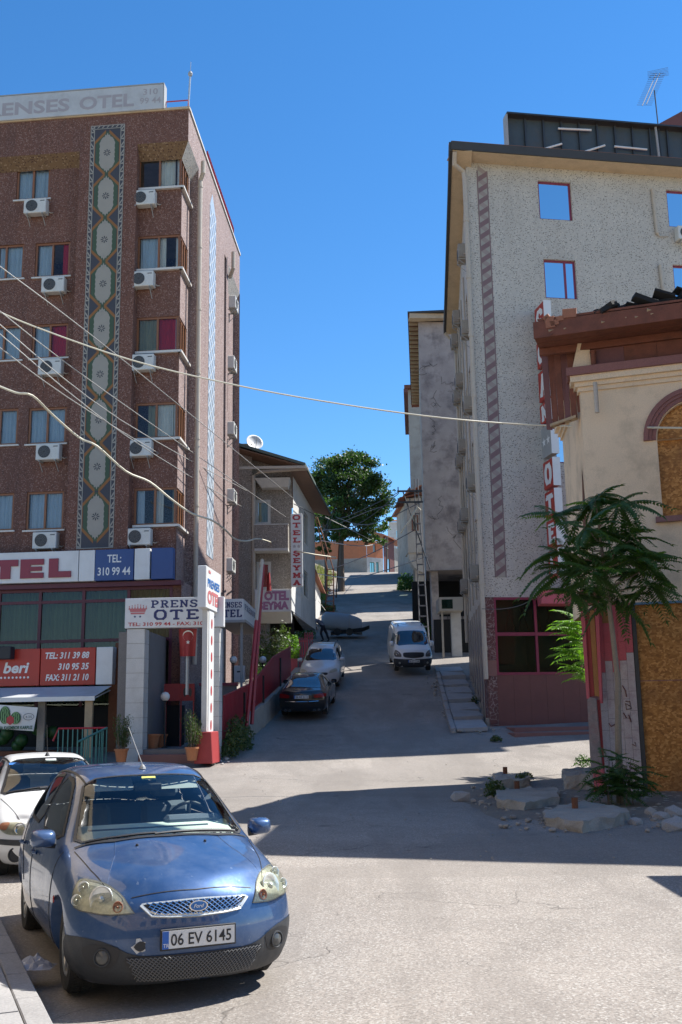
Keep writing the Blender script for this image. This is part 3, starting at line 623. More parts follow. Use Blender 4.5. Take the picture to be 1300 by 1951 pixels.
def hotel_signs():
    # roof sign
    y = -.12; s1, z1 = fp(LF, 312, 159.5, y); _, z0 = fp(LF, 311, 206, y)
    t = thing('roof_sign', 'long faded white sign with pale OTEL lettering on the roof of the red brown hotel', 'sign', mw=LF)
    MB().box(-22, s1, y, y + .32, z0, z1).build('panel', 'sgnfaded', t, LF, bev=.01)
    MB().box(-22, s1 + .02, y - .015, y + .33, z1, z1 + .04).box(s1, s1 + .03, y - .012, y + .33, z0, z1).build('trim', 'steelmatt', t, LF)
    for x in (-2, -5, -8, -11): MB().box(x, x + .06, y + .33, y + .4, ZT + .05, z1 - .1).build('support', 'rust', t, LF)
    a, zb = fp(LF, 151, 211, y); b, zt = fp(LF, 256, 178, y); h = (z1 - z0) * .52; zl = z0 + (z1 - z0) * .2
    text('OTEL', 'lettering', 'faded', t, LF, a, zl, h, y - .006, width=b - a, bold=.03)
    c = fp(LF, 133, 200, y)[0]; text('PRENSES', 'lettering', 'faded', t, LF, c - (b - a) * 1.78, zl, h, y - .006, width=(b - a) * 1.78, bold=.03)
    e0, e1 = fp(LF, 273, 178, y)[0], fp(LF, 301, 178, y)[0]; text('310', 'lettering', 'faded', t, LF, e0, z0 + (z1 - z0) * .6, (z1 - z0) * .25, y - .006, width=e1 - e0, bold=.01)
    e0, e1 = fp(LF, 267, 188, y)[0], fp(LF, 307, 188, y)[0]; text('99 44', 'lettering', 'faded', t, LF, e0, z0 + (z1 - z0) * .24, (z1 - z0) * .25, y - .006, width=e1 - e0, bold=.01)
    # lightning rod
    p = at(362, 207, 34.5); q = at(364, 118, 34.5)
    r = thing('lightning_rod', 'thin pale lightning rod above the corner of the red brown hotel roof', 'antenna', p)
    MB().tube([(p.x - .1, p.y, ZT - .1), (q.x - .02, q.y, q.z - .6)], .035, 8).tube([(q.x - .02, q.y, q.z - .62), q], .012, 6).build('pole', 'tileblue', r)
    MB().lathe([(0, 0), (.07, .04), (.09, .12), (.06, .2), (0, .24)], 10, 0, Matrix.Translation((q.x - .015, q.y, q.z - .62))).build('tip', 'steelmatt', r)
    # long fascia sign over the shop
    y = -.3; F1 = lambda px, py: fp(LF, px, py, y)
    t = thing('shop_sign', 'long white and blue fascia sign with maroon OTEL lettering and a telephone number', 'sign', mw=LF)
    zt, zb = F1(300, 1044)[1], F1(300, 1103)[1]
    def seg(a, b, m, nm='panel'):
        x0, x1 = F1(a, 1075)[0], F1(b, 1075)[0]; return MB().box(x0 + .008, x1 - .008, y, y + .28, zb, zt).build(nm, m, t, LF, bev=.006), x0, x1
    seg(-420, 150, 'sgnw'); seg(150.5, 181, 'sgnw'); _, x0, x1 = seg(181, 255, 'sgnblue'); seg(256, 286, 'sgnw'); seg(288, 330, 'sgnblue')
    H = zt - zb
    text('TEL:', 'lettering', 'wletter', t, LF, (x0 + x1) / 2, zb + H * .58, H * .26, y - .008, width=(x1 - x0) * .36, align='CENTER', bold=.015)
    text('310 99 44', 'lettering', 'wletter', t, LF, (x0 + x1) / 2, zb + H * .17, H * .26, y - .008, width=(x1 - x0) * .84, align='CENTER', bold=.015)
    for ch, a, b in (('O', -64, -15), ('T', -12, 35), ('E', 40, 84), ('L', 94, 136)):
        xa, xb = F1(a, 1085)[0], F1(b, 1085)[0]; hh = H * .62; zz = zb + H * .14; tk = (xb - xa) * .32; g = MB(); yy = y - .05
        def bx(u0, u1, v0, v1, k=0): g.box(xa + (xb - xa) * u0, xa + (xb - xa) * u1, yy - .001 * k, y - .002, zz + hh * v0, zz + hh * v1)
        if ch == 'T': bx(0, 1, .66, 1); bx(.3, .7, 0, .659)
        if ch == 'E': bx(0, .42, 0, 1); bx(.42, 1, .7, 1); bx(.42, .92, .38, .6); bx(.42, 1, 0, .28)
        if ch == 'L': bx(0, .42, 0, 1); bx(.42, 1, 0, .32)
        if ch == 'O': bx(0, .36, 0, 1); bx(.64, 1, 0, 1); bx(.36, .64, 0, .26); bx(.36, .64, .74, 1)
        g.build('letter', 'maroonl', t, LF)
    # red shop sign below
    y = -1.3; F1 = lambda px, py: fp(LF, px, py, y)
    t = thing('shop_sign', 'red shop sign with white beri lettering and phone and fax numbers', 'sign', mw=LF)
    zt, zb = F1(100, 1235)[1], F1(100, 1306)[1]; H = zt - zb
    for (a, b, m) in ((-300, 76, 'sgnred'), (77, 182, 'sgnred'), (183, 215, 'sgnw')):
        x0, x1 = F1(a, 1270)[0], F1(b, 1270)[0]; MB().box(x0 + .006, x1 - .006, y, y + .35, zb, zt).build('panel', m, t, LF, bev=.01)
    for i, (s, w0, w1, hz) in enumerate((('TEL: 311 39 88', 86, 170, .72), ('310 95 35', 111, 170, .42), ('FAX: 311 21 10', 88, 170, .13))):
        xa, xb = F1(w0, 1270)[0], F1(w1, 1270)[0]; text(s, 'lettering', 'wletter', t, LF, xa, zb + H * hz, H * .17, y - .008, width=xb - xa, bold=.03, shear=.2)
    xa, xb = F1(7, 1270)[0], F1(56, 1270)[0]; text('beri', 'lettering', 'wletter', t, LF, xa, zb + H * .36, H * .29, y - .008, width=xb - xa, bold=.03, shear=.2)
    d = MB()
    for k in range(14):
        xx = F1(54 - k * 7.3, 1287)[0]; d.poly([(xx + .035 * math.cos(a), y - .008, zb + H * .23 + .035 * math.sin(a)) for a in [i * PI / 5 for i in range(10)]])
    d.build('dots', 'wletter', t, LF, fix=False)
    x1 = F1(29, 1245)[0]; o = MB().box(x1 - 1.2, x1, y - .35, y - .01, F1(10, 1257)[1], F1(10, 1233)[1]).build('floodlight_box', 'black', t, LF, bev=.02)
    # awning
    t = thing('awning', 'grey awning with a pale valance over the shop under the red sign', 'awning', mw=LF)
    yA, yB = -1.35, -2.3
    zA = zb - .06; xr = fp(LF, 213, 1308, yA)[0]; xf, zB = fp(LF, 181, 1327, yB); xl = -16
    MB().prism([(xl, yA, zA), (xr, yA, zA), (xf, yB, zB), (xl, yB, zB)], (0, 0, .012)).build('canvas', 'sgnfaded', t, LF)
    MB().box(xl, xf, yB - .02, yB, zB - .12, zB + .012).build('valance', 'sgnw', t, LF)
    MB().tube([(xr - .05, yA, zA - .12), (xf - .02, yB + .02, zB - .05)], .02, 6).build('arm', 'sgnw', t, LF)
    return zB
ZAW = hotel_signs()
# ------------------------------------------------------------------ hotel gate, yard, sign post
GF = frame((-6.4, 30), (1, -.03))
def g1(px, py, d=0): return fp(GF, px, py, d)
def gate():
    t = thing('entrance_gate', 'white stone clad entrance gate with PRENSES OTEL board and a red crown', 'gate', mw=GF)
    z0 = .6; zt = g1(260, 1197)[1]; zT = g1(260, 1140)[1]
    for (a, b) in ((240, 274), (387, 418)):
        x0, x1 = g1(a, 1300)[0], g1(b, 1300)[0]; p = MB().box(x0 + .02, x1 - .02, .02, .60, z0, zt - .01).build('pillar', 'conc', t, GF)
        n = 9; h = (zt - z0 - .02) / n
        for k in range(n):
            MB().box(x0, x1, 0, .02, z0 + k * h + .006, z0 + (k + 1) * h - .004).build('tile', 'white_side', p, GF)
            MB().box(x1 - .02, x1, .021, .6, z0 + k * h + .006, z0 + (k + 1) * h - .004).build('tile', 'white_side', p, GF)
            MB().box(x0, x0 + .02, .021, .6, z0 + k * h + .006, z0 + (k + 1) * h - .004).build('tile', 'white_side', p, GF)
    xa, xb = g1(239, 1170)[0], g1(427, 1170)[0]
    b = MB().box(xa, xb, -.04, .22, zt, zT).build('board', 'sgnw', t, GF, bev=.008); H = zT - zt; y = -.044
    g = MB(); cx0, cx1 = g1(246, 1160)[0], g1(281, 1160)[0]; w_ = cx1 - cx0; zc = zt + H * .46
    g.poly([(cx0 + w_ * .14, y, zc), (cx1 - w_ * .14, y, zc), (cx1 - w_ * .10, y, zc + .05), (cx0 + w_ * .10, y, zc + .05)])
    g.poly([(cx0 + w_ * .1, y, zc + .065), (cx1 - w_ * .1, y, zc + .065), (cx1 - w_ * .02, y, zc + .17), (cx0 + w_ * .02, y, zc + .17)])
    for k in range(7):
        c = cx0 + w_ * (.04 + .92 * k / 6); hh = .28 - .012 * abs(k - 3) ** 1.3
        g.poly([(c - w_ * .05, y - .001, zc + .14), (c + w_ * .05, y - .001, zc + .14), (c, y - .001, zc + hh)])
        g.poly([(c + .017 * math.cos(a), y - .002, zc + hh + .017 * math.sin(a)) for a in [i * PI / 3 for i in range(6)]])
    g.build('crown', 'paleredl', b, GF, fix=False)
    def star(cx, cz, r, m, par, fr, y): 
        g = MB(); P = [(cx + (r if i % 2 == 0 else r * .4) * math.sin(i * PI / 5), y, cz + (r if i % 2 == 0 else r * .4) * math.cos(i * PI / 5)) for i in range(10)]
        for i in range(10): g.poly([(cx, y, cz), P[i], P[(i + 1) % 10]])
        g.build('star', m, par, fr, fix=False)
    for px in (258, 268): c = g1(px, 1170)[0]; star(c, zt + H * .45 - .06, .045, 'navy', b, GF, y)
    x0, x1 = g1(288, 1150)[0], g1(415, 1150)[0]; slab('PRENSES', 'lettering', 'navy', b, GF, x0, zt + H * .67, x1 - x0, H * .24, y, t=.26)
    x0, x1 = g1(294, 1150)[0], g1(411, 1150)[0]; slab('OTEL', 'lettering', 'navy', b, GF, x0, zt + H * .27, x1 - x0, H * .32, y, t=.3, gap=.2)
    x0, x1 = g1(245, 1190)[0], g1(405, 1190)[0]; text('TEL: 310 99 44 - FAX: 310 94', 'lettering', 'redl', b, GF, x0, zt + H * .07, H * .12, y, width=x1 - x0, bold=.02)
    star_f = star
    # Turkish flag hanging in the gateway
    f = thing('flag', 'red flag with a white crescent and star hanging in the entrance gate', 'flag', mw=GF)
    yF = .35; a, zc = g1(341, 1198, yF); c, zb = g1(375, 1250, yF); m = MB(); N_ = 14
    for i in range(N_):
        for j in range(8):
            q = []
            for (ii, jj) in ((i, j), (i + 1, j), (i + 1, j + 1), (i, j + 1)):
                u = ii / N_; v = jj / 8; x = a + (c - a) * (u * (1 - .18 * v) + .09 * v); q.append((x, yF + .05 * math.sin(u * 9) * (.4 + v), zc - .0 + (zb - zc) * v))
            m.poly(q[::-1])
    m.build('cloth', 'redpaint', f, GF, smooth=True, fix=False)
    g = MB(); cx, cz, r_ = (a + c) / 2 + .02, zc - (zc - zb) * .26, (c - a) * .29
    for i in range(20):
        t0, t1 = math.radians(-235 + i * 14.5), math.radians(-235 + (i + 1) * 14.5)
        def P(t_): 
            s = abs(math.sin((t_ - math.radians(-90)) / 2 * 1.24)); return r_, r_ * (.72 + .27 * min(1, s ** 2 * 1.3))
        (ro0, ri0), (ro1, ri1) = P(t0), P(t1)
        if True:
            g.poly([(cx + ro0 * math.cos(-t0), yF - .07, cz + ro0 * math.sin(-t0)), (cx + ro1 * math.cos(-t1), yF - .07, cz + ro1 * math.sin(-t1)), (cx + ri1 * math.cos(-t1), yF - .07, cz + ri1 * math.sin(-t1)), (cx + ri0 * math.cos(-t0), yF - .07, cz + ri0 * math.sin(-t0))])
    g.build('crescent', 'wletter', f, GF, fix=False); star_f(cx, zc - (zc - zb) * .50, r_ * .42, 'wletter', f, GF, yF - .07)
    pz = g1(357, 1304, .5)[1]; px_ = g1(357, 1280, .5)[0]
    MB().tube([(px_, .5, pz - .3), (px_, .5, zt)], .05, 10).build('pole', 'steel', f, GF)
gate()
def yard():
    z = .98
    t = thing('hotel_yard', 'raised granite paved yard inside the hotel entrance gate', 'terrace', mw=GF)
    MB().box(g1(272, 1430)[0], 2.55, .1, 17, -.1, z).build('floor', 'gran', t, GF)
    MB().box(g1(268, 1430)[0], g1(386, 1430)[0], -.3, .098, .3, z - .13).build('step', 'stepred', t, GF, bev=.01)
    MB().box(-.3, .55, .62, 5, 0, zt_y).build('side_wall', 'gran', t, GF)
    # granite faced back wall with the entrance beside it
    MB().box(.45, .6, .7, 4.6, z, 4.4).build('slab_wall', 'gran', t, GF)
    MB().box(1.4, 2.6, 5.2, 5.4, z, 2.9).build('parapet', 'gran', t, GF); MB().box(1.35, 2.62, 5.15, 5.45, 2.9, 3.0).build('rail_cap', 'crim', t, GF)
zt_y = 4.4
yard()
def globe(px, py, yy, zb, label):
    p = at(px, py, yy); t = thing('globe_lamp', label, 'lamp', (p.x, p.y, zb), group='globe lamps on posts in the hotel yard')
    z = p.z - zb; MB().lathe([(.09, 0), (.09, .03), (.028, .05), (.028, z - .16), (.06, z - .13), (.06, z - .1)], 12, 0, Matrix.Translation((p.x, p.y, zb))).build('post', 'black', t)
    MB().lathe([(.0, -.14), (.09, -.11), (.135, -.04), (.135, .04), (.09, .11), (0, .14)], 16, 0, Matrix.Translation(p)).build('globe', 'white', t, smooth=True)
globe(315, 1327, 31.2, .98, 'white globe lamp on a black post inside the entrance gate')
globe(445, 1257, 37, 1.2, 'white globe lamp on a black post beside a white box under the small OTEL sign')
globe(501, 1257, 39, 1.4, 'white globe lamp furthest up the yard behind the red fence')
def yard_things():
    # red hot-painted panel with cut numerals
    t = thing('red_barrier', 'low red metal barrier with cut out ovals standing in the hotel yard', 'barrier')
    y = 32.5; a = at(313, 1303, y); b = at(345, 1303, y); c = at(371, 1335, y); d = at(345, 1335, y)
    MB().box(a.x, b.x, y, y + .05, d.z, a.z).build('panel', 'redpaint', t)
    fr = frame((b.x, y), (1, -.1)); w_ = c.x - b.x
    MB().box(.01, w_, 0, .05, c.z, b.z).build('panel', 'redpaint', t, fr)
    g = MB()
    for k in (.3, .7): g.poly([(w_ * k + .05 * math.cos(q), -.004, (c.z + b.z) / 2 + .14 * math.sin(q)) for q in [i * PI / 6 for i in range(12)]])
    g.build('oval', 'acd', t, fr, fix=False)
    for x in (a.x + .05, b.x, c.x - .04): MB().box(x - .02, x + .02, y + .06, y + .1, .98, d.z + .1).build('leg', 'redpaint', t)
    # white cabinet in yard
    p = at(455, 1299, 38); q = at(455, 1268, 38)
    o = MB().box(p.x - .2, p.x + .2, 38, 38.4, p.z, q.z).box(p.x - .06, p.x + .06, 37.99, 38, q.z - .25, q.z - .2, 1).build('cabinet', ['white', 'black'], None); tag(o, 'small white cabinet on the yard floor beside a globe lamp', 'cabinet')
yard_things()
def pot(px, py, yy, r, h, label, plant=None, zb=None):
    p = at(px, py, yy); zb = p.z if zb is None else zb
    t = thing('potted_plant' if plant else 'flower_pot', label, 'plant' if plant else 'pot', (p.x, p.y, zb))
    MB().lathe([(r * .68, 0), (r * .95, h * .86), (r * 1.08, h * .86), (r * 1.08, h), (r * .93, h), (r * .9, h * .9), (0, h * .9)], 20, 0, Matrix.Translation((p.x, p.y, zb)), cap=False).build('pot', 'terra', t, smooth=False)
    return t, p, zb
def leaves(mb, pts, n, size, rnd, spread=.0, up=.3, asp=.45):
    for _ in range(n):
        c = pts(); d = Vector((rnd.uniform(-1, 1), rnd.uniform(-1, 1), rnd.uniform(-.6, 1) + up)).normalized(); u = d.cross(Vector((rnd.uniform(-1, 1), rnd.uniform(-1, 1), rnd.uniform(-1, 1)))).normalized()
        s = size * rnd.uniform(.6, 1.3); mb.poly([c - d * s * .5, c + u * s * asp * .5, c + d * s * .5, c - u * s * asp * .5])
def shrub_pot(px, py, yy, top, wpx, label, seed):
    rnd = random.Random(seed); t, p, zb = pot(px, py, yy, .19, .36, label, True); zt = at(px, top, yy).z; w_ = wpx * yy / 1950 / 2
    st = MB(); lf = MB()
    for k in range(16):
        a = rnd.uniform(0, 2 * PI); r_ = w_ * rnd.uniform(.2, 1) ** .7; h = (zt - zb - .3) * rnd.uniform(.5, 1); q = Vector((p.x + math.cos(a) * r_, p.y + math.sin(a) * r_, zb + .32 + h * (1 - .35 * r_ / w_)))
        b = Vector((p.x + math.cos(a) * .05, p.y + math.sin(a) * .05, zb + .3)); m_ = (b + q) / 2 + Vector((math.cos(a) * .04, math.sin(a) * .04, 0)); st.tube([b, m_, q], [.012, .009, .004], 5)
        def f(b=b, q=q, m_=m_):
            u = rnd.uniform(.25, 1.05); c = b.lerp(q, u); return c + Vector((rnd.gauss(0, .05), rnd.gauss(0, .05), rnd.gauss(0, .04)))
        leaves(lf, f, 75, .085, rnd, asp=.25, up=.7)
    st.build('stem', 'bark', t); lf.build('foliage', 'leafb', t, fix=False)
shrub_pot(231, 1452, 29.0, 1345, 34, 'tall narrow shrub in a terracotta pot left of the entrance gate', 1)
shrub_pot(366, 1449, 28.6, 1338, 36, 'bushy shrub in a terracotta pot on the right side of the gate steps', 2)
pot(290, 1404, 31.0, .24, .42, 'empty terracotta pot inside the gate nearest the left pillar', zb=.98); pot(307, 1388, 31.9, .2, .4, 'smaller terracotta pot standing behind another pot inside the gate', zb=.98)
def signpost():
    P1 = at(393, 1120, 28.3); P2 = at(421, 1127, 30.3); fr = frame((P1.x, P1.y), (P2.x - P1.x, P2.y - P1.y))
    t = thing('hotel_sign_post', 'tall white sign post with red ovals and PRENSES OTEL box on a red base', 'sign', mw=fr)
    L = (P2 - P1).length; z1 = at(393, 1077, 28.3).z; z0 = at(393, 1157, 28.3).z
    # the face towards the street is local y = 0
    b = MB().box(0, 2.0, .0, .24, z0, z1).build('sign_box', 'sgnw', t, fr, bev=.012); y = -.008; H = z1 - z0
    text('PRENSES', 'lettering', 'blueL', b, fr, .18, z0 + H * .52, H * .2, y, width=1.6, bold=.03); text('OTEL', 'lettering', 'paleredl', b, fr, .18, z0 + H * .14, H * .3, y, width=1.65, bold=.05)
    g = MB(); g.poly([(.3, y, z0 + H * .85), (.55, y, z0 + H * .85), (.6, y, z0 + H * .93), (.5, y, z0 + H * .89), (.425, y, z0 + H * .95), (.35, y, z0 + H * .89), (.25, y, z0 + H * .93)]); g.build('crown', 'paleredl', b, fr, fix=False)
    MB().box(.6, 1.25, .03, .22, .9, z0 - .002).build('post', 'sgnw', t, fr, bev=.01); MB().box(.45, .58, .05, .2, .9, z0 - .002).build('post_edge', 'white_side', t, fr)
    for k in range(7):
        zz = z0 - .38 - k * .47; MB().poly([(.92 + .09 * math.cos(a), .024, zz + .14 * math.sin(a)) for a in [i * PI / 8 for i in range(16)]]).build('red_oval', 'redl', t, fr, fix=False)
    gz = .62; m = MB(); m.hexa([(.32, -.16, gz), (1.4, -.16, gz), (1.4, .36, gz), (.32, .36, gz)], [(.36, -.1, gz + .85), (1.34, -.1, gz + .85), (1.34, .34, gz + .85), (.36, .34, gz + .85)]); m.build('base', 'redpaint', t, fr, bev=.015)
signpost()
# small second hotel sign over the side entrance
def sign2():
    fr = frame((at(427, 1160, 36).x, 36), (1, -.02)); F1 = lambda px, py: fp(fr, px, py, 0)
    t = thing('hotel_side_sign', 'white box sign with navy PRENSES OTEL lettering over the side entrance canopy', 'sign', mw=fr)
    x0 = F1(412, 1160)[0]; x1 = F1(464, 1160)[0]; z0, z1 = F1(445, 1181)[1], F1(445, 1141)[1]
    MB().box(x0, x1, 0, 5.2, z0, z1).build('box', 'sgnw', t, fr); H = z1 - z0
    slab('PRENSES', 'lettering', 'navy', t, fr, x1 - 1.0, z0 + H * .58, .95, H * .27, -.012, t=.3); slab('OTEL', 'lettering', 'navy', t, fr, x1 - .92, z0 + H * .13, .87, H * .36, -.012, t=.3)
    MB().box(x0, x1 + .1, -.1, 5.3, z0 - .1, z0 - .01).build('canopy', 'steelmatt', t, fr)
    f2 = frame((fr @ Vector((x1, 0, 0))).to_2d(), (fr.to_3x3() @ Vector((0, 1, 0))).to_2d())
    slab('PRENSES', 'lettering', 'navy', t, f2, .3, z0 + H * .55, 4.2, H * .25, -.012, t=.3)
    for x in (x0 + .2, x1 - .1): MB().box(x - .04, x + .04, .3, .38, 1.2, z0 - .1).build('post', 'steelmatt', t, fr)
sign2()
# ------------------------------------------------------------------ beige hotel further up (left)
SF = frame((-2.36, 47), (1.8, -.03)); SS = frame((-2.36, 47), (.85, 10.4))
def seyma():
    t = thing('hotel_building', 'beige roughcast hotel with balconies and a vertical OTEL sign next to the tall hotel', 'building', mw=SF)
    f = lambda px, py, d=0: fp(SF, px, py, d); g = lambda px, py, d=0: fp(SS, px, py, d)
    zt = f(540, 905)[1] + .15; zb = f(540, 1166)[1]; xl = -5.0; xbal = f(484, 1000, 1.2)[0]
    d1 = (f(487, 1000, .9)[0], f(516, 1000, .9)[0], f(500, 1000, .9)[1], f(500, 952, .9)[1]); d2 = (f(489, 1100, .9)[0], f(517, 1100, .9)[0], f(500, 1124, .9)[1], f(500, 1070, .9)[1])
    m = MB(); wall(m, xbal, 0, zb, zt, .9, [d1, d2], .12)
    wall(m, xl, xbal, 0, zt + 1.5, .3, (), .1)
    m.poly([(xbal, .3, 0), (xbal, .9, 0), (xbal, .9, zt), (xbal, .3, zt)])
    m.poly([(xl, .9, zb), (0, .9, zb), (0, 11, zb), (xl, 11, zb)]); m.build('wall', 'seycast', t, SF)
    window(t, SF, *d1, y=.92, n=1, fm='white_side', fw=.14, cur=['cur_y']); window(t, SF, *d2, y=.92, n=1, fm='white_side', fw=.14, cur=['cur_r'])
    # side wall
    L = 10.4; wz = []
    for (px0, px1, py0, py1) in ((580, 587, 985, 1040), (580, 587, 1093, 1142), (565, 574, 1120, 1136)):
        a, z0 = g(px0, py1); b, z1 = g(px1, py0); wz.append((a, b, z0 + .2, z1))
    m = MB(); wall(m, .9, L, zb, zt, 0, wz, .12); wall(m, L - .01, L, 0, zb, 0); m.poly([(.9, 0, zb), (L, 0, zb), (L, 6, zb), (.9, 6, zb)]); m.poly([(L, 0, zb), (L, 6, zb), (L, 6, zt), (L, 0, zt)])
    m.build('wall', 'white_side', t, SS)
    for q in wz: window(t, SS, *q, y=.05, n=1, fm='white_side', cur=['cur_y'], sill=(.05,))
    # ground floor, set back
    m = MB(); wall(m, 1.0, L, 3, zb, 1.3, [(3.0, 4.6, 4.6, 5.9)], .1); m.poly([(1, 1.3, 2), (1, 6, 2), (1, 6, zb), (1, 1.3, zb)]); m.build('wall', 'seycast', t, SS); window(t, SS, 3.0, 4.6, 4.6, 5.9, y=1.33, n=3, fm='white_side')
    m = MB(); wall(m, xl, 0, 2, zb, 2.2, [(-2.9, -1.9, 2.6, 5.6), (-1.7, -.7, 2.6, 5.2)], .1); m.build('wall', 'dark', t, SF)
    for (a, b, c, d) in ((-2.9, -1.9, 3.6, 5.6), (-1.7, -.7, 3.9, 5.6)): window(t, SF, a, b, c, d, y=2.1, n=1, fm='white_side', fw=.1, gm='shopglass')
    # balconies
    za, zbp = f(520, 1000)[1], f(520, 1044)[1]; x0 = f(485, 1020)[0]; x1 = f(549, 1020)[0]
    b = MB(); b.box(x0, x1, 0, .12, zbp, za).box(x1 - .12, x1, .12, .9, zbp, za).box(x0, x0 + .1, .12, .9, zbp, za); b.build('balcony', 'seycast', t, SF); MB().box(x0, x1 - .0, .01, .9, zbp - .12, zbp - .003).build('balcony_floor', 'white_side', t, SF)
    MB().box(x0, x1 + .02, -.03, .16, za, za + .05).build('balcony_cap', 'white_side', t, SF)
    z1, z0 = f(520, 910)[1], f(520, 926)[1]; MB().hexa([(x0 + .3, .3, z0), (x1, .3, z0), (x1, .9, z0), (x0 + .3, .9, z0)], [(x0, 0, z1), (x1 + .1, 0, z1), (x1 + .1, .9, z1), (x0, .9, z1)]).build('porch_slab', 'white_side', t, SF)
    # bay above the street with sloped underside
    zs0, zs1 = f(520, 1163)[1], f(520, 1122)[1]
    MB().box(x0, -.02, .02, .9, zs0, zs1).build('parapet', 'white_side', t, SF)
    MB().hexa([(x0, .9, zs0 - .5), (-.05, .9, zs0 - .5), (-.05, 1.2, zs0 - .5), (x0, 1.2, zs0 - .5)], [(x0, .02, zs0 - .003), (-.02, .02, zs0 - .003), (-.02, 1.2, zs0 - .003), (x0, 1.2, zs0 - .003)]).build('underside', 'white', t, SF)
    m = MB(); m.poly([(0.02, -.01, zs0), (3.6, -.01, zs0 - .0), (3.6, -.01, zs1 + 1.4), (.02, -.01, zs1)]); m.poly([(.02, -.01, zs1), (.9, -.01, zs1), (.9, .0, zs1), (.02, 0, zs1)]); m.build('bay_side', 'white', t, SS)
    # downpipes
    xp = f(484, 1000, .2)[0]; MB().tube([(xp, .15, 3), (xp, .15, zt - .1), (xp + .3, -.1, zt), (xp + 2.6, -.35, zt + .05)], .08, 8).build('downpipe', 'pipe', t, SF)
    # roof with wide boarded eaves
    e = .75; ze = zt + .1; rz = ze + 1.9
    A = [Vector((-1.9, -e, ze)), Vector((e + .1, -e, ze))]
    rf = MB(); n0 = (xl, -e, ze + .9)
    rf.prism([(-2.45, -e, ze + 1.05), (e, -e, ze), (e + .85, 11.5, ze), (-2.45, 11.5, ze + 1.05)], (0, 0, .14)); rf.prism([(-2.46, -e + .2, ze + 1.06), (-2.46, 11.5, ze + 1.06), (-6, 11.5, ze + 2.6), (-6, -e + .2, ze + 2.6)], (0, 0, .14)); rf.build('roof', 'greenroof', t, SF)
    MB().poly([(-2.6, .9, ze - .2), (0, .9, ze - .2), (0, .9, ze + .1), (-2.6, .9, ze + 1.05)]).poly([(-5, .3, ze - .2), (-2.6, .3, ze - .2), (-2.6, .3, ze + 1.05), (-5, .3, ze + 2.2)]).build('gable', 'seycast', t, SF)
    MB().prism([(-2.4, -e + .03, ze + .90), (e - .04, -e + .03, ze - .05), (e + .80, 11.45, ze - .05), (-2.4, 11.45, ze + .90)], (0, 0, .04)).build('eave_boards', 'brownsof', t, SF)
    MB().box(-2.5, e, -e - .05, -e + .03, ze - .12, ze - .0).build('gutter', 'pipe', t, SF)
    # shaded far wing behind
    # signs on it are things of their own
    return f, g, x0, zs0, zs1
SY = seyma()
def seyma_signs():
    f, g, x0, zs0, zs1 = SY
    y = -.25; F1 = lambda px, py: fp(SF, px, py, y)
    t = thing('vertical_sign', 'tall narrow white sign with red slab letters reading OTEL and SEYMA downwards', 'sign', mw=SF)
    a, zt = F1(554, 979); b, zb = F1(577, 1117); MB().box(a, b, y, y + .25, zb, zt).build('box', 'sgnw', t, SF, bev=.01); W_ = b - a
    for ch, py in zip('OTEL*ŞEYMA', (986, 1000.5, 1015, 1029, 1041, 1054, 1068, 1082, 1096, 1110)):
        z = F1(565, py)[1]; h = .21
        if ch == '*':
            m = MB()
            for sx in (-.1, .1):
                for i in range(5):
                    q = i * 2 * PI / 5; m.poly([((a + b) / 2 + sx, y - .008, z), ((a + b) / 2 + sx + .06 * math.sin(q - .5), y - .008, z + .06 * math.cos(q - .5)), ((a + b) / 2 + sx + .08 * math.sin(q), y - .008, z + .08 * math.cos(q)), ((a + b) / 2 + sx + .06 * math.sin(q + .5), y - .008, z + .06 * math.cos(q + .5))])
            m.build('stars', 'faded', t, SF, fix=False)
        else: slab(ch, 'letter', 'redl', t, SF, a + W_ * .16, z - h / 2, W_ * .68, h, y - .008, t=.42)
    y = -.05
    t = thing('hotel_name_sign', 'white sign with pink OTEL SEYMA lettering under the lower balcony', 'sign', mw=SF)
    a, zt = fp(SF, 486, 1124, y); b, zb = fp(SF, 554, 1165, y); MB().box(a, b, y, y + .06, zb, zt).build('board', 'sgnw', t, SF); H = zt - zb; W_ = b - a
    text('S', 'lettering', 'pinkl', t, SF, a + W_ * .08, zb + H * .56, H * .34, y - .008, width=W_ * .14, bold=.04)
    text('OTEL', 'lettering', 'pinkl', t, SF, a + W_ * .26, zb + H * .54, H * .38, y - .008, width=W_ * .7, bold=.06)
    text('ŞEYMA', 'lettering', 'pinkl', t, SF, a + W_ * .05, zb + H * .12, H * .34, y - .008, width=W_ * .9, bold=.06)
    # red figure-like flag on the balcony rail
    p = at(512, 1128, 46.6); o = MB()
    N_ = 6
    for i in range(N_):
        u0, u1 = i / N_, (i + 1) / N_; P = lambda u, v: (p.x - .1 + .24 * u * (.4 + .6 * v) + .07 * (1 - v), p.y + .05 * math.sin(u * 8), p.z + .05 + .85 * (1 - v))
        for j in range(3): o.poly([P(u0, j / 3), P(u1, j / 3), P(u1, (j + 1) / 3), P(u0, (j + 1) / 3)])
    o = o.build('flag', 'redpaint', None, smooth=True); tag(o, 'small furled red flag above the pink lettered sign', 'flag')
    # satellite dish
    d = thing('satellite_dish', 'white satellite dish on the roof ridge of the beige hotel', 'satellite dish', at(484, 852, 47.5))
    c = at(484, 845, 47.5); ax = Vector((.35, -.75, .35)).to_track_quat('Z', 'Y').to_matrix().to_4x4()
    T = Matrix.Translation(c) @ ax; MB().lathe([(0.02, 0), (.2, .02), (.35, .07), (.42, .12), (.42, .13), (.35, .085), (.02, .012)], 24, 0, T, cap=False).build('dish', 'white', d, smooth=True)
    MB().tube([T @ Vector((0, -.38, .1)), T @ Vector((0, 0, .45))], .015, 6).tube([c, c + Vector((0, .15, -.7))], .03, 6).build('arm', 'steelmatt', d)
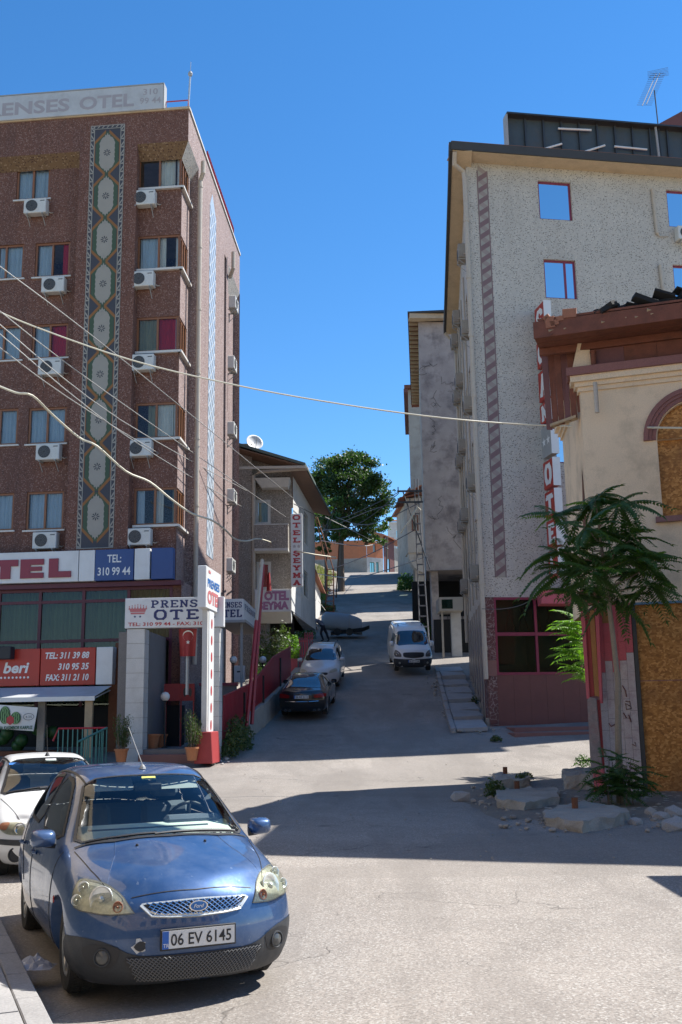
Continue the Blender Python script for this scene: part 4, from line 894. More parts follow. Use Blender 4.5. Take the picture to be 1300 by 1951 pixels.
seyma_signs()
# ------------------------------------------------------------------ red fence and its wall, leaning poles
def red_fence():
    a = gnd(432, 1420); b = Vector((-3.2, 42.5, 0)); A = Vector((-3.62, 31.4)); B = Vector((-2.15, 42.6)); fr = frame(A, B - A)
    t = thing('red_fence', 'dark red sheet metal fence rising along the left side of the street', 'fence', mw=fr); L = (B - A).length
    n = int(L / .17)
    tops = [(0, 2.4), (4, 2.92), (7.6, 3.98), (L, 4.6)]
    def top(s):
        for i in range(len(tops) - 1):
            if s <= tops[i + 1][0]: u = (s - tops[i][0]) / (tops[i + 1][0] - tops[i][0]); return tops[i][1] + (tops[i + 1][1] - tops[i][1]) * u
        return tops[-1][1]
    for k in range(n):
        s = k * .17; lean = .28 * max(0, 1 - s / 2.2); zb = (.78 if s < 2.2 else G(31.4 + s) + .8 * min(1, (s - 1.6) / 2)); zt = top(s) + .05
        MB().hexa([(s - lean, 0, zb), (s + .15 - lean, 0, zb), (s + .15 - lean, .025, zb), (s - lean, .025, zb)], [(s, 0, zt), (s + .15, 0, top(s + .17) + .05), (s + .15, .025, top(s + .17) + .05), (s, .025, zt)]).build('slat', 'redfence', t, fr)
    MB().tube([(s_, .01, top(s_) + .07) for s_ in (0, 2, 4, 5.8, 7.6, 9.5, L)], .035, 6).build('top_rail', 'redfence', t, fr)
    for s in (2.6, 5.6, 8.8): MB().box(s - .04, s + .04, -.06, -.0, G(31.4 + s), top(s) - .1).build('post', 'black', t, fr)
    w = thing('retaining_wall', 'low grey concrete wall under the red fence behind the black car', 'wall', mw=fr)
    s = 2.9
    while s < L + 2:
        e = min(s + 2.2, L + 2); MB().hexa([(s, -.12, G(31 + s) - .3), (e - .02, -.12, G(31 + e) - .3), (e - .02, .2, G(31 + e) - .3), (s, .2, G(31 + s) - .3)], [(s, -.12, G(31 + s) + .78), (e - .02, -.12, G(31 + e) + .85), (e - .02, .2, G(31 + e) + .85), (s, .2, G(31 + s) + .78)]).build('block', 'conc', w, fr, bev=.01); s = e
    for i, (pa, pb, m) in enumerate((((470, 1385, 32.5), (500, 1066, 33.8), 'redfence'), ((480, 1380, 33.0), (502, 1075, 34.0), 'redfence'))):
        p = at(pa[0], pa[1], pa[2]); q = at(pb[0], pb[1], pb[2]); mid = p.lerp(q, .62)
        o = thing('leaning_pole', ['tall red painted square pole leaning against the fence, pale at its top', 'second red pole leaning just right of the tallest leaning pole'][i], 'pole', p)
        MB().tube([p, mid], .06, 4).build('lower_length', 'redfence', o); MB().tube([mid, q], .055, 4).build('upper_length', 'pipe' if i == 0 else 'redfence', o)
red_fence()
def pink_planter():
    p = at(556, 1283, 46); t = thing('planter', 'pink painted planter box with a bright green shrub beside the silver car', 'plant', (p.x, p.y, G(46)))
    z0 = G(46); z1 = at(556, 1255, 46).z
    MB().box(p.x - .25, p.x + .25, 45.8, 46.5, z0, z1).build('box', 'pink', t)
    rnd = random.Random(5); lf = MB(); zt = at(556, 1210, 46).z
    def f():
        a = rnd.uniform(0, 2 * PI); v = rnd.uniform(0, 1); r_ = (.5 - .25 * abs(v - .4)) * rnd.uniform(.3, 1) ** .5; return Vector((p.x + math.cos(a) * r_ * .8, 46.1 + math.sin(a) * r_, z1 + (zt - z1) * v))
    leaves(lf, f, 900, .10, rnd, asp=.6); lf.build('foliage', 'leafl', t, fix=False)
    for i, (px, py) in enumerate(((578, 1215), (588, 1205))):
        q = at(px, py + 40, 50 + i * 2); o = thing('gate_leaf', ['pink slatted railing panel behind the bright shrub', 'second pink railing panel further up than the first'][i], 'railing', (q.x, q.y, q.z)); h = at(px, py, 50 + i * 2).z - q.z
        for k in range(4): MB().box(q.x - .2 + k * .12, q.x - .13 + k * .12, q.y, q.y + .04, q.z - .4, q.z + h).build('slat', 'pink', o)
        MB().box(q.x - .22, q.x + .26, q.y - .03, q.y - .002, q.z + h * .1, q.z + h * .18).box(q.x - .22, q.x + .26, q.y - .03, q.y - .002, q.z + h * .8, q.z + h * .88).build('rail', 'pink', o)
pink_planter()
# ------------------------------------------------------------------ greengrocer corner left
def shop_corner():
    fr = LF; zf = .62
    def P(px, py, dep): return fp(LF, px, py, dep)
    # posts under the awning
    for i, (px0, px1, dep, lab) in enumerate(((160, 175, -2.2, 'pale wooden post under the awning beside the railing'), (70, 84, -1.9, 'weathered grey wooden post right of the watermelon banner'), (205, 222, -1.0, 'dark brown wooden post at the right end of the grocery'))):
        a = P(px0, 1400, dep)[0]; b = P(px1, 1400, dep)[0]; o = MB().box(a, b, dep, dep + .12, .5, ZAW - .03 if i < 2 else 3.4).build('wooden_post', ['rawwood', 'conc', 'rust'][i], None, LF, bev=.01); tag(o, lab, 'post')
    # banner
    dep = -2.35; a, zt = P(-40, 1340, dep); b, z2 = P(72, 1348, dep); c, z3 = P(65, 1393, dep); _, z4 = P(-40, 1386, dep)
    t = thing('banner', 'white banner with two watermelons, a price oval and KARPUZ lettering', 'banner', mw=LF)
    N_ = 12; m = MB()
    def Q(u, v): x = a + (b - a) * u - .1 * v * u; return (x, dep + .02 * math.sin(u * 7 + v * 2), (zt + (z2 - zt) * u) * (1 - v) + (z4 + (z3 - z4) * u) * v)
    for i in range(N_):
        for j in range(3): m.poly([Q(i / N_, j / 3), Q((i + 1) / N_, j / 3), Q((i + 1) / N_, (j + 1) / 3), Q(i / N_, (j + 1) / 3)][::-1])
    m.build('cloth', 'sgnw', t, LF, smooth=True, fix=False)
    y = dep - .035; U = lambda px: P(px, 1370, dep)[0]; Z = lambda py: P(30, py, dep)[1]
    for (cx, cz, rx, rz, nm) in ((U(10), Z(1362), .17, .26, 0), (U(31), Z(1368), .16, .18, 1)):
        g = MB(); g.poly([(cx + rx * math.cos(q), y - .002 * nm, cz + rz * math.sin(q)) for q in [i * PI / 12 for i in range(24)]]); w_ = g.build('watermelon', 'wm_dark', t, LF, fix=False)
        g = MB()
        for k in (-.6, -.2, .2, .6):
            for s_ in range(8):
                v0, v1 = -1 + s_ / 4, -1 + (s_ + 1) / 4; x = lambda v: cx + rx * k * math.sqrt(max(0, 1 - v * v)) + .012 * math.sin(v * 9 + k * 5)
                g.poly([(x(v0) - .012, y - .004 - .002 * nm, cz + rz * v0), (x(v0) + .012, y - .004 - .002 * nm, cz + rz * v0), (x(v1) + .012, y - .004 - .002 * nm, cz + rz * v1), (x(v1) - .012, y - .004 - .002 * nm, cz + rz * v1)])
        g.build('stripes', 'wm_light', w_, LF, fix=False)
    cx, cz = U(21), Z(1372); MB().poly([(cx + .11 * (1 + .2 * (i % 2)) * math.cos(i * PI / 6), y - .01, cz + .12 * (1 + .2 * (i % 2)) * math.sin(i * PI / 6)) for i in range(12)]).build('slice', 'redl', t, LF, fix=False)
    cx, cz = U(55.5), Z(1366); g = MB()
    for i in range(24):
        q0, q1 = i * PI / 12, (i + 1) * PI / 12; g.poly([(cx + .17 * math.cos(q0), y, cz + .1 * math.sin(q0)), (cx + .17 * math.cos(q1), y, cz + .1 * math.sin(q1)), (cx + .155 * math.cos(q1), y, cz + .088 * math.sin(q1)), (cx + .155 * math.cos(q0), y, cz + .088 * math.sin(q0))])
    g.build('oval', 'acd', t, LF, fix=False); text('4.25', 'lettering', 'acd', t, LF, cx, cz - .035, .07, y - .002, width=.2, align='CENTER')
    text('ADANA KASIMBOR KARPUZ', 'lettering', 'wm_dark', t, LF, U(-14), Z(1389.5), .1, y - .004, width=U(64) - U(-14), bold=.03)
    # dark green goods and crates under the awning
    rnd = random.Random(3)
    for i in range(9):
        x = P(-10 + i * 13, 1410, -1.6)[0]; zz = rnd.uniform(.9, 1.5)
        o = MB().lathe([(0, 0), (.12, .03), (.18, .12), (.2, .2), (.18, .3), (.1, .38), (0, .4)], 14, 0, fr @ Matrix.Translation((x, -1.5 + rnd.uniform(-.2, .2), zz)), cap=False).build('watermelon', 'wm_dark', None, smooth=True)
        tag(o, 'dark green watermelon, %s from the left on the shelf under the awning' % ['first', 'second', 'third', 'fourth', 'fifth', 'sixth', 'seventh', 'eighth', 'ninth'][i], 'watermelon', 'watermelons on the shaded shelf under the awning')
    o = MB().box(P(-60, 1410, -1.3)[0], P(110, 1410, -1.3)[0], -1.9, -1.1, .5, .95).build('shelf', 'rust', None, LF); tag(o, 'dark wooden shelf under the grey awning', 'shelf')
    # railing red and teal
    t = thing('railing', 'low railing with teal bars and a red top rail beside the grocery post', 'railing', mw=LF)
    dep = -3.2; a = P(112, 1388, dep); b = P(204, 1386, dep); zt = a[1]; zb = .62
    MB().tube([(a[0] - .15, dep, zt - .35), (a[0], dep, zt), (b[0], dep, zt)], .03, 6).build('top_rail', 'redl', t, LF)
    for k in range(11): x = a[0] + (b[0] - a[0]) * k / 10; MB().box(x - .014, x + .014, dep - .014, dep + .014, zb, zt - .02).build('bar', 'teal', t, LF)
    c = P(190, 1420, dep - 1.1)
    for k in range(1, 9): x = b[0] - .45 * k / 8; yy = dep - 1.1 * k / 8; MB().box(x - .014, x + .014, yy - .014, yy + .014, zb - .1, zt - .02 - .35 * k / 8).build('bar', 'teal', t, LF)
    MB().tube([(b[0], dep, zt), (b[0] - .45, dep - 1.1, zt - .36)], .03, 6).build('top_rail', 'teal', t, LF)
    o = MB().box(P(215, 1350, -1.0)[0], P(238, 1350, -1.0)[0], -.9, -.8, 2.6, 4.2).build('junction_panel', 'rust', None, LF); tag(o, 'rusty electrical panel with loose wires left of the gate pillar', 'panel')
M['wm_dark'] = plain('watermelon_green', (.02, .08, .02), .5); M['wm_light'] = plain('watermelon_pale', (.2, .38, .15), .5); M['teal'] = plain('teal_paint', (.06, .22, .19), .5)
shop_corner()
# ------------------------------------------------------------------ right hotel (grey chip render)
RF = frame((5.0, 36), (8.77, 1.45)); RS = frame((5.0, 36), (-1.31, -18.9))
def right_hotel():
    t = thing('hotel_building', 'tall grey speckled hotel on the right with a maroon zigzag stripe up its corner', 'building', mw=RF)
    f = lambda px, py, d=0: fp(RF, px, py, d); g = lambda px, py, d=0: fp(RS, px, py, d)
    zt = 22.66; zg = f(1000, 1138)[1]; W = 15; L = 11.03
    def B(a, b, c, d, dep=.1): return (f(a, (c + d) / 2, dep)[0], f(b, (c + d) / 2, dep)[0], f((a + b) / 2, d, dep)[1], f((a + b) / 2, c, dep)[1])
    wins = [B(1025, 1088, 348, 421), B(1036, 1097, 497, 571), B(1270, 1340, 366, 436), B(1283, 1352, 508, 590), B(1046, 1104, 655, 730), B(1056, 1114, 812, 884), B(1290, 1350, 660, 740)]
    m = MB(); wall(m, 0, W, zg, zt, 0, wins, .12); m.build('wall', 'terr', t, RF); m = MB(); E0, E1 = Vector((19.8, 38.45, 0)), Vector((20.5, 50.5, 0)); e_ = lambda p, z: Vector((p[0], p[1], z)); Fa = Vector((5.76, 47.0, 0)); zf = 19.9; E1 = Vector((20.4, 47.0, 0))
    m.poly([e_((5.0, 36), zt), e_(E0, zt), e_(E1, zf), e_(Fa, zf)]); m.poly([e_(E0, 0), e_(E1, 0), e_(E1, zf), e_(E0, zt)]); m.build('wall', 'terr', t)
    for k, q in enumerate(wins):
        op = k in (1, 3)
        w_ = window(t, RF, *q, y=.1, n=1, fm='crim', gm='mirror', fw=.07, sill=(.1,), split=[.68] if op else None, label='crimson framed window with a narrow right sash' if op else None)
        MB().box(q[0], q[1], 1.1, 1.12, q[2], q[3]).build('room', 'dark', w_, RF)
    # side wall with recessed windows seen at a slant
    wz = []
    for r_ in range(4):
        z0 = 7.0 + r_ * 3.05
        for s_ in (-2.4, -4.9, -7.3, -9.6): wz.append((s_ - 1.0, s_, z0 + .9, z0 + 2.2))
    m = MB(); wall(m, -L, 0, zg, zf, 0, wz, .14); m.poly([(-L, 0, zf), (0, 0, zf), (0, 0, zt)]); m.poly([(-L, 0, 0), (-L, 14, 0), (-L, 14, zf), (-L, 0, zf)]); m.build('wall', 'terr', t, RS)
    for q in wz: window(t, RS, *q, y=.1, n=1, fm='crim', gm='shopglass', fw=.06, cur=['cur_w'])
    # zigzag stripe
    zT, zB = f(922, 326)[1], f(950, 1100)[1]; x0 = f(908.5, 700)[0]; x0 = (f(912, 330)[0] + f(943, 1100)[0]) / 2; x1 = x0 + .36
    st = MB().box(x0, x1, -.012, 0, zB, zT).build('zigzag_stripe', 'bord', t, RF); n = 33; h = (zT - zB) / n
    MB().box(x0 - .03, x0, -.02, 0, zB, zT).box(x1, x1 + .03, -.02, 0, zB, zT).build('stripe_edge', 'bord2', st, RF)
    for k in range(n):
        z = zB + k * h
        MB().poly([(x0 + .01, -.0165, z), (x1 - .01, -.0165, z + h * .5), (x1 - .01, -.0165, z + h * .95), (x0 + .01, -.0165, z + h * .45)]).build('chevron', 'bord2', st, RF, fix=False); MB().poly([(x1 - .01, -.0150, z + h * .5), (x0 + .01, -.0150, z + h), (x0 + .01, -.0150, z + h * 1.45), (x1 - .01, -.0150, z + h * .95)]).build('chevron', 'bord3', st, RF, fix=False)
    # eaves, gutter
    e = .74
    MB().box(-e, W, -e, -.002, zt - .02, zt + .0).build('soffit', 'soffit', t, RF)
    ev = MB(); ev.box(-e - .03, W, -e - .06, -e + .04, zt + .002, zt + .34); ev.build('eave_edge', 'darkroof', t, RF)
    ff = frame((RF @ Vector((-e, -e, 0))).to_2d(), (1.31, 18.9)); 
    zf2 = zf + .02; L2 = L + .9
    MB().hexa([(0, -.02, zt - .03), (L2, -.02, zf2 - .03), (L2, .1, zf2 - .03), (0, .1, zt - .03)], [(0, -.02, zt + .335), (L2, -.02, zf2 + .335), (L2, .1, zf2 + .335), (0, .1, zt + .335)]).build('eave_edge', 'darkroof', t, ff); MB().hexa([(.1, -.76, zt - .024), (L2, -.76, zf2 - .024), (L2, -.022, zf2 - .024), (.1, -.022, zt - .024)], [(.1, -.76, zt - .004), (L2, -.76, zf2 - .004), (L2, -.022, zf2 - .004), (.1, -.022, zt - .004)]).build('soffit', 'soffit', t, ff)
    MB().prism([(-e, -e, zt + .34), (W, -e, zt + .34), (W, 4, zt + 1.4), (3.5, 4, zt + 1.4)], (0, 0, .05)).build('roof', 'tile', t, RF); MB().prism([(4.3, 35.35, zt + .341), (8.3, 40.5, zt + 1.4), (9.4, 47.5, zf + 1.4), (5.2, 47.5, zf + .34)], (0, 0, .05)).build('roof', 'tile', t)
    # fascia painted cream under the gutter
    # downpipes
    dz = MB(); dz.tube([(-.62, -.7, zt - .02), (-.55, -.35, zt - .35), (-.14, -.12, zt - .5), (-.10, -.12, zt - .9), (-.10, -.12, 3.0)], .085, 10)
    for k in range(8): dz.tube([(-.10, -.12, 4 + k * 2.3), (-.10, -.12, 4.12 + k * 2.3)], .105, 10)
    dz.build('downpipe', 'pipe', t, RF)
    MB().tube([(-L + .3, -.6, zf - .05), (-L + .25, -.12, zf - .6), (-L + .3, -.12, 5)], .08, 8).build('downpipe', 'pipe', t, RS)
    for s_ in (-3.8, -6.2, -8.5, -10.4): MB().tube([(s_, -.05, 6.2), (s_, -.05, 19.6)], .035, 6).build('drain_hose', 'pipe', t, RS)
    for (px, py0, py1) in ((1243, 360, 444), (1258, 505, 588)):
        x, z1 = f(px, py0, -.06); z0 = f(px, py1, -.06)[1]; MB().tube([(x, -.06, z1), (x + .06, -.06, z0), (x + .15, -.06, z0 - .12), (x + .5, -.04, z0 - .08)], [.07, .07, .02, .02], 8).build('vent_pipe', 'pipe', t, RF)
    # ground floor
    xs = [f(945, 1200)[0], f(1022, 1200)[0], f(1105, 1200)[0], f(1105, 1200)[0] + 1.6]; z2 = f(1000, 1283)[1]; zm = f(1000, 1208)[1]; z0 = f(1000, 1386)[1]
    p = MB(); x = f(928, 1250)[0]; n = 9; hh = (zg - .9) / n
    for k in range(n): MB().box(.0, xs[0] - .04, -.03, .3, .9 + k * hh + .004, .9 + (k + 1) * hh - .004).build('marble_slab', 'marble' if k != 4 else 'stepred', t, RF)
    s = MB(); s.box(xs[0] - .04, xs[-1], -.01, .08, zg - .09, zg); s.box(xs[0] - .04, xs[-1], -.01, .08, z2 - .05, z2 + .04); s.box(xs[0], xs[-1], -.012, .07, zm - .06, zm + .06)
    for q in xs: s.box(q - .05, q + .04, -.014, .075, z2 + .04, zg - .09)
    so = s.build('shop_front', 'crim', t, RF)
    for i in range(3):
        for (a, b) in ((z2, zm), (zm, zg - .05)): MB().poly([(xs[i], .04, a), (xs[i + 1], .04, a), (xs[i + 1], .043, b), (xs[i], .043, b)]).build('pane', 'shopglass', so, RF, fix=False)
    MB().box(.1, xs[-1] + 2, .5, .52, z2 - .3, zg).build('room_curtain', 'greencur', so, RF)
    for k in range(8): MB().box(xs[0] - .04 + k * .6, xs[0] + .555 + k * .6, -.0, .1, z0 - .3, z2 - .051).build('panel', 'rosewood', t, RF)
    MB().box(xs[-1], W, .0, .3, 0, zg).box(0, xs[0], .31, .4, 0, zg).build('wall', 'rosewood', t, RF)
    # lattice grille leaning inside the window
    l = MB(); 
    for k in range(4):
        x = xs[0] + .35 + k * .5; l.tube([(x, .1, zm + .02), (x + .25, .12, zm + .95)], .014, 4); l.tube([(x + .45, .1, zm + .02), (x + .12, .12, zm + .95)], .014, 4)
    l.build('lattice', 'black', so, RF)
    # side ground floor: slabs of marble between maroon piers on a stepped base
    for k in range(7):
        a = -k * 1.55 - .02; zz = G(36 + k * 1.5) + .25; m_ = MB().box(a - 1.2, a - .0, -.02, .1, zz, zg).build('marble_slab', 'marble', t, RS); MB().box(a - 1.53, a - 1.22, -.05, .1, zz, zg).build('pier', 'plaster2', t, RS)
        MB().box(a - 1.54, a, -.10, .12, zz - 1.2, zz - .002).build('plinth', 'conc', t, RS)
    # pink marquee above the entrance
    a, z1 = f(1030, 1122, -.9); b, zz = f(1110, 1150, -.9); MB().hexa([(a, -.9, zz), (a + 2.8, -.9, zz), (a + 2.8, 0, zz), (a + .2, 0, zz)], [(a + .1, -.85, z1), (a + 2.8, -.85, z1), (a + 2.8, 0, z1), (a + .2, 0, z1)]).build('marquee', 'pink', t, RF)
    # steps
    for i, (x0, d0) in enumerate(((f(944, 1400)[0], -2.1), (f(958, 1400)[0], -1.3))):
        o = MB().box(x0, x0 + 5, d0, -.02 - i * .001, .4, [z0 - .14, z0 + .02][i]).build('step', 'stepred', t, RF, bev=.012)
    return f, g, zt
M['bord3'] = plain('border_rose_grey', (.30, .24, .21), .7); M['greencur'] = plain('green_dark_cloth', (.02, .065, .055), .8)
RH = right_hotel()
def right_acs():
    f, g, zt = RH; grp = 'air conditioners on the street side of the grey speckled hotel'
    L_ = [(875, 485), (865, 608), (882, 626), (861, 660), (870, 727), (886, 773), (864, 774), (875, 852), (869, 889), (893, 920), (880, 983), (874, 1008), (898, 1092), (878, 1122)]
    where = ['highest under the eave', 'second highest, by the eave end', 'third highest, by the downpipe', 'just below the eave end', 'above the cable, inner pipe side', 'by the downpipe above the cable', 'above the cable, farthest away', 'first below the cable', 'second below the cable', 'largest looking, at mid height', 'upper of the lower pair', 'lower of the lower pair', 'lowest but one', 'lowest of all']
    for k, (px, py) in enumerate(L_):
        s_, z = g(px, py, -.28); s_ = max(min(s_, -1.6), -10.4)
        ac(RS, s_, z - .28, -.02, 'weathered air conditioner on the grey hotel side, %s' % where[k], grp, k=1)
    s_, z = f(1308, 445, -.2); ac(RF, s_, z - .3, -.02, 'air conditioner by the top right window of the grey hotel at the picture edge', None)
right_acs()
def right_roof():
    f, g, zt = RH; y = 1.6; F1 = lambda px, py: fp(RF, px, py, y)
    t = thing('billboard', 'dark back of a long rooftop billboard with steel ribs on the grey hotel', 'billboard', mw=RF)
    x0, z1 = F1(965, 222); zb = zt + .5
    for k in range(12): MB().box(x0 + .05 + k * .78, x0 + .825 + k * .78, y + .1, y + .14, zb, z1 - .02).build('sheet', 'billb', t, RF)
    for k in range(13): MB().box(x0 + k * .78 - .02, x0 + .04 + k * .78, y, y + .1, zb, z1).build('rib', 'rib', t, RF)
    MB().box(x0 - .05, x0 + 10, y - .25, y + .2, z1, z1 + .07).build('top_edge', 'rib', t, RF); MB().box(x0 - .08, x0 - .02, y - .2, y + .2, zb, z1).build('side_edge', 'steelmatt', t, RF)
    for (a, b, c, d) in ((1063, 246, 1126, 249), (1170, 280, 1232, 286), (1026, 288, 1070, 275), (1114, 290, 1152, 278)):
        p = F1(a, b); q = F1(c, d); MB().tube([(p[0], y - .04, p[1]), (q[0], y - .04, q[1])], .045, 6).build('tube_light', 'sgnw', t, RF)
    p = F1(1247, 245); q = F1(1254, 300); MB().tube([(p[0], y - .1, p[1]), (q[0], y - .1, q[1] - .3)], .05, 6).build('prop', 'steelmatt', t, RF)
    # tv antenna
    b = at(1256, 232, 39); c = at(1247, 172, 39); t = thing('tv_antenna', 'rooftop television antenna with many short elements on a thin bent mast', 'antenna', (b.x, b.y, zt + 1.0))
    MB().tube([(b.x, b.y, zt + .8), c], .025, 6).build('mast', 'rib', t)
    p, q = at(1228, 200, 38.3), at(1254, 140, 39.3)
    for off in (-.09, .09):
        o_ = Vector((off, 0, off * .4)); MB().tube([p + o_, q + o_], .015, 5).build('boom', 'black', t)
    e = MB()
    for k in range(17):
        u = k / 16; c = p.lerp(q, u); e.tube([c + Vector((-.28, .1, .07)), c + Vector((.28, -.1, -.07))], .009, 4)
    for k in range(-3, 4):
        e.tube([q + Vector((-.45, 0, .06 * k - .1)), q + Vector((.45, 0, .06 * k + .1))], .007, 4)
    e.build('elements', 'black', t)
    p = at(1262, 220, 52); m = MB(); a, b = at(1255, 236, 52), at(1302, 205, 52); m.prism([a, (b.x + 3, 52, b.z + 1.5), (b.x + 3, 52, 20), (a.x, 52, 20)], (0, 4, 0)); o = m.build('house_gable', 'rosewood'); tag(o, 'reddish gable of a house behind the far right end of the billboard', 'building')
    # projecting letter sign
    t = thing('vertical_sign', 'projecting vertical sign of red letter boxes ending in OTEL on the grey hotel', 'sign', mw=RF)
    xs = fp(RF, 1041, 850, -.6)[0]; lst = [('S', 584, 644), ('O', 650, 698), ('A', 706, 762), ('N', 768, 806), ('*', 812, 870), ('O', 878, 930), ('T', 936, 985), ('E', 991, 1042), ('L', 1048, 1100)]
    ff = frame((RF @ Vector((xs, -.12, 0))).to_2d(), -(RF.to_3x3() @ Vector((0, 1, 0))).to_2d())   # face turned to the street
    for ch, a, b in lst:
        z1, z0 = fp(RF, 1047, a, -.6)[1], fp(RF, 1047, b, -.6)[1]
        bx = MB().box(.05, 1.0, 0, .26, z0, z1).build('letter_box', 'sgnred' if ch != '*' else 'steelmatt', t, ff, bev=.01); MB().box(1.001, 1.03, -.01, .27, z0 - .01, z1 + .01).build('trim', 'sgnw', bx, ff)
        h = (z1 - z0) * .68
        if ch == '*':
            for sx in (.3, .72):
                m = MB(); cz = (z0 + z1) / 2; P = [(sx + (.19 if i % 2 == 0 else .08) * math.sin(i * PI / 5), -.008, cz + (.19 if i % 2 == 0 else .08) * math.cos(i * PI / 5)) for i in range(10)]
                for i in range(10): m.poly([(sx, -.008, cz), P[i], P[(i + 1) % 10]])
                m.build('star', 'wletter', bx, ff, fix=False)
        else: slab(ch, 'letter', 'wletter', bx, ff, .22, (z0 + z1) / 2 - h / 2, .62, h, -.01, t=.4)
    zA, zB_ = fp(RF, 1030, 590, -.1)[1], fp(RF, 1030, 1100, -.1)[1]
    l = MB(); l.box(-.02, .02, .1, .14, zB_, zA)
    for k in range(26): z = zB_ + (zA - zB_) * k / 25; l.tube([(-.12, .12, z + .1), (.06, .12, z)], .012, 4)
    l.build('bracket', 'steelmatt', t, ff)
right_roof()
# ------------------------------------------------------------------ unplastered block behind
BY = 54.5; BX = 5.14 * BY / 62; UF = frame((BX, BY), (1, .06)); US = frame((BX, BY), (-1.25, -16.5))
def block2():
    t = thing('apartment_block', 'tall bare plaster building with cracks behind the grey hotel, its base hollow and dark', 'building', mw=UF)
    zt = at(800, 613, BY).z; zb = fp(UF, 825, 1087)[1]
    m = MB(); wall(m, 0, 5.5, zb, zt, 0); m.build('wall', 'plaster', t, UF); m = MB()
    for z in (zb, zt): m.poly([(-16.5, 0, z), (0, 0, z), (0, 5.5, z), (-16.5, 5.5, z)])
    m.poly([(-16.5, 5.5, 4), (0, 5.5, 4), (0, 5.5, zt), (-16.5, 5.5, zt)]); m.build('wall', 'plaster', t, US)
    wz = [(-s_ - .9, -s_, 10.5 + r_ * 2.9 + .4, 10.5 + r_ * 2.9 + 1.7) for r_ in range(4) for s_ in (3, 6, 9, 12)]
    m = MB(); wall(m, -16.5, 0, zb, zt, 0, wz, .15); m.poly([(-16.5, 0, 5), (-16.5, 5.5, 5), (-16.5, 5.5, zt), (-16.5, 0, zt)]); m.build('wall', 'plaster2', t, US)
    for q in wz: window(t, US, *q, y=.1, n=1, fm='white_side', gm='shopglass')
    e = .55
    MB().box(-e, 5.5, -e, 0, zt + .0, zt + .28).build('eave', 'soffit', t, UF); MB().box(-16.8, e + .05, -e - .03, 5.6, zt + .285, zt + .40).build('roof_edge', 'darkroof', t, US)
    b = MB(); b.box(-16.8, e, -e, -.003, zt + .12, zt + .27); b.build('eave', 'oldwood', t, US)
    for k in range(22): MB().box(-15.6 + k * .72, -15.45 + k * .72, -e + .02, -.01, zt - .05, zt + .115).build('rafter', 'rawwood', t, US)
    # cracks as grooves proud 3 mm dark threads
    rnd = random.Random(4); c = MB()
    for (sx, sz, n_) in ((.9, 19.5, 14), (1.2, 20.3, 12), (.5, 18.0, 10), (.8, 16, 12), (1.0, 13.5, 12), (.6, 21.0, 12), (.3, 20.8, 10), (1.2, 11.8, 9)):
        P = [(sx, -.004, sz)]
        for _ in range(n_): x, _y, z = P[-1]; P.append((x + rnd.uniform(-.25, .25), -.004, z + rnd.uniform(-.28, .2)))
        c.tube(P, .012, 3, cap=False)
    tag(c.build('cracks', 'darkroof', t, UF), kind='stuff')
    # hollow base: slab, pillars and low store below
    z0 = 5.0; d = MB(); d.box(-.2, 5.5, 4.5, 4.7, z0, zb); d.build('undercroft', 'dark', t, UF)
    for x in (.3, 3.2): MB().box(x, x + .4, .4, .8, z0 - .5, zb).build('pillar', 'plaster', t, UF)
    MB().box(.4, 5, .8, 1.0, z0 - 1, z0 + 2.0).build('low_wall', 'plaster', t, UF)
    g = MB()
    for k in range(8): g.tube([(1.2 + k * .16, .75, z0 + 1.5), (1.2 + k * .16, .75, z0 + 2.3)], .015, 4)
    g.build('grille', 'rib', t, UF)
block2()
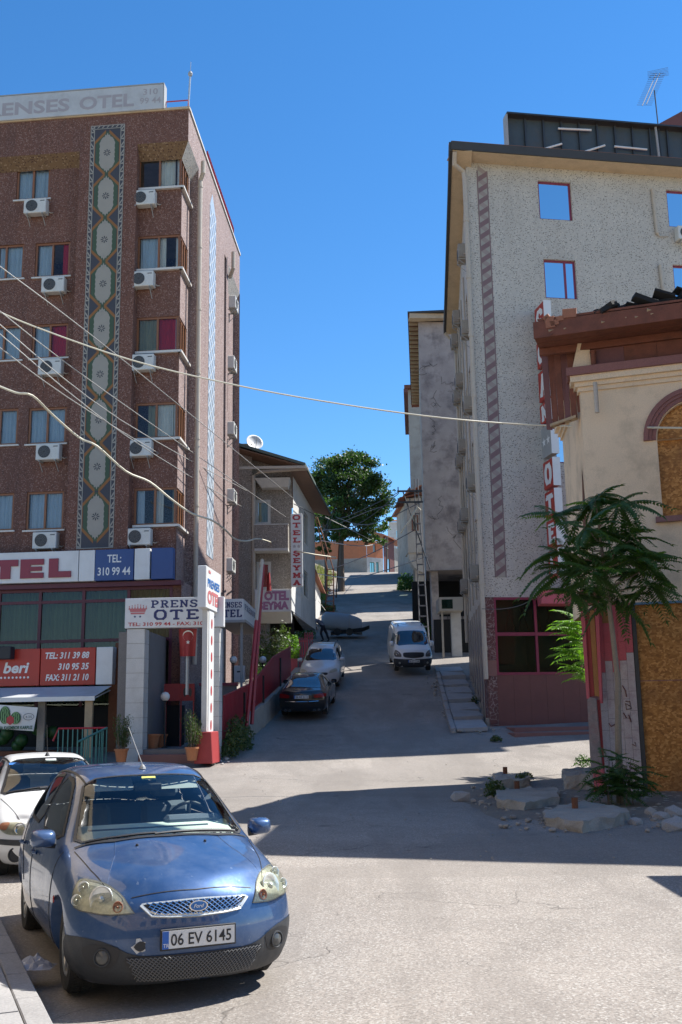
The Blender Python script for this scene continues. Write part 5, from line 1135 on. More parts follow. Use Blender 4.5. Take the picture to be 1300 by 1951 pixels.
def right_misc():
    # low canopy box / container between the blocks
    a, b = at(836, 1140, 52), at(866, 1165, 52); z0 = G(52)
    t = thing('kiosk', 'small pale boxed porch on posts between the grey hotel and the bare block', 'kiosk', (a.x, 56, z0))
    MB().box(a.x, b.x + .4, 51.5, 53.5, b.z, a.z).build('box', 'plaster2', t); MB().box(a.x + .1, a.x + .65, 51.48, 51.499, b.z + .1, a.z - .12).build('pane', 'shopglass', t)
    c = at(858, 1172, 53); d = at(872, 1246, 53); MB().box(c.x, d.x + .2, 52.6, 53, z0 - .3, b.z - .003).build('door', 'white_side', t)
    MB().box(a.x + .1, a.x + .2, 52, 52.1, z0 - .3, b.z - .003).build('post', 'plaster2', t)
    o = MB().box(a.x - .1, 9, 54.0, 54.3, z0, at(850, 1180, 54).z).build('stone_wall', 'dark'); tag(o, 'dark stone wall behind the small boxed porch', 'wall')
    # lattice steel pole (two pieces: rails and rungs)
    Y = 50.3; b = Vector((at(812, 1262, Y).x, Y, G(Y))); tp = at(795, 962, Y); T2 = at(793, 912, Y)
    t = thing('utility_pole', 'tall lattice steel utility pole with a crossarm beside the bare plaster block', 'utility pole', b)
    zt = T2.z
    for sx in (-1, 1):
        MB().tube([b + Vector((sx * .24, 0, -.2)), Vector((tp.x + sx * .10, Y, tp.z)), Vector((T2.x + sx * .08, Y, T2.z))], .034, 4).build('rail', 'gran', t)
    for k in range(17):
        u = (k + .5) / 18; c = b.lerp(T2, u); w_ = .24 - .16 * u; MB().box(c.x - w_, c.x + w_, c.y - .03, c.y + .03, c.z - .035, c.z + .03).build('rung', 'gran', t)
    for (py, x0, x1) in ((936, 757, 805), (957, 757, 806)):
        p, q = at(x0, py, Y), at(x1, py, Y); MB().box(p.x, q.x, Y - .05, Y + .05, p.z - .04, p.z + .04).build('crossarm', 'rib', t)
        for k in range(3): x = p.x + .05 + (q.x - p.x - .1) * k / 2; MB().tube([(x, Y, p.z + .04), (x, Y, p.z + .22)], .03, 6).build('insulator', 'rib', t)
    p = at(768, 937, Y); q = at(820, 1085, Y); MB().tube([p, q], .03, 4).build('stay', 'rib', t)
    P = [at(802, 972, 50), at(796, 966, 50), at(788, 978, 49.9), at(780, 993, 49.8), at(770, 1005, 49.7), at(764, 1016, 49.7)]
    MB().tube(P, .045, 6).build('cable_loop', 'wire', t)
right_misc()
# ------------------------------------------------------------------ third block and the small tiled house, right side further up
def upper_right():
    T3 = frame((5.75, 82), (1, .07)); T3s = frame((5.75, 82), (-.9, -13)); zt = at(775, 728, 80).z
    t = thing('apartment_block', 'narrow tall block furthest up on the right showing only its side and brown eave', 'building', mw=T3)
    m = MB(); wall(m, 0, 9, 9, zt, 0); m.build('wall', 'plaster2', t, T3)
    m = MB(); wz = [(-s_ - 1, -s_, 13 + r_ * 3, 14.3 + r_ * 3) for r_ in range(5) for s_ in (2, 5, 8)]; wall(m, -13, 0, 9, zt, 0, wz, .15); m.build('wall', 'plaster2', t, T3s)
    for q in wz: window(t, T3s, *q, y=.1, n=1, fm='oldwood', gm='shopglass')
    MB().box(-13, .4, -.3, 9, zt + .003, zt + .3).build('roof', 'oldwood', t, T3s); MB().box(-13, .3, -.35, -.003, zt - .3, zt + .0).build('eave', 'rosewood', t, T3s)
    # tiled house with rounded bay
    HF = frame((5.62, 78), (1, .05)); zt = at(790, 945, 78).z; zb = G(78) - .5; F1 = lambda px, py, d=0: fp(HF, px, py, d)
    t = thing('old_house', 'old plaster house with a broken clay tile roof and a bay on a curved bracket', 'house', mw=HF)
    m = MB(); zbay = F1(790, 1055)[1]; wz = [(.35, .95, zbay + 1.2, zbay + 2.6)]
    ff = frame((5.62, 78), (-.8, -10))
    wall(m, 0, 6, zb, zt, 0, (), .1); m.build('wall', 'plaster2', t, HF)
    m = MB(); wall(m, -10, 0, zb, zt, 0.0, [(-2.2, -1.2, zb + 1, zb + 3), (-5, -4, zb + 1, zb + 3)], .15); m.build('wall', 'plaster2', t, ff)
    bx0 = F1(776, 1000, -.5)[0]; bx1 = bx0 + 1.5
    MB().box(bx0, bx1, -.6, 1.5, zbay, zt - .3).build('bay', 'plaster2', t, HF)
    w_ = window(t, HF, bx0 + .35, bx0 + .85, zbay + 1.7, zbay + 2.9, y=-.66, n=1, fm='oldwood')
    P = [(bx1 - .02, 0, zbay - .002)] + [(bx0 + .05 + (bx1 - bx0) * (1 - math.cos(a)), 0, zbay - 1.6 * math.sin(a)) for a in [i * PI / 16 for i in range(9)]]
    MB().prism([(x, -.5, z) for x, _, z in P], (0, 1.2, 0)).build('bracket', 'plaster2', t, HF)
    rf = MB(); x0 = F1(762, 950, -1)[0]; xr = x0 + 3.2; zr = F1(800, 930)[1] + .3
    k = 0
    for i in range(11):
        for j in range(7):
            if (i * 7 + j * 3) % 11 == 0: continue
            x = x0 + i * .3; u = i / 11; z = zt - .3 + (zr - zt + .9) * u; y0 = -1.1 + j * .55
            MB().hexa([(x, y0, z), (x + .33, y0, z + .12), (x + .33, y0 + .5, z + .12), (x, y0 + .5, z)], [(x, y0, z + .05), (x + .33, y0, z + .17), (x + .33, y0 + .5, z + .17), (x, y0 + .5, z + .05)]).build('roof_tile', 'tile', t, HF)
    MB().prism([(x0 - .02, -1.05, zt - .36), (xr, -1.05, zt + .3), (xr, 3, zt + .3), (x0 - .02, 3, zt - .36)], (0, 0, .05)).build('roof_deck', 'oldwood', t, HF)
    # debris bush at its foot is placed with the plants
upper_right()
# ------------------------------------------------------------------ houses across the top of the street
def far_houses():
    y = 126.0; P = lambda px, py, yy=y: at(px, py, yy)
    fr = frame((P(699, 1060).x, y), (1, .55)); t = thing('house', 'two storey house, orange plaster above whitewash, at the top of the street', 'house', mw=fr)
    F1 = lambda px, py, d=0: fp(fr, px, py, d); zb, zm, zt = 18.2, F1(700, 1062)[1], F1(700, 1029)[1]
    W = F1(730, 1060)[0]
    d = [(F1(705, 1080)[0], F1(714, 1080)[0], zb + .5, F1(708, 1071)[1]), (F1(717, 1080)[0], F1(722, 1080)[0], zb + 1, F1(718, 1071)[1])]
    m = MB(); wall(m, 0, W, zb, zm, 0, d, .15); m.build('lower_wall', 'white_side', t, fr)
    u = [(F1(711, 1045)[0], F1(716, 1045)[0], zm + .7, zm + 1.7)]
    m = MB(); wall(m, 0, W, zm, zt, -.03, u, .15); m.build('upper_wall', 'redpanel', t, fr)
    for q in d + u: window(t, fr, *q, y=.08, n=2, fm='teal' if q in d else 'brown', fw=.08, gm='shopglass')
    f2 = frame((P(699, 1060).x, y), (1, -.1)); f2 = frame((P(640, 1060).x, y + .5), (P(699, 1060).x - P(640, 1060).x, -.5)); L = (Vector((P(699, 1060).x, y)) - Vector((P(640, 1060).x, y + .5))).length
    m = MB(); wall(m, -3, L, zb - 3, zm - .1, 0); m.build('side_wall', 'plaster2', t, f2); m = MB(); wall(m, -3, L, zm - .1, zt, -.03); m.build('side_wall', 'redpanel', t, f2)
    MB().prism([(-.6, -.6, zt), (W + .5, -.6, zt - .1), (W + .5, 6, zt + 1.6), (-.6, 6, zt + 1.6)], (0, 0, .15)).build('roof', 'tile', t, fr)
    fr = frame((P(731, 1060, 133).x, 133), (1, 1.0)); F1 = lambda px, py, d=0: fp(fr, px, py, d); W = F1(776, 1060)[0]
    t = thing('house', 'weathered low house with a dark tiled eave beside the orange house', 'house', mw=fr); zt = F1(735, 1022)[1]; z2 = F1(770, 1050)[1]
    ops = [(F1(738, 1070)[0], F1(743, 1070)[0], 19, F1(740, 1064)[1]), (F1(753, 1070)[0], F1(757, 1070)[0], 20.6, F1(755, 1052)[1])]
    m = MB(); wall(m, 0, W * .45, 17, zt, 0, ops[:1], .15); m.build('wall', 'rosewood', t, fr); m = MB(); wall(m, W * .45, W + 2, 17, z2 + .2, -.02, (), .15); m.build('wall', 'plaster2', t, fr)
    window(t, fr, *ops[0], y=.08, n=1, fm='teal'); MB().prism([(-.5, -.6, zt), (W + 2, -.6, z2 + .1), (W + 2, 4, z2 + 1.5), (-.5, 4, zt + 1.5)], (0, 0, .12)).build('roof', 'tile', t, fr)
    # pale building in the distance
    y = 190; a, b = P(742, 995, y), P(775, 995, y); zt = a.z; zb = 20
    fr = frame((a.x, y), (1, 0)); t = thing('house', 'distant grey apartment house with a red roof seen over the street end', 'house', mw=fr); W = b.x - a.x + 6
    ops = [(1.2 + k * 2.2, 2.4 + k * 2.2, zt - 3 - r_ * 3.1, zt - 1.5 - r_ * 3.1) for k in range(3) for r_ in range(3)]
    m = MB(); wall(m, 0, W, zb, zt, 0, ops, .2); m.poly([(0, 0, zb), (0, 8, zb), (0, 8, zt), (0, 0, zt)]); m.build('wall', 'white_side', t, fr)
    for q in ops: window(t, fr, *q, y=.1, n=1, fm='white', fw=.1, gm='shopglass')
    MB().prism([(-.5, -.6, zt), (W, -.6, zt), (W, 5, zt + 1.2), (-.5, 5, zt + 1.2)], (0, 0, .2)).build('roof', 'tile', t, fr)
    # hut left under the tree, with tin roof, and the bank
    p = gnd(612, 1150); fr = frame((at(598, 1130, 66).x - .3, 64), (.6, 12)); t = thing('shed', 'low whitewashed stone shed with a sagging tile roof behind the beige hotel', 'shed', mw=fr)
    zr = at(600, 1080, 66).z
    MB().hexa([(0, 0, 5), (11, 0, 7), (11, 3, 7), (0, 3, 5)], [(0, 0, zr - .1), (11, 0, zr - .6), (11, 3, zr - .6), (0, 3, zr - .1)]).build('wall', 'white_side', t, fr)
    for k in range(12): MB().hexa([(k * .95, -.35, zr - .15 - k * .045), (k * .95 + .9, -.35, zr - .2 - k * .045), (k * .95 + .9, 2.8, zr + .7 - k * .045), (k * .95, 2.8, zr + .8 - k * .045)], [(k * .95, -.35, zr - .05 - k * .045), (k * .95 + .9, -.35, zr - .1 - k * .045), (k * .95 + .9, 2.8, zr + .8 - k * .045), (k * .95, 2.8, zr + .9 - k * .045)]).build('roof_tile', 'tile', t, fr)
    fr = frame((7.6, 106), (1, .07)); t = thing('house', 'added plaster house hidden at the right of the street top, shading the road', 'house', mw=fr); m = MB(); wall(m, 0, 8, 14, 25, 0, [(1, 2, 18, 19.4)], .15); m.poly([(0, 0, 14), (0, 14, 14), (0, 14, 25), (0, 0, 25)]); m.build('wall', 'plaster2', t, fr)  # house added out of sight to shade the top of the street
    MB().box(-.5, 8.5, -.5, 14.5, 25, 25.25).build('roof', 'tile', t, fr)
far_houses()
def bank():
    # raised earth bank left of the upper street
    m = MB(); n = 40; V = []
    for i in range(n + 1):
        y = 64 + i * 1.5
        xr = -1.9 + (y - 65) * .03
        for j in range(8):
            x = xr - j * 1.3; h = min(2.2, max(0, j - .3) * .55) * min(1, (y - 64) / 8); V.append((x, y, G(y) + h + (.12 * mn.noise(Vector((x, y * .6, 0))) if j else -.05)))
    m.add(V, [[i * 8 + j, i * 8 + j + 1, (i + 1) * 8 + j + 1, (i + 1) * 8 + j] for i in range(n) for j in range(7)])
    o = m.build('earth_bank', 'dirt', smooth=True, origin=(0, 0, 0)); tag(o, 'dry earth bank beside the upper street', kind='structure')
    rnd = random.Random(9); g = MB()
    for _ in range(5200):
        y = rnd.uniform(66, 120); j = rnd.uniform(.2, 5) ** 1.0; x = -1.9 + (y - 65) * .03 - j * 1.3; h = min(2.2, max(0, j - .3) * .55) * min(1, (y - 64) / 8); z = G(y) + h - .05; a = rnd.uniform(0, PI); s = rnd.uniform(.25, .75)
        dx, dy = math.cos(a) * .05, math.sin(a) * .05; g.add([(x - dx, y - dy, z), (x + dx, y + dy, z), (x + rnd.uniform(-.2, .2), y + rnd.uniform(-.2, .2), z + s)], [[0, 1, 2]])
    o = g.build('dry_grass', 'dry', fix=False, origin=(0, 90, 10)); tag(o, 'tall yellow green dry grass on the bank', 'grass', kind='stuff')
bank()
# ------------------------------------------------------------------ old cream house on the right
OF = frame((5.41, 22), (2.05, -.7)); OS = frame((5.41, 22), (-.44, -3.96))
def old_house():
    f = lambda px, py, d=0: fp(OF, px, py, d); g = lambda px, py, d=0: fp(OS, px, py, d)
    t = thing('old_house', 'derelict cream plaster house with boarded arch and a collapsing red brown wooden eave', 'house', mw=OF)
    zc = f(1105, 727)[1]; zs = f(1104, 659)[1]; zg = f(1250, 1146)[1]; W = 9
    xo0 = f(1218, 1300)[0]
    # arch opening
    ax0 = f(1257, 900)[0]; axc = ax0 + .82; zi = f(1258, 838)[1]; za0 = f(1262, 985)[1]; 
    m = MB(); wall(m, 0, W, zg, zi, 0, [(ax0, ax0 + 1.64, za0, zi - .0005)], .2)
    # spandrel over the arch
    N_ = 14; r_ = .82; ztop = zc - .25
    P = [(axc - r_ * math.cos(PI * i / N_), zi + r_ * math.sin(PI * i / N_)) for i in range(N_ + 1)]
    for i in range(N_):
        m.poly([(P[i][0], 0, P[i][1]), (P[i + 1][0], 0, P[i + 1][1]), (P[i + 1][0], 0, ztop), (P[i][0], 0, ztop)]); m.poly([(P[i][0], 0, P[i][1]), (P[i + 1][0], 0, P[i + 1][1]), (P[i + 1][0], .2, P[i + 1][1]), (P[i][0], .2, P[i][1])])
    wall(m, 0, ax0, zi, ztop, 0); wall(m, ax0 + 1.64, W, zi, ztop, 0); m.poly([(W, 0, 0), (W, 8, 0), (W, 8, zs), (W, 0, zs)])
    m.build('wall', 'cream', t, OF)
    MB().add([(axc, .12, zi)] + [(p[0], .12, p[1]) for p in P] + [(axc + r_, .12, za0), (axc - r_, .12, za0)], [[0, i, i + 1] for i in range(1, N_ + 1)] + [[0, N_ + 1, N_ + 2, N_ + 3, 1]]).build('arch_board', 'osb', t, OF, fix=False)
    for k, (ra, rb, yy) in enumerate(((.84, .93, -.04), (.93, 1.0, -.065), (1.0, 1.10, -.09))):
        a = MB()
        for i in range(24):
            q0, q1 = PI * i / 24, PI * (i + 1) / 24; c = lambda r, q, y_: (axc - r * math.cos(q), y_, zi + r * math.sin(q))
            a.hexa([c(ra, q0, yy), c(rb, q0, yy), c(rb, q0, 0), c(ra, q0, 0)], [c(ra, q1, yy), c(rb, q1, yy), c(rb, q1, 0), c(ra, q1, 0)])
        a.build('arch_moulding', 'archred', t, OF)
    MB().box(ax0 - .15, ax0 + 1.8, -.12, .0, za0 - .12, za0 - .003).build('arch_sill', 'stepred', t, OF)
    # cornice in steps, frieze, side
    for k, (z0, z1, p) in enumerate(((ztop, ztop + .10, .05), (ztop + .10, ztop + .2, .11), (ztop + .2, ztop + .34, .19))):
        MB().box(-p, W, -p, 0.2, z0, z1).build('cornice', 'cream', t, OF); MB().box(-4.2, p * 0 - .0, -p, .2, z0 - .001, z1 - .001).build('cornice', 'cream', t, OS)
    zk = ztop + .34
    MB().box(-.26, W, -.26, .3, zk, zk + .18).build('red_ledge', 'archred', t, OF); MB().box(-4.2, .2, -.24, .3, zk - .001, zk + .178).build('red_ledge', 'archred', t, OS)
    for k in range(12): MB().box(.3 + k * .7, .995 + k * .7, -.02, .1, zk + .18, zs + .1).build('frieze_board', 'oldwood' if k % 5 else 'rosewood', t, OF)
    x0, z1 = f(1094, 660); x1, z0 = f(1110, 715); MB().hexa([(-.14, -.12, zk + .18), (.28, -.06, zk + .18), (.28, .1, zk + .18), (-.14, .1, zk + .18)], [(.02, -.12, zs + .02), (.26, -.06, zs + .02), (.26, .1, zs + .02), (.02, .1, zs + .02)]).build('corner_strip', 'cream', t, OF)
    # vertical pipe stubs
    a, z1 = f(1130, 672, -.12); _, z0 = f(1132, 706, -.12); MB().tube([(a, -.12, z0), (a, -.12, z1)], .055, 10).tube([(a, -.12, z1), (a, -.12, z1 + .04)], .075, 10).build('pipe_stub', 'oldwood', t, OF)
    a, z1 = f(1134, 728, -.3); _, z0 = f(1135, 786, -.3); MB().tube([(a, -.28, z0), (a, -.28, z1)], .05, 10).build('pipe_stub', 'pipe', t, OF)
    # left return wall
    m = MB(); wall(m, -4.1, 0, zg, ztop, 0, (), .1); m.build('side_wall', 'cream', t, OS)
    m = MB(); wall(m, -4.1, 0, zk + .17, zs, 0.05); m.poly([(-4.1, 0, zg), (-4.1, 6, zg), (-4.1, 6, zs), (-4.1, 0, zs)]); m.poly([(-4.1, 0, zg), (0, 0, zg), (0, 6, zg), (-4.1, 6, zg)]); wall(m, -4.1, -.1, 0, zg, .5); m.build('side_wall', 'oldwood', t, OS)
    MB().poly([(-1.0, -.012, f(1090, 905)[1] - 1.2), (-.25, -.012, f(1090, 905)[1] - 1.2), (-.5, -.012, f(1090, 875)[1] - .1)]).build('plaster_hole', 'rust', t, OS, fix=False)
    # eave: front boards with sagging edge
    e = .85
    ev = MB()
    for k in range(4): ev.box(-e, W, -e + k * .21, -e + k * .21 + .2, zs + .02 + .004 * k, zs + .06 + .004 * k)
    for k in range(4): MB().box(-e + .0, W, -e + k * .212, -e + k * .212 + .205, zs + .02 + .006 * (k % 2), zs + .05 + .006 * (k % 2)).build('soffit_board', 'oldwood', t, OF)
    MB().hexa([(-e, -e - .05, zs - .02), (W, -e - .05, zs + .05), (W, -e - .01, zs + .05), (-e, -e - .01, zs - .02)], [(-e, -e - .05, zs + .36), (W, -e - .05, zs + .34), (W, -e - .01, zs + .34), (-e, -e - .01, zs + .36)]).build('fascia_board', 'oldwood', t, OF)
    MB().box(-e, W, -.1, .0, zs - .14, zs + .018).build('frame_beam', 'oldwood', t, OF)
    # torn side of the eave: hanging vertical boards
    rnd = random.Random(2)
    for k in range(11):
        u = k / 11; s0 = .75 - k * .33; zl = zs - 1.75 + rnd.uniform(-.1, .1) + .12 * k * .3
        x0 = -.86 + k * .15; zl = zs - 1.75 + .05 * k + rnd.uniform(-.04, .04); yb = .55 - .06 * k
        if k < 6: MB().hexa([(x0, yb, zl), (x0 + .135, yb - .03, zl + rnd.uniform(-.05, .05)), (x0 + .135, yb + .0, zl), (x0, yb + .03, zl)], [(x0 - .02, yb - .05, zs + .1), (x0 + .125, yb - .08 + (k % 2) * .04, zs + .1), (x0 + .125, yb - .04 + (k % 2) * .04, zs + .1), (x0 - .02, yb - .02, zs + .1)]).build('hanging_board', 'oldwood' if k % 3 else 'rosewood', t, OF)
    MB().hexa([(-.75, .3, zs - 1.72), (-.15, .2, zs - 1.6), (-.15, .6, zs - 1.55), (-.75, .7, zs - 1.66)], [(-.75, .3, zs - 1.66), (-.15, .2, zs - 1.54), (-.15, .6, zs - 1.49), (-.75, .7, zs - 1.6)]).build('broken_ledge', 'rawwood', t, OF); MB().box(-1.6, .6, -.7, -.02, zs + .03, zs + .07).build('side_soffit', 'oldwood', t, OS)
    # broken roof covering
    MB().prism([(-e + .1, -e - .05, zs + .37), (W, -e - .05, zs + .40), (W, 3.5, zs + 1.35), (.8, 3.5, zs + 1.35)], (0, 0, .05)).build('roof_deck', 'oldwood', t, OF)
    for i in range(90):
        x = rnd.uniform(.5, 8); pk = max(0, 1 - abs(x - 2.1) / .8) * .22; w_, d_, h_ = rnd.uniform(.12, .34), rnd.uniform(.15, .4), rnd.uniform(.015, .06)
        T = Matrix.Translation((x, -e + rnd.uniform(0, .5), zs + .40 + rnd.uniform(0, .1 + pk) + .02 * x)) @ Matrix.Rotation(rnd.uniform(-.5, .5), 4, 'Y') @ Matrix.Rotation(rnd.uniform(-.5, .5), 4, 'X') @ Matrix.Rotation(rnd.uniform(-.6, .6), 4, 'Z')
        MB().box(-w_, w_, -d_ / 2, d_ / 2, -h_, h_, 0, T).build('roofing_scrap', 'char', t, OF)
    for (a, b, c, d, th) in ((1046, 632, 1104, 620, .03), (1050, 640, 1120, 618, .025), (1075, 628, 1122, 612, .02), (1050, 622, 1085, 616, .03), (1146, 615, 1190, 617, .03), (1210, 606, 1258, 598, .025), (1233, 592, 1272, 598, .04), (1192, 607, 1215, 600, .02), (1240, 600, 1300, 588, .02)):
        p, q = f(a, b, -.85), f(c, d, -.7); MB().tube([(p[0], -.9, p[1]), (q[0], -.72, q[1])], th, 4).build('splintered_batten', 'rawwood' if a != 1050 else 'oldwood', t, OF)
    for i, (px, py, sz) in enumerate(((1048, 612, .2), (1058, 618, .18), (1068, 610, .16), (1050, 622, .2), (1086, 600, .3), (1042, 608, .14))):
        x, z = f(px, py, -.8); a = rnd.uniform(-.6, .6); c_, s_ = math.cos(a), math.sin(a)
        Q = [(-sz / 2, -sz / 3), (sz / 2, -sz / 3), (sz / 2, sz / 3), (-sz / 2, sz / 3)]; MB().prism([(x + c_ * u - s_ * v, -.92, z + s_ * u + c_ * v) for u, v in Q], (0, .12, .05)).build('roof_tile', 'tile', t, OF)
    MB().box(-e + .05, W, -.3, 4, zs + .07, zs + .3).build('loft_floor', 'char', t, OF)
    # ground floor: boarded opening
    fl = MB(); zl = f(1270, 1296)[1]
    zb = .12
    MB().box(xo0 + .02, xo0 + 2.5, .1, .14, zl + .008, zg - .05).build('chipboard_sheet', 'osb', t, OF); MB().box(xo0 + .02, xo0 + 2.5, .095, .135, zb + .05, zl - .008).build('chipboard_sheet', 'osb', t, OF)
    MB().box(xo0 - .06, xo0 + .018, .02, .2, zb, zg - .05).build('jamb', 'rib', t, OF); MB().box(xo0, xo0 + 2.5, .0, .12, zg - .048, zg - .0).build('lintel_strip', 'bluepaint', t, OF)
    MB().box(xo0 + 2.5, W, 0, .2, 0, zg).build('wall', 'cream', t, OF); MB().box(xo0 - .1, W, -.25, .3, -.1, zb + .03).build('threshold', 'conc', t, OF)
    MB().box(0, xo0 - .06, .06, .4, 0, zg - .0).build('backing', 'dark', t, OF)
    # painted pier: blocks, pink above and grey white below
    zp = f(1160, 1263)[1]; x0 = f(1146, 1350)[0]; xp = .0; cols_ = 5; cw = (xo0 - .07 - xp) / cols_; rh = .40
    n = int((zg - .1) / rh)
    for j in range(n + 1):
        z0 = .1 + j * rh; z1 = min(z0 + rh, zg)
        if z1 - z0 < .05: continue
        for i in range(cols_):
            off = 0 if i % 2 else rh * .4; dz = .0025
            q0, q1 = z0 + off, min(z1 + off, zg)
            if i % 2 == 0 and j == 0: MB().box(xp + i * cw + dz, xp + (i + 1) * cw - dz, 0, .058, .1, .1 + off - dz).build('block', 'paleboard', t, OF)
            if q1 - q0 < .04: continue
            zz = (q0 + q1) / 2; m_ = 'pink' if zz > zp + .06 * math.sin(i * 2.1) else 'paleboard'
            if i == 0 and zp + .9 < zz < zp + 1.5 or i == 1 and zp + .65 < zz < zp + 1.2: m_ = 'mustard'
            MB().box(xp + i * cw + dz, xp + (i + 1) * cw - dz, R.uniform(0, .012), .058, q0 + dz, q1 - dz).build('block', m_, t, OF)
    # scribbled paint on the pier
    g = MB(); y = -.012
    for pts in (((1174, 1340), (1173, 1318), (1178, 1306), (1184, 1318)), ((1186, 1306), (1192, 1316), (1194, 1328)), ((1192, 1336), (1200, 1336), (1203, 1350), (1194, 1352), (1192, 1340), (1200, 1345)), ((1178, 1356), (1180, 1370)), ((1188, 1358), (1194, 1368)), ((1198, 1362), (1203, 1376)), ((1160, 1378), (1165, 1384), (1172, 1380), (1174, 1386)), ((1205, 1418), (1212, 1422), (1210, 1414))):
        P_ = [f(a, b, y) for a, b in pts]; g.tube([(p[0], y, p[1]) for p in P_], .011, 4)
    g.build('scribble', 'rosewood', t, OF)
    # leaning red frame in front with coloured boards
    def quad(pts, dep, d2, m_, nm):
        Q = [f(a, b, dep) for a, b in pts]; MB().prism([(q[0], dep, q[1]) for q in Q], (0, d2, 0)).build(nm, m_, t, OF, bev=.006)
    quad([(1105, 1145), (1113, 1145), (1124, 1330), (1118, 1332)], -.32, .22, 'pink', 'frame_post'); quad([(1113, 1165), (1122, 1160), (1133, 1326), (1124, 1328)], -.25, .1, 'redpaint', 'red_board'); quad([(1122, 1160), (1132, 1158), (1143, 1328), (1133, 1326)], -.24, .1, 'orangewood', 'orange_board')
    quad([(1132, 1135), (1140, 1135), (1148, 1340), (1143, 1340)], -.3, .2, 'pink', 'frame_post'); quad([(1105, 1125), (1140, 1118), (1140, 1150), (1106, 1156)], -.31, .25, 'pink', 'frame_head')
    quad([(1119, 1334), (1124, 1328), (1136, 1331), (1148, 1470), (1152, 1512), (1136, 1514), (1126, 1470)], -.42, .15, 'greywood', 'weathered_board'); quad([(1136, 1333), (1143, 1334), (1152, 1465), (1146, 1468)], -.28, .1, 'redpaint', 'red_board')
    quad([(1130, 1467), (1150, 1465), (1152, 1514), (1133, 1512)], -.44, .28, 'pink', 'pier_foot')
    return f
M['archred'] = mat('rose_red_moulding', (.27, .115, .095), .75, var=.15, dirt=(.16, .08, .07), da=.5); M['bluepaint'] = plain('blue_paint', (.12, .22, .30), .6); M['mustard'] = plain('mustard_paint', (.33, .16, .05), .75)
M['greywood'] = mat('weathered_grey_wood', (.27, .22, .21), .85, var=.4, vs=9, bmp=.5, bs=22, dirt=(.35, .1, .1), da=.4, ds=4)
OH = old_house()
def added_shadow_house():
    fr = frame((8.5, 18.7), (2.05, -.62)); zt = 13.8; t = thing('added_shadow_house', 'added unseen cream house right of the frame, casting the foreground shadow', 'house', mw=fr)  # house out of view, added and shaped to cast the foreground shadow
    m = MB(); wz = [(2 + k * 3, 3.2 + k * 3, z, z + 1.8) for k in range(4) for z in (2, 6.2, 10.2)]; wall(m, .3, 14, 0, zt, 0, wz, .15); m.build('wall', 'cream', t, fr)
    for q in wz: window(t, fr, *q, y=.1, n=2, fm='oldwood', cur=['cur_w'], sill=(.05,))
    A, B, C, D = (8.8, 18.7), (21.6, 14.8), (21.6, 20), (8.75, 22.5)
    m = MB(); 
    for p, q in ((A, D), (B, C), (D, C)): m.poly([(*p, 0), (*q, 0), (*q, zt), (*p, zt)])
    m.build('wall', 'cream', t); MB().prism([(8.2, 18.7, zt), (22, 14.5, zt), (22, 20, zt), (8.5, 22.7, zt)], (0, 0, .25)).build('roof', 'oldwood', t)
    a = thing('awning', 'added unseen slab on posts right of the frame, casting a small shadow', 'awning', (9, 13, 0)); MB().box(6.45, 12, 12.25, 13.5, 4.42, 4.5).build('canopy', 'oldwood', a)  # slab out of view, added only for its small shadow on the road
    for x in (7.2, 11.5): MB().box(x, x + .08, 13.0, 13.08, 0, 4.42).build('post', 'rib', a)
    # unseen left row and block behind the viewer, added for bounce and reflections
    for lab, fr, W, H, m_ in (('added cream row out of view on the left, for bounced light and reflections', frame((-6.4, -26), (0, 1)), 42, 11, 'cream'), ('added cream block out of view behind the viewer, for bounced light and reflections', frame((26, -13), (-1, 0)), 33, 12, 'cream')):
        t = thing('building', lab, 'building', mw=fr); m = MB(); wz = [(1 + k * 3.2, 2.7 + k * 3.2, z, z + 1.7) for k in range(int(W / 3.2) - 1) for z in (1, 4.6, 7.8)]; wall(m, 0, W, 3.3, H, 0, wz[1:] if 0 else [q for q in wz if q[2] > 3], .2); lw = MB(); wall(lw, 0, W, 0, 3.3, 0, [q for q in wz if q[2] < 3], .2); lw.build('dark_reflection_wall', 'rib', t, fr)  # lower storey coloured dark for its reflection in the blue car
        for p, q in (((0, 0), (0, 8)), ((W, 0), (W, 8)), ((0, 8), (W, 8))): m.poly([(*p, 0), (*q, 0), (*q, H), (*p, H)])
        m.poly([(0, 0, H), (W, 0, H), (W, 8, H), (0, 8, H)]); m.build('wall', m_, t, fr); w_ = None
        for q in wz: MB().box(q[0], q[1], .12, .15, q[2], q[3]).build('window', 'dglassb0', t, fr)
M['dglassb0'] = plain('dark_window', (.03, .035, .04), .08)
added_shadow_house()
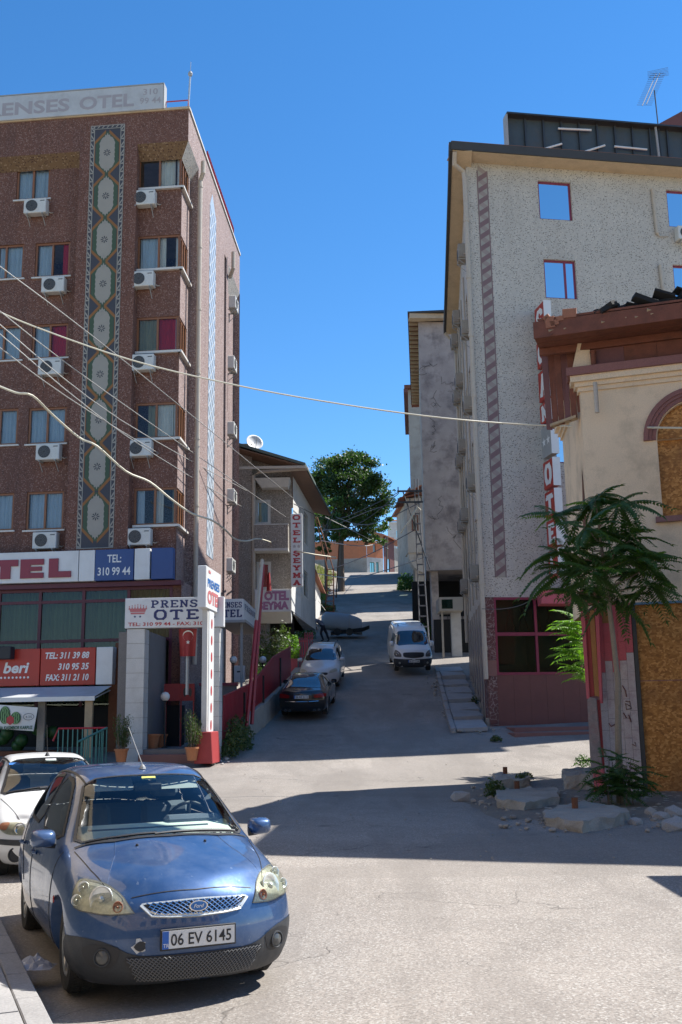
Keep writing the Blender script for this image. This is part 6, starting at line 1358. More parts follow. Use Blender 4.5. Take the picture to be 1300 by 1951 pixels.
# ------------------------------------------------------------------ blocks, slabs, rubble on the corner
def foundation():
    B = [([(945, 1512), (1008, 1505), (1068, 1515), (1066, 1537), (1000, 1548), (950, 1540)], .13, 'broad weathered concrete footing with a rusty pipe stub, middle one of three', (968, 1505)),
         ([(942, 1482), (1005, 1479), (1010, 1500), (945, 1506)], .14, 'small concrete footing with a rusty stub behind the broad one', (952, 1478)),
         ([(1038, 1558), (1115, 1538), (1197, 1556), (1192, 1570), (1108, 1585), (1040, 1572)], .13, 'low flat concrete footing with a rusty pipe nearest the viewer', (1080, 1545)),
         ([(1073, 1482), (1130, 1478), (1135, 1506), (1078, 1505)], .26, 'square concrete block beside the red pier foot', None)]
    for k, (pts, h, lab, pipe) in enumerate(B):
        P = [gnd(*p) for p in pts]; c = sum(P, Vector()) / len(P)
        # move the outline from the top edge down to the ground
        o = MB().prism([(p.x, p.y, c.z - .08) for p in P], (0, 0, h + .08)).build('footing', 'conc', None); rough(o, .075, 8, 3.2); tag(o, lab, 'concrete block', 'concrete footings on the corner')
        if pipe:
            q = gnd(*pipe); q = c + (q - c) * .5; m = MB().tube([(q.x, q.y, c.z + h - .02), (q.x, q.y, c.z + h + .17)], .055, 12).build('pipe_stub', 'rust', o)
    # pavement slabs along the right hotel, uphill
    rnd = random.Random(8); t = thing('broken_pavement', 'tilted grey stone slabs stepping up along the side of the grey hotel', 'pavement', (3.9, 37, G(37)))
    for k in range(8):
        y = 34.9 + k * 1.75; x0 = 3.55 + .055 * (y - 35); z = G(y) + .14
        for j in range(1):
            dz = rnd.uniform(-.06, .06); a = (x0 + .22, y + .03, z + dz); w_ = 1.0
            MB().hexa([(x0 + .2, y + .03, z - .15), (x0 + 1.25, y + .08, z - .12), (x0 + 1.25, y + 1.5, z + .02), (x0 + .26, y + 1.62, z)], [(x0 + .2, y + .03, z + dz), (x0 + 1.25, y + .08, z + dz + .04), (x0 + 1.25, y + 1.5, z + .25), (x0 + .26, y + 1.62, z + .27 + dz)]).build('slab', 'pave', t)
        MB().hexa([(x0, y, z - .3), (x0 + .17, y, z - .3), (x0 + .24, y + 1.68, z - .1), (x0 + .07, y + 1.68, z - .1)], [(x0, y, z - .02), (x0 + .17, y, z), (x0 + .24, y + 1.68, z + .3), (x0 + .07, y + 1.68, z + .29)]).build('kerb_stone', 'curb', t, bev=.012)
    # earth patch and rubble
    m = MB(); n = 26; V = []
    for i in range(n + 1):
        for j in range(15):
            u, v = i / n, j / 14; x = 2.2 + 5.5 * u; y = 17.6 + 6.0 * v - .8 * u; e = min(u, v, 1 - v) * 6; V.append((x, y, G(y) - .06 + min(1, e) * .09 + .02 * mn.noise(Vector((x * 2, y * 2, 1)))))
    m.add(V, [[i * 15 + j, (i + 1) * 15 + j, (i + 1) * 15 + j + 1, i * 15 + j + 1] for i in range(n) for j in range(14)]); o = m.build('earth_patch', 'dirt', smooth=True, origin=(4.5, 20, 0)); tag(o, 'bare earth around the concrete footings', kind='structure')
    def rock(mb, c, s, rnd):
        V = []; 
        for (a, b, d) in ((1, 0, 0), (-1, 0, 0), (0, 1, 0), (0, -1, 0), (0, 0, 1), (0, 0, -1)): V.append(Vector((a, b, d)))
        for a in (-1, 1):
            for b in (-1, 1):
                for d in (-1, 1): V.append(Vector((a, b, d)) * .68)
        V = [c + Vector((v.x * s * rnd.uniform(.8, 1.2), v.y * s * rnd.uniform(.7, 1.1), v.z * s * .65 * rnd.uniform(.7, 1.2))) for v in V]
        bm = bmesh.new(); vs_ = [bm.verts.new(v) for v in V]; bmesh.ops.convex_hull(bm, input=vs_); bm.verts.index_update(); fs = [[v.index for v in f.verts] for f in bm.faces]; vv = [v.co.copy() for v in bm.verts]; bm.free(); mb.add(vv, fs)
    st = MB()
    for _ in range(650):
        c = gnd(rnd.uniform(900, 1300), rnd.uniform(1500, 1585)); 
        if c.x > 2.4 and (rnd.random() < .35 or c.x > 5.2): rock(st, c + Vector((0, 0, .01)), rnd.choice((.02, .03, .045, .06)), rnd)
    for _ in range(160):
        c = Vector((rnd.uniform(3.6, 5), rnd.uniform(34.5, 47), 0)); c.z = G(c.y) + .05; rock(st, c, rnd.uniform(.03, .07), rnd)
    o = st.build('rubble', 'conc', None, fix=False, origin=(5, 20, .1)); tag(o, 'small stones and broken masonry scattered on the earth', 'rubble', kind='stuff')
    for k, (px, py, s, lab) in enumerate(((1260, 1560, .14, 'pale broken stone in the rubble by the chipboard wall'), (1285, 1552, .19, 'largest pale stone of the rubble by the right edge'), (1212, 1570, .12, 'white flat stone at the near side of the rubble'), (1240, 1552, .13, 'grey stone beside the weed under the chipboard'), (1290, 1580, .24, 'flat grey slab piece at the right picture edge near the road'), (880, 1522, .2, 'cracked kerb piece sunk in the asphalt left of the footings'))):
        mb = MB(); rock(mb, gnd(px, py) + Vector((0, 0, .03)), s, rnd); o = mb.build('stone', 'pave' if k != 3 else 'conc', None); tag(o, lab, 'stone', 'loose stones on the corner')
    st = MB()
    for _ in range(120):
        c = gnd(rnd.uniform(380, 1290), rnd.uniform(1440, 1640)); rock(st, c, rnd.choice((.006, .01, .016)), rnd)
    o = st.build('litter', 'conc', None, fix=False, origin=(0, 12, 0)); tag(o, 'tiny grit and litter scattered over the asphalt', 'litter', kind='stuff')
    # debris under sign post, plastic bag by the kerb
    mb = MB()
    for _ in range(16):
        c = gnd(rnd.uniform(400, 440), rnd.uniform(1442, 1458)); rock(mb, c, rnd.uniform(.03, .07), rnd)
    o = mb.build('rubble', 'white_side', None, fix=False); tag(o, 'small pale chunks at the foot of the red sign base', 'rubble', kind='stuff')
    c = gnd(66, 1845); m = MB(); n = 10; V = []
    for i in range(n):
        for j in range(n): a, b = i / 9 - .5, j / 9 - .5; r_ = max(0, 1 - (a * a + b * b) * 4); V.append((c.x + a * .3, c.y + b * .22, .01 + .07 * r_ * (1 + .9 * mn.noise(Vector((i * .9, j * .9, 2))))))
    m.add(V, [[i * n + j, (i + 1) * n + j, (i + 1) * n + j + 1, i * n + j + 1] for i in range(n - 1) for j in range(n - 1)]); o = m.build('plastic_bag', 'bag', None); tag(o, 'crumpled transparent plastic bag on the asphalt by the kerb', 'plastic bag')
M['bag'] = plain('thin_plastic', (.35, .36, .40), .2)
foundation()
# ------------------------------------------------------------------ plants
def frond_mesh(name, L, n, lw, m, droop, seed, up=.0):
    """one compound leaf along +X with pairs of drooping leaflets"""
    rnd = random.Random(seed); mb = MB(); P = []
    for i in range(n + 1): u = i / n; P.append(Vector((L * u * (1 - .12 * u), 0, up * L * u - droop * L * u * u)))
    mb.tube(P, [.006 * (1 - .6 * i / n) for i in range(n + 1)], 3, cap=False)
    for i in range(2, n + 1):
        u = i / n; sz = lw * (1.15 - .55 * abs(u - .45) * 1.6) 
        for s in (-1, 1):
            o = P[i]; d = Vector((.38, s, -.32 + rnd.uniform(-.15, .1))).normalized(); t_ = o + d * sz; w_ = Vector((1, -s * .38, 0)).normalized() * sz * .2
            md = o + d * sz * .42; sag = Vector((0, 0, -.03 * sz)); mb.add([o, md + w_ + sag, t_ + Vector((0, 0, -.18 * sz)), md - w_ + sag, md], [[0, 1, 4], [1, 2, 4], [2, 3, 4], [3, 0, 4]])
    o = P[-1]; mb.add([o, o + Vector((lw * .4, lw * .16, -.02)), o + Vector((lw, 0, -.12)), o + Vector((lw * .4, -lw * .16, -.02))], [[0, 1, 2, 3]])
    me = bpy.data.meshes.new(name); me.from_pydata(mb.v, [], mb.f); me.materials.append(M[m]); return me
def sapling():
    b = Vector((5.07, 19.7, .1)); t = thing('ailanthus_sapling', 'slender young tree with a leaning bare trunk and drooping feathery crown on the corner', 'tree', b)
    top = at(1158, 1120, 19.7); P = [at(1182, 1530, 19.7), at(1178, 1400, 19.7), at(1178, 1300, 19.7), at(1168, 1210, 19.7), at(1157, 1120, 19.7), at(1146, 1040, 19.7), at(1136, 960, 19.7)]
    P[0].z -= .1
    MB().tube(P, [.075, .06, .055, .048, .042, .03, .012], 10).build('trunk', 'barkl', t, smooth=True)
    ms = [frond_mesh('leaf_%d' % i, 1.0 + .1 * i, 15, .21, 'leafd', .26 + .14 * i, i, up=.22 - .1 * i) for i in range(3)]
    m2 = frond_mesh('leaf_light', .85, 12, .16, 'leafl', .35, 9, up=.1)
    rnd = random.Random(21)
    def add(org, az, pitch, roll, s, me):
        o = bpy.data.objects.new('leaf', me); col.objects.link(o); o.parent = t
        o.matrix_local = RI[t.name] @ (Matrix.Translation(org) @ Matrix.Rotation(az, 4, 'Z') @ Matrix.Rotation(-pitch, 4, 'Y') @ Matrix.Rotation(roll, 4, 'X') @ Matrix.Scale(s, 4))
    tips = []
    br = MB()
    for k in range(11):
        a = k * 2.4; u = .0 + .8 * k / 11; o_ = P[4].lerp(P[6], u); L = rnd.uniform(.7, 1.35) * (1 - .55 * u); q = o_ + Vector((math.cos(a) * L, math.sin(a) * L * .8, .15 + .35 * rnd.random())); br.tube([o_, o_.lerp(q, .5) + Vector((0, 0, -.04)), q], [.02, .015, .009], 5); tips.append(q)
    for k in range(9):
        a = k * 2.4 + 1; o_ = P[3].lerp(P[5], .35 + .5 * k / 9); L = rnd.uniform(.5, 1.15); q = o_ + Vector((math.cos(a) * L, math.sin(a) * L * .8, .12)); br.tube([o_, q], [.016, .008], 5); tips.append(q)
    br.build('branch', 'barkl', t); tips.append(P[6]); tips.append(P[6] + Vector((.02, 0, .12)))
    for q in tips:
        n = 12
        for k in range(n):
            a = k * 2.399 + rnd.uniform(-.3, .3); pt = rnd.choice((.5, .3, .1, -.1, -.3, -.55)) + rnd.uniform(-.1, .1); add(q + Vector((0, 0, -.05 + .012 * k)), a, pt, rnd.uniform(-.3, .3), rnd.uniform(.5, .9), m2 if rnd.random() < .09 else rnd.choice(ms))
    # suckers at the foot
    s = thing('weed', 'dark feathery shoots growing around the foot of the young tree', 'plant', (5.0, 19.6, .1))
    for j in range(12):
        c = Vector((4.95 + rnd.uniform(-.35, .4), 19.5 + rnd.uniform(-.25, .2), .12)); h = rnd.uniform(.35, .95); MB().tube([c, c + Vector((rnd.uniform(-.1, .1), 0, h))], .008, 4).build('stem', 'bark', s)
        for k in range(7):
            o = bpy.data.objects.new('leaf', ms[k % 3]); col.objects.link(o); o.parent = s
            o.matrix_local = RI[s.name] @ (Matrix.Translation(c + Vector((0, 0, h * (.5 + .5 * k / 6)))) @ Matrix.Rotation(k * 2.4 + j, 4, 'Z') @ Matrix.Rotation(-rnd.uniform(-.2, .6), 4, 'Y') @ Matrix.Scale(rnd.uniform(.35, .6), 4))
    # sunlit shoot in front of the shop window
    s = thing('sunlit_shoot', 'bright sunlit feathery shoot in front of the dark shop window', 'plant', (7.0, 26.5, .4))
    base_ = Vector((at(1112, 1260, 26.5).x + .1, 26.5, .4)); zt = at(1100, 1180, 26.5).z
    m3 = [frond_mesh('leaf_lit_%d' % i, .85, 12, .17, 'leafl', .3, 30 + i, up=.2) for i in range(2)]
    MB().tube([base_, Vector((base_.x, base_.y, zt))], .025, 6).build('stem', 'barkl', s)
    for k in range(40):
        o = bpy.data.objects.new('leaf', m3[k % 2]); col.objects.link(o); o.parent = s; zz = zt - 1.7 * (k / 40) 
        o.matrix_local = RI[s.name] @ (Matrix.Translation((base_.x, base_.y, zz)) @ Matrix.Rotation(PI + (rnd.uniform(-1.2, 1.2) if k % 4 else rnd.uniform(-3, 3)), 4, 'Z') @ Matrix.Rotation(-rnd.uniform(-.1, .6), 4, 'Y') @ Matrix.Scale(rnd.uniform(.8, 1.2), 4))
sapling()
def bush(name, label, c, rx, ry, rz, n, size, m, seed, cat='bush', asp=.5, up=.3):
    rnd = random.Random(seed); lf = MB()
    def f():
        while True:
            v = Vector((rnd.uniform(-1, 1), rnd.uniform(-1, 1), rnd.uniform(0, 1)))
            if v.length < 1 and v.length > .35 * rnd.random(): break
        lump = 1 + .35 * mn.noise(Vector((v.x * 3 + seed, v.y * 3, v.z * 3)))
        return Vector((c[0] + v.x * rx * lump, c[1] + v.y * ry * lump, c[2] + v.z * rz * lump))
    leaves(lf, f, n, size, rnd, asp=asp, up=up); o = lf.build(name, m, None, fix=False, origin=c); return tag(o, label, cat)
def bushes():
    g = gnd(455, 1432); bush('weed_bush', 'leafy green weeds growing along the bottom of the red fence', (-3.28, 32.2, G(32)), .45, 2.0, .95, 2600, .10, 'leafb', 1)
    bush('weed_bush', 'weedy tuft next to the sign post at the fence corner', (-3.4, 30.6, G(30.6)), .32, .5, .45, 600, .08, 'leafb', 2)
    for k, (px, py, rx, rz, n, m, lab) in enumerate(((943, 1518, .22, .35, 500, 'leafb', 'low green weed left of the broad concrete footing'), (1000, 1495, .22, .12, 160, 'leafb', 'flat weed on the middle footing'), (1222, 1520, .2, .28, 260, 'leafd', 'small dark weed under the chipboard wall'), (946, 1412, .2, .18, 260, 'leafb', 'low green tuft at the corner of the grey hotel steps'), (1112, 1472, .25, .3, 200, 'leafd', 'spiky weed on the square block by the red pier'), (1150, 1545, .15, .12, 90, 'leafb', 'tiny weed beside the trunk of the young tree'), (905, 1340, .15, .3, 200, 'leafb', 'weed between the tilted pavement slabs'))):
        p = gnd(px, py); bush('weed', lab, (p.x, p.y, p.z + (.15 if k in (1, 4) else 0)), rx, rx, rz, n, .07, m, 10 + k, 'plant')
    # near and up the street
    p = gnd(1150 - 530, 1165); bush('weed', 'green tuft at the foot of the rusty lattice mast', (p.x, p.y, p.z), .9, .7, .7, 700, .18, 'leafb', 30, 'plant')
    p = gnd(765, 1120); bush('bush', 'dark bush at the right kerb high up the street', (p.x + .3, p.y - 3, G(p.y - 3)), .9, 2.5, 1.6, 1500, .25, 'leafd', 31)
    p = gnd(790, 1190); bush('bush', 'green weeds behind the white van by the utility pole', (4.7, 60, G(60)), .6, 2, 1.2, 1200, .2, 'leafd', 32)
    p = gnd(610, 1100); bush('bush', 'sunlit green bush on the bank above the stone shed', (-2.6, 82, G(82) + .3), 1.2, 2.5, 1.8, 1600, .22, 'leafl', 33)
    bush('hedge', 'dark leafy shrubs at the yard behind the red fence', (-3.6, 46.2, G(46) + .3), .4, .9, 1.2, 500, .13, 'leafd', 34, 'hedge')
    bush('hedge', 'dark shrubs between the beige hotel and the tilted cart', (-2.4, 60, G(60)), .8, 2.5, 1.7, 1400, .16, 'leafd', 35, 'hedge')
    rnd = random.Random(77)
    for k in range(5):
        x = -3.3 + .2 * k; y = 41.0 + .9 * k; bush('yard_plant', ['leafy yard plant by the glass doors, nearest the leaning poles', 'second yard plant behind the fence', 'mid yard plant behind the fence rail', 'yard plant next to the bright shrub', 'furthest plant of the fenced yard'][k], (x, y, G(y) + 1.4), .35, .5, 1.3, 320, .12, 'leafb', 40 + k, 'plant')
bushes()
def tree(name, label, base_, pts, r0, crown, m, seed, clusters, size, n, trunkm='bark'):
    """trunk with limbs reaching to leaf clusters"""
    rnd = random.Random(seed); t = thing(name, label, 'tree', base_); tr = MB(); tr.tube(pts, [r0 * (1 - .5 * i / (len(pts) - 1)) for i in range(len(pts))], 10)
    C = []
    for k in range(clusters):
        while True:
            v = Vector((rnd.uniform(-1, 1), rnd.uniform(-1, 1), rnd.uniform(-1, 1)))
            if v.length < 1: break
        v = v.normalized() * v.length ** .45; c = Vector(crown[0]) + Vector((v.x * crown[1].x, v.y * crown[1].y, v.z * crown[1].z)); C.append(c)
        if k % 3 == 0: b = Vector(pts[-1]).lerp(Vector(pts[-2]), rnd.random()); md = b.lerp(c, .5) + Vector((0, 0, .3)); tr.tube([b, md, c], [r0 * .3, r0 * .18, r0 * .05], 6)
    tr.build('trunk', trunkm, t); lf = MB()
    for c in C:
        rr = rnd.uniform(.5, 1.0) * crown[1].x * .24
        def f():
            d = Vector((rnd.gauss(0, 1), rnd.gauss(0, 1), rnd.gauss(0, .55))); return c + d * rr * .62
        leaves(lf, f, n, size, rnd, asp=.5)
    lf.build('crown', m, t, fix=False); return t
def trees():
    y = 95; b = at(650, 1090, y); b.z = G(y) + 1.0
    P = [Vector((b.x, y, b.z - 2)), Vector((b.x, y, b.z + 1.5)), Vector((b.x + .05, y, b.z + 3.5)), Vector((b.x - .1, y, b.z + 5.5))]
    c = at(660, 945, y); tree('large_tree', 'large spreading green tree at the top left of the street', b, P, .38, (c, Vector((3.7, 3.5, 4.2))), 'leaft', 5, 135, .30, 210)
    c = at(715, 1000, y + 3); tree('large_tree', 'lower darker tree beside the large one above the orange house', Vector((at(720, 1040, 98).x, 98, 19)), [Vector((c.x - 1, 98, 18)), Vector((c.x - .6, 98, c.z - 1.5)), Vector((c.x, 98, c.z - .4))], .18, (c, Vector((1.5, 2, 2.0))), 'leafd', 6, 26, .28, 150)
    c = at(620, 1000, 84); tree('thin_tree', 'thin many stemmed tree in shade behind the roof of the beige hotel', Vector((c.x, 84, 12)), [Vector((c.x, 84, 12)), Vector((c.x, 84, c.z - 2)), Vector((c.x, 84, c.z))], .14, (c + Vector((0, 0, .4)), Vector((1.6, 2.5, 2.8))), 'leafd', 8, 34, .26, 130)
    # rusty lattice mast and lamp, left
    b = gnd(627, 1165); b2 = at(628, 1165, 76); b2.z = G(76); tp = at(603, 985, 76)
    t = thing('lattice_mast', 'thin leaning rusty lattice mast on the left of the upper street', 'mast', b2); 
    for sx in (-.32, .32): MB().tube([b2 + Vector((sx, 0, -.2)), at(630, 1085, 76) + Vector((sx * .7, 0, 0)), tp + Vector((sx * .2, 0, 0))], .045, 4).build('rail', 'rust', t)
    for k in range(9): c = b2.lerp(at(630, 1085, 76), k / 8); MB().box(c.x - .3, c.x + .3, 75.97, 76.03, c.z - .03, c.z + .03).build('rung', 'rust', t)
    b3 = at(640, 1100, 88); b3.z = G(88); q = at(648, 1004, 88); l = thing('street_lamp', 'small street lamp with a curved arm in front of the large tree', 'street lamp', b3)
    MB().tube([b3, q, q + Vector((-.2, 0, .4)), at(642, 997, 88)], .06, 6).build('pole', 'rust', l); h = at(642, 996, 88); MB().lathe([(0, -.12), (.2, -.1), (.28, 0), (.2, .12), (0, .16)], 12, 0, Matrix.Translation(h)).build('lamp_head', 'white', l)
    b4 = at(737, 1090, 122); b4.z = 18.5; o = MB().tube([b4, at(738, 1022, 122)], .1, 8).build('utility_pole', 'bark'); tag(o, 'thin wooden pole in front of the houses at the street top', 'utility pole')
trees()
# ------------------------------------------------------------------ vehicles
def paint(name, c, metal=.5, rough=.32, coat=1.0, dust=(.3, .27, .22), da=.3):
    m, n, b, tc = base(name); a = mixc(n, noise(n, tc, .8, 3), tuple(Vector(c) * .9), tuple(Vector(c) * 1.1))
    f = ramp(n, noise(n, tc, 1.7, 8, .75), [(.42, (0, 0, 0)), (.78, (da,) * 3)]).outputs[0]; a = mixc(n, f, a, dust)
    sp = ramp(n, noise(n, tc, 22, 2, .5), [(.70, (0, 0, 0)), (.74, (da,) * 3)]).outputs[0]; a = mixc(n, sp, a, dust)
    n.links.new(a, b.inputs['Base Color']); b.inputs['Metallic'].default_value = metal; b.inputs['Coat Weight'].default_value = coat; b.inputs['Coat Roughness'].default_value = .05
    rr = ramp(n, noise(n, tc, 2.6, 7, .7), [(.35, (rough,) * 3), (.75, (rough + .3,) * 3)]).outputs[0]; n.links.new(rr, b.inputs['Roughness']); return m
M['p_blue'] = paint('blue_car_paint', (.020, .066, .175), .45, .34, .9, (.28, .32, .37), .3); M['p_white'] = paint('white_car_paint', (.74, .74, .72), 0, .4, .8, (.5, .47, .4), .2)
M['p_silver'] = paint('pearl_car_paint', (.62, .62, .60), .2, .35, .8); M['p_black'] = paint('black_car_paint', (.006, .006, .008), .2, .25, 1, (.1, .09, .08), .08)
M['plastic'] = mat('grey_bumper_plastic', (.034, .037, .042), .6, var=.12, dirt=(.13, .12, .11), da=.4, ds=3, bmp=.1, bs=200, bd=.002)
M['tyre'] = mat('tyre_rubber', (.03, .03, .03), .85, var=.2, dirt=(.11, .1, .08), da=.6, ds=3, bmp=.3, bs=90); M['rimm'] = mat('wheel_metal', (.48, .47, .44), .35, .85, var=.1, dirt=(.2, .17, .13), da=.4, ds=6)
M['chrome'] = plain('chrome', (.75, .76, .78), .15, 1); M['wglass'] = glass('windscreen_glass', (.86, .93, .90), 1.5); M['dglass'] = glass('tinted_glass', (.10, .12, .12), 3.0)
M['lens'] = glass('headlight_lens', (.93, .94, .88), .7, .05); M['lensin'] = mat('headlight_reflector', (.47, .47, .40), .28, .45, var=.25, vs=14, fs=60); M['refl'] = plain('lamp_bowl', (.72, .72, .66), .22, .4); M['amber'] = plain('amber_lamp', (.48, .19, .11), .3); M['redlamp'] = plain('red_tail_lamp', (.25, .01, .01), .25)
M['dash'] = plain('grey_green_trim', (.78, .82, .70), .7); M['seat'] = plain('seat_fabric', (.14, .16, .19), .9); M['head'] = plain('roof_lining', (.38, .40, .38), .9); M['plate'] = plain('number_plate', (.70, .69, .66), .4); M['eu'] = plain('plate_blue', (.02, .12, .45), .4)
def catmull(P, i, t):
    a, b, c, d = P[max(i - 1, 0)], P[i], P[min(i + 1, len(P) - 1)], P[min(i + 2, len(P) - 1)]
    return .5 * ((2 * b) + (c - a) * t + (2 * a - 5 * b + 4 * c - d) * t * t + (3 * b - a - 3 * c + d) * t ** 3)
class Car:
    """body grown from stations: x back from the nose, side column of (y, z), centre height, plan curvature; local X points forward, Y left"""
    def __init__(s, name, label, cat, st, paint_, wheels, x0s, x1s, pit=0, group=None, sub=3, wr=.30):
        s.t = thing(name, label, cat, group=group); s.L = st[-1][0]; J = 4; K = 6; s.paint = paint_
        V = []; idx = {}
        def vid(key, p):
            if key not in idx: idx[key] = len(V); V.append(p)
            return idx[key]
        n = len(st)
        def pos(i, j, k):   # j 0..J from centre (0) to side (J) signed, k 0..K-1 for side
            x, colm, zc, cv = st[i]; sgn = 1 if j >= 0 else -1; u = abs(j) / J
            if abs(j) == J: y, z = colm[k]
            elif k == K - 1: y = colm[K - 1][0] * u; z = zc + (colm[K - 1][1] - zc) * u ** 2.2
            elif k == 0: y = colm[0][0] * u; z = colm[0][1]
            else: y = colm[k][0] * u; z = colm[k][1]
            X = x + cv * (u ** 2.4)
            if i == 0: X += x0s[k]
            if i == n - 1: X += x1s[k]
            return Vector((-X, sgn * y, z))
        Fc = []
        def q(*keys): Fc.append([vid(k, pos(*k)) for k in keys])
        for i in range(n - 1):
            for j in range(-J, J):   # top and bottom
                q((i, j, K - 1), (i + 1, j, K - 1), (i + 1, j + 1, K - 1), (i, j + 1, K - 1)); q((i, j, 0), (i, j + 1, 0), (i + 1, j + 1, 0), (i + 1, j, 0))
            for k in range(K - 1):
                for sg in (-1, 1): q((i, sg * J, k), (i + 1, sg * J, k), (i + 1, sg * J, k + 1), (i, sg * J, k + 1))
        for i in (0, n - 1):
            for j in range(-J, J):
                for k in range(K - 1): q((i, j, k), (i, j, k + 1), (i, j + 1, k + 1), (i, j + 1, k))
        me = bpy.data.meshes.new('cage'); me.from_pydata(V, [], Fc); bm = bmesh.new(); bm.from_mesh(me); bmesh.ops.recalc_face_normals(bm, faces=bm.faces[:]); bm.to_mesh(me); bm.free()
        o = bpy.data.objects.new('cage', me); col.objects.link(o); sm = o.modifiers.new('s', 'SUBSURF'); sm.levels = sub; sm.render_levels = sub
        cut = MB()
        for (wx, wy) in wheels:
            for sg in (-1, 1): cut.lathe([(wr + .045, wy - .30), (wr + .045, wy + .4)], 40, 0, Matrix.Translation((-wx, 0, wr)) @ Matrix.Rotation(-PI / 2 * sg, 4, 'X'))
        c = cut.build('cut', 'black'); bo = o.modifiers.new('b', 'BOOLEAN'); bo.operation = 'DIFFERENCE'; bo.object = c; bo.solver = 'EXACT'
        dg = bpy.context.evaluated_depsgraph_get(); bpy.context.view_layer.update(); dg.update()
        full = o.evaluated_get(dg)
        s.me = bpy.data.meshes.new_from_object(full)
        o.modifiers.remove(bo); dg.update(); solid = bpy.data.meshes.new_from_object(o.evaluated_get(dg))
        s.bvh = BVHTree.FromPolygons([v.co.copy() for v in solid.vertices], [list(p.vertices) for p in solid.polygons])
        bpy.data.objects.remove(o); bpy.data.objects.remove(c); s.holes = []
    def proj(s, p, d, off=.004):
        d = Vector(d).normalized(); h = s.bvh.ray_cast(Vector(p) - d * 1.2, d)
        if h[0] is None or (h[0] - Vector(p)).length > .6: h = s.bvh.find_nearest(Vector(p)); return h[0] + h[1] * off
        return h[0] + h[1] * off if h[1].dot(d) < 0 else h[0] - d * off
    def patch(s, pts, d, m, name, off=.004, par=None, round_=2, step=.07, hole=False, smooth=True, flip=False, label=None, inner=None):
        """sheet following the body surface inside an outline, seen along direction d"""
        d = Vector(d).normalized(); pts = [Vector(p) for p in pts]
        if flip: pts = [Vector((p.x, -p.y, p.z)) for p in pts]; d = Vector((d.x, -d.y, d.z))
        u = d.cross(Vector((0, 0, 1)) if abs(d.z) < .9 else Vector((1, 0, 0))).normalized(); v = u.cross(d)
        c0 = sum(pts, Vector()) / len(pts); P = [((p - c0).dot(u), (p - c0).dot(v)) for p in pts]
        for _ in range(round_):
            Q = []
            for i in range(len(P)):
                a, b = Vector(P[i]), Vector(P[(i + 1) % len(P)]); w_ = .18
                Q += [tuple(a.lerp(b, w_)), tuple(a.lerp(b, 1 - w_))]
            P = Q
        # dense edge
        E = []
        for i in range(len(P)):
            a, b = Vector(P[i]), Vector(P[(i + 1) % len(P)]); k = max(1, int((b - a).length / step))
            for q in range(k): E.append(a.lerp(b, q / k))
        def inside(x, y, PP=None):
            PP = PP or E; r = False; j = len(PP) - 1
            for i in range(len(PP)):
                if (PP[i].y > y) != (PP[j].y > y) and x < (PP[j].x - PP[i].x) * (y - PP[i].y) / (PP[j].y - PP[i].y) + PP[i].x: r = not r
                j = i
            return r
        V2 = list(E); x0, x1 = min(p.x for p in E), max(p.x for p in E); y0, y1 = min(p.y for p in E), max(p.y for p in E); y = y0 + step / 2
        while y < y1:
            x = x0 + step / 2
            while x < x1:
                if inside(x, y) and min((Vector((x, y)) - e).length for e in E) > step * .45: V2.append(Vector((x, y)))
                x += step
            y += step
        ring = None
        edges = [(i, (i + 1) % len(E)) for i in range(len(E))]
        if inner:
            c = sum(E, Vector((0, 0))) / len(E); I = []
            for i, e in enumerate(E):
                t_ = (E[(i + 1) % len(E)] - E[i - 1]); nn = Vector((-t_.y, t_.x)).normalized()
                if nn.dot(c - e) < 0: nn = -nn
                I.append(e + nn * inner)
            V3 = [s.proj(c0 + u * e.x + v * e.y, d, off) for e in E + I]; n_ = len(E)
            mb = MB().add(V3, [[i, (i + 1) % n_, n_ + (i + 1) % n_, n_ + i] for i in range(n_)])
            o = mb.build(name, m, par or s.t, fix=False); return o
        r = delaunay_2d_cdt(V2, edges, [], 1, 1e-6)
        mb = MB().add([s.proj(c0 + u * e.x + v * e.y, d, off) for e in r[0]], r[2])
        o = mb.build(name, m, par or s.t, smooth=smooth, fix=True)
        if label: o['label'] = label
        if hole: s.holes.append((E, c0, u, v, d, inside))
        return o
    def both(s, *a, **k): return s.patch(*a, **k), s.patch(*a, flip=True, **k)
    def line(s, pts, d, m, r=.004, name='panel_gap', par=None, off=.001, flip=False, n=6):
        pts = [Vector(p) for p in pts]; d = Vector(d)
        if flip: pts = [Vector((p.x, -p.y, p.z)) for p in pts]; d = Vector((d.x, -d.y, d.z))
        Q = []
        for i in range(len(pts) - 1):
            for k in range(n): Q.append(s.proj(pts[i].lerp(pts[i + 1], k / n), d, off))
        Q.append(s.proj(pts[-1], d, off)); return MB().tube(Q, r, 4).build(name, m, par or s.t)
    def finish(s, wheels, wr=.30, ww=.19, rim='multi', lod=1):
        me = s.me; bm = bmesh.new(); bm.from_mesh(me)
        if s.holes:
            kill = []
            for f in bm.faces:
                c = f.calc_center_median()
                for (E, c0, u, v, d, ins) in s.holes:
                    if f.normal.dot(d) < -.05:
                        q = c - c0; x, y = q.dot(u), q.dot(v)
                        if abs(q.dot(d)) < .5 and ins(x, y) and min((Vector((x, y)) - e).length for e in E) > .012: kill.append(f); break
            bmesh.ops.delete(bm, geom=kill, context='FACES')
        for f in bm.faces: f.smooth = True; f.material_index = 1 if any(((f.calc_center_median() - Vector((-wx, 0, wr))) * Vector((1, 0, 1)) if False else Vector((f.calc_center_median().x + wx, f.calc_center_median().z - wr))).length < wr + .046 for wx, _ in wheels) else 0
        bm.to_mesh(me); bm.free(); me.materials.clear(); me.materials.append(M[s.paint]); me.materials.append(M['black'])
        me.name = 'body'; o = bpy.data.objects.new('body', me); col.objects.link(o); o.parent = s.t; s.body = o
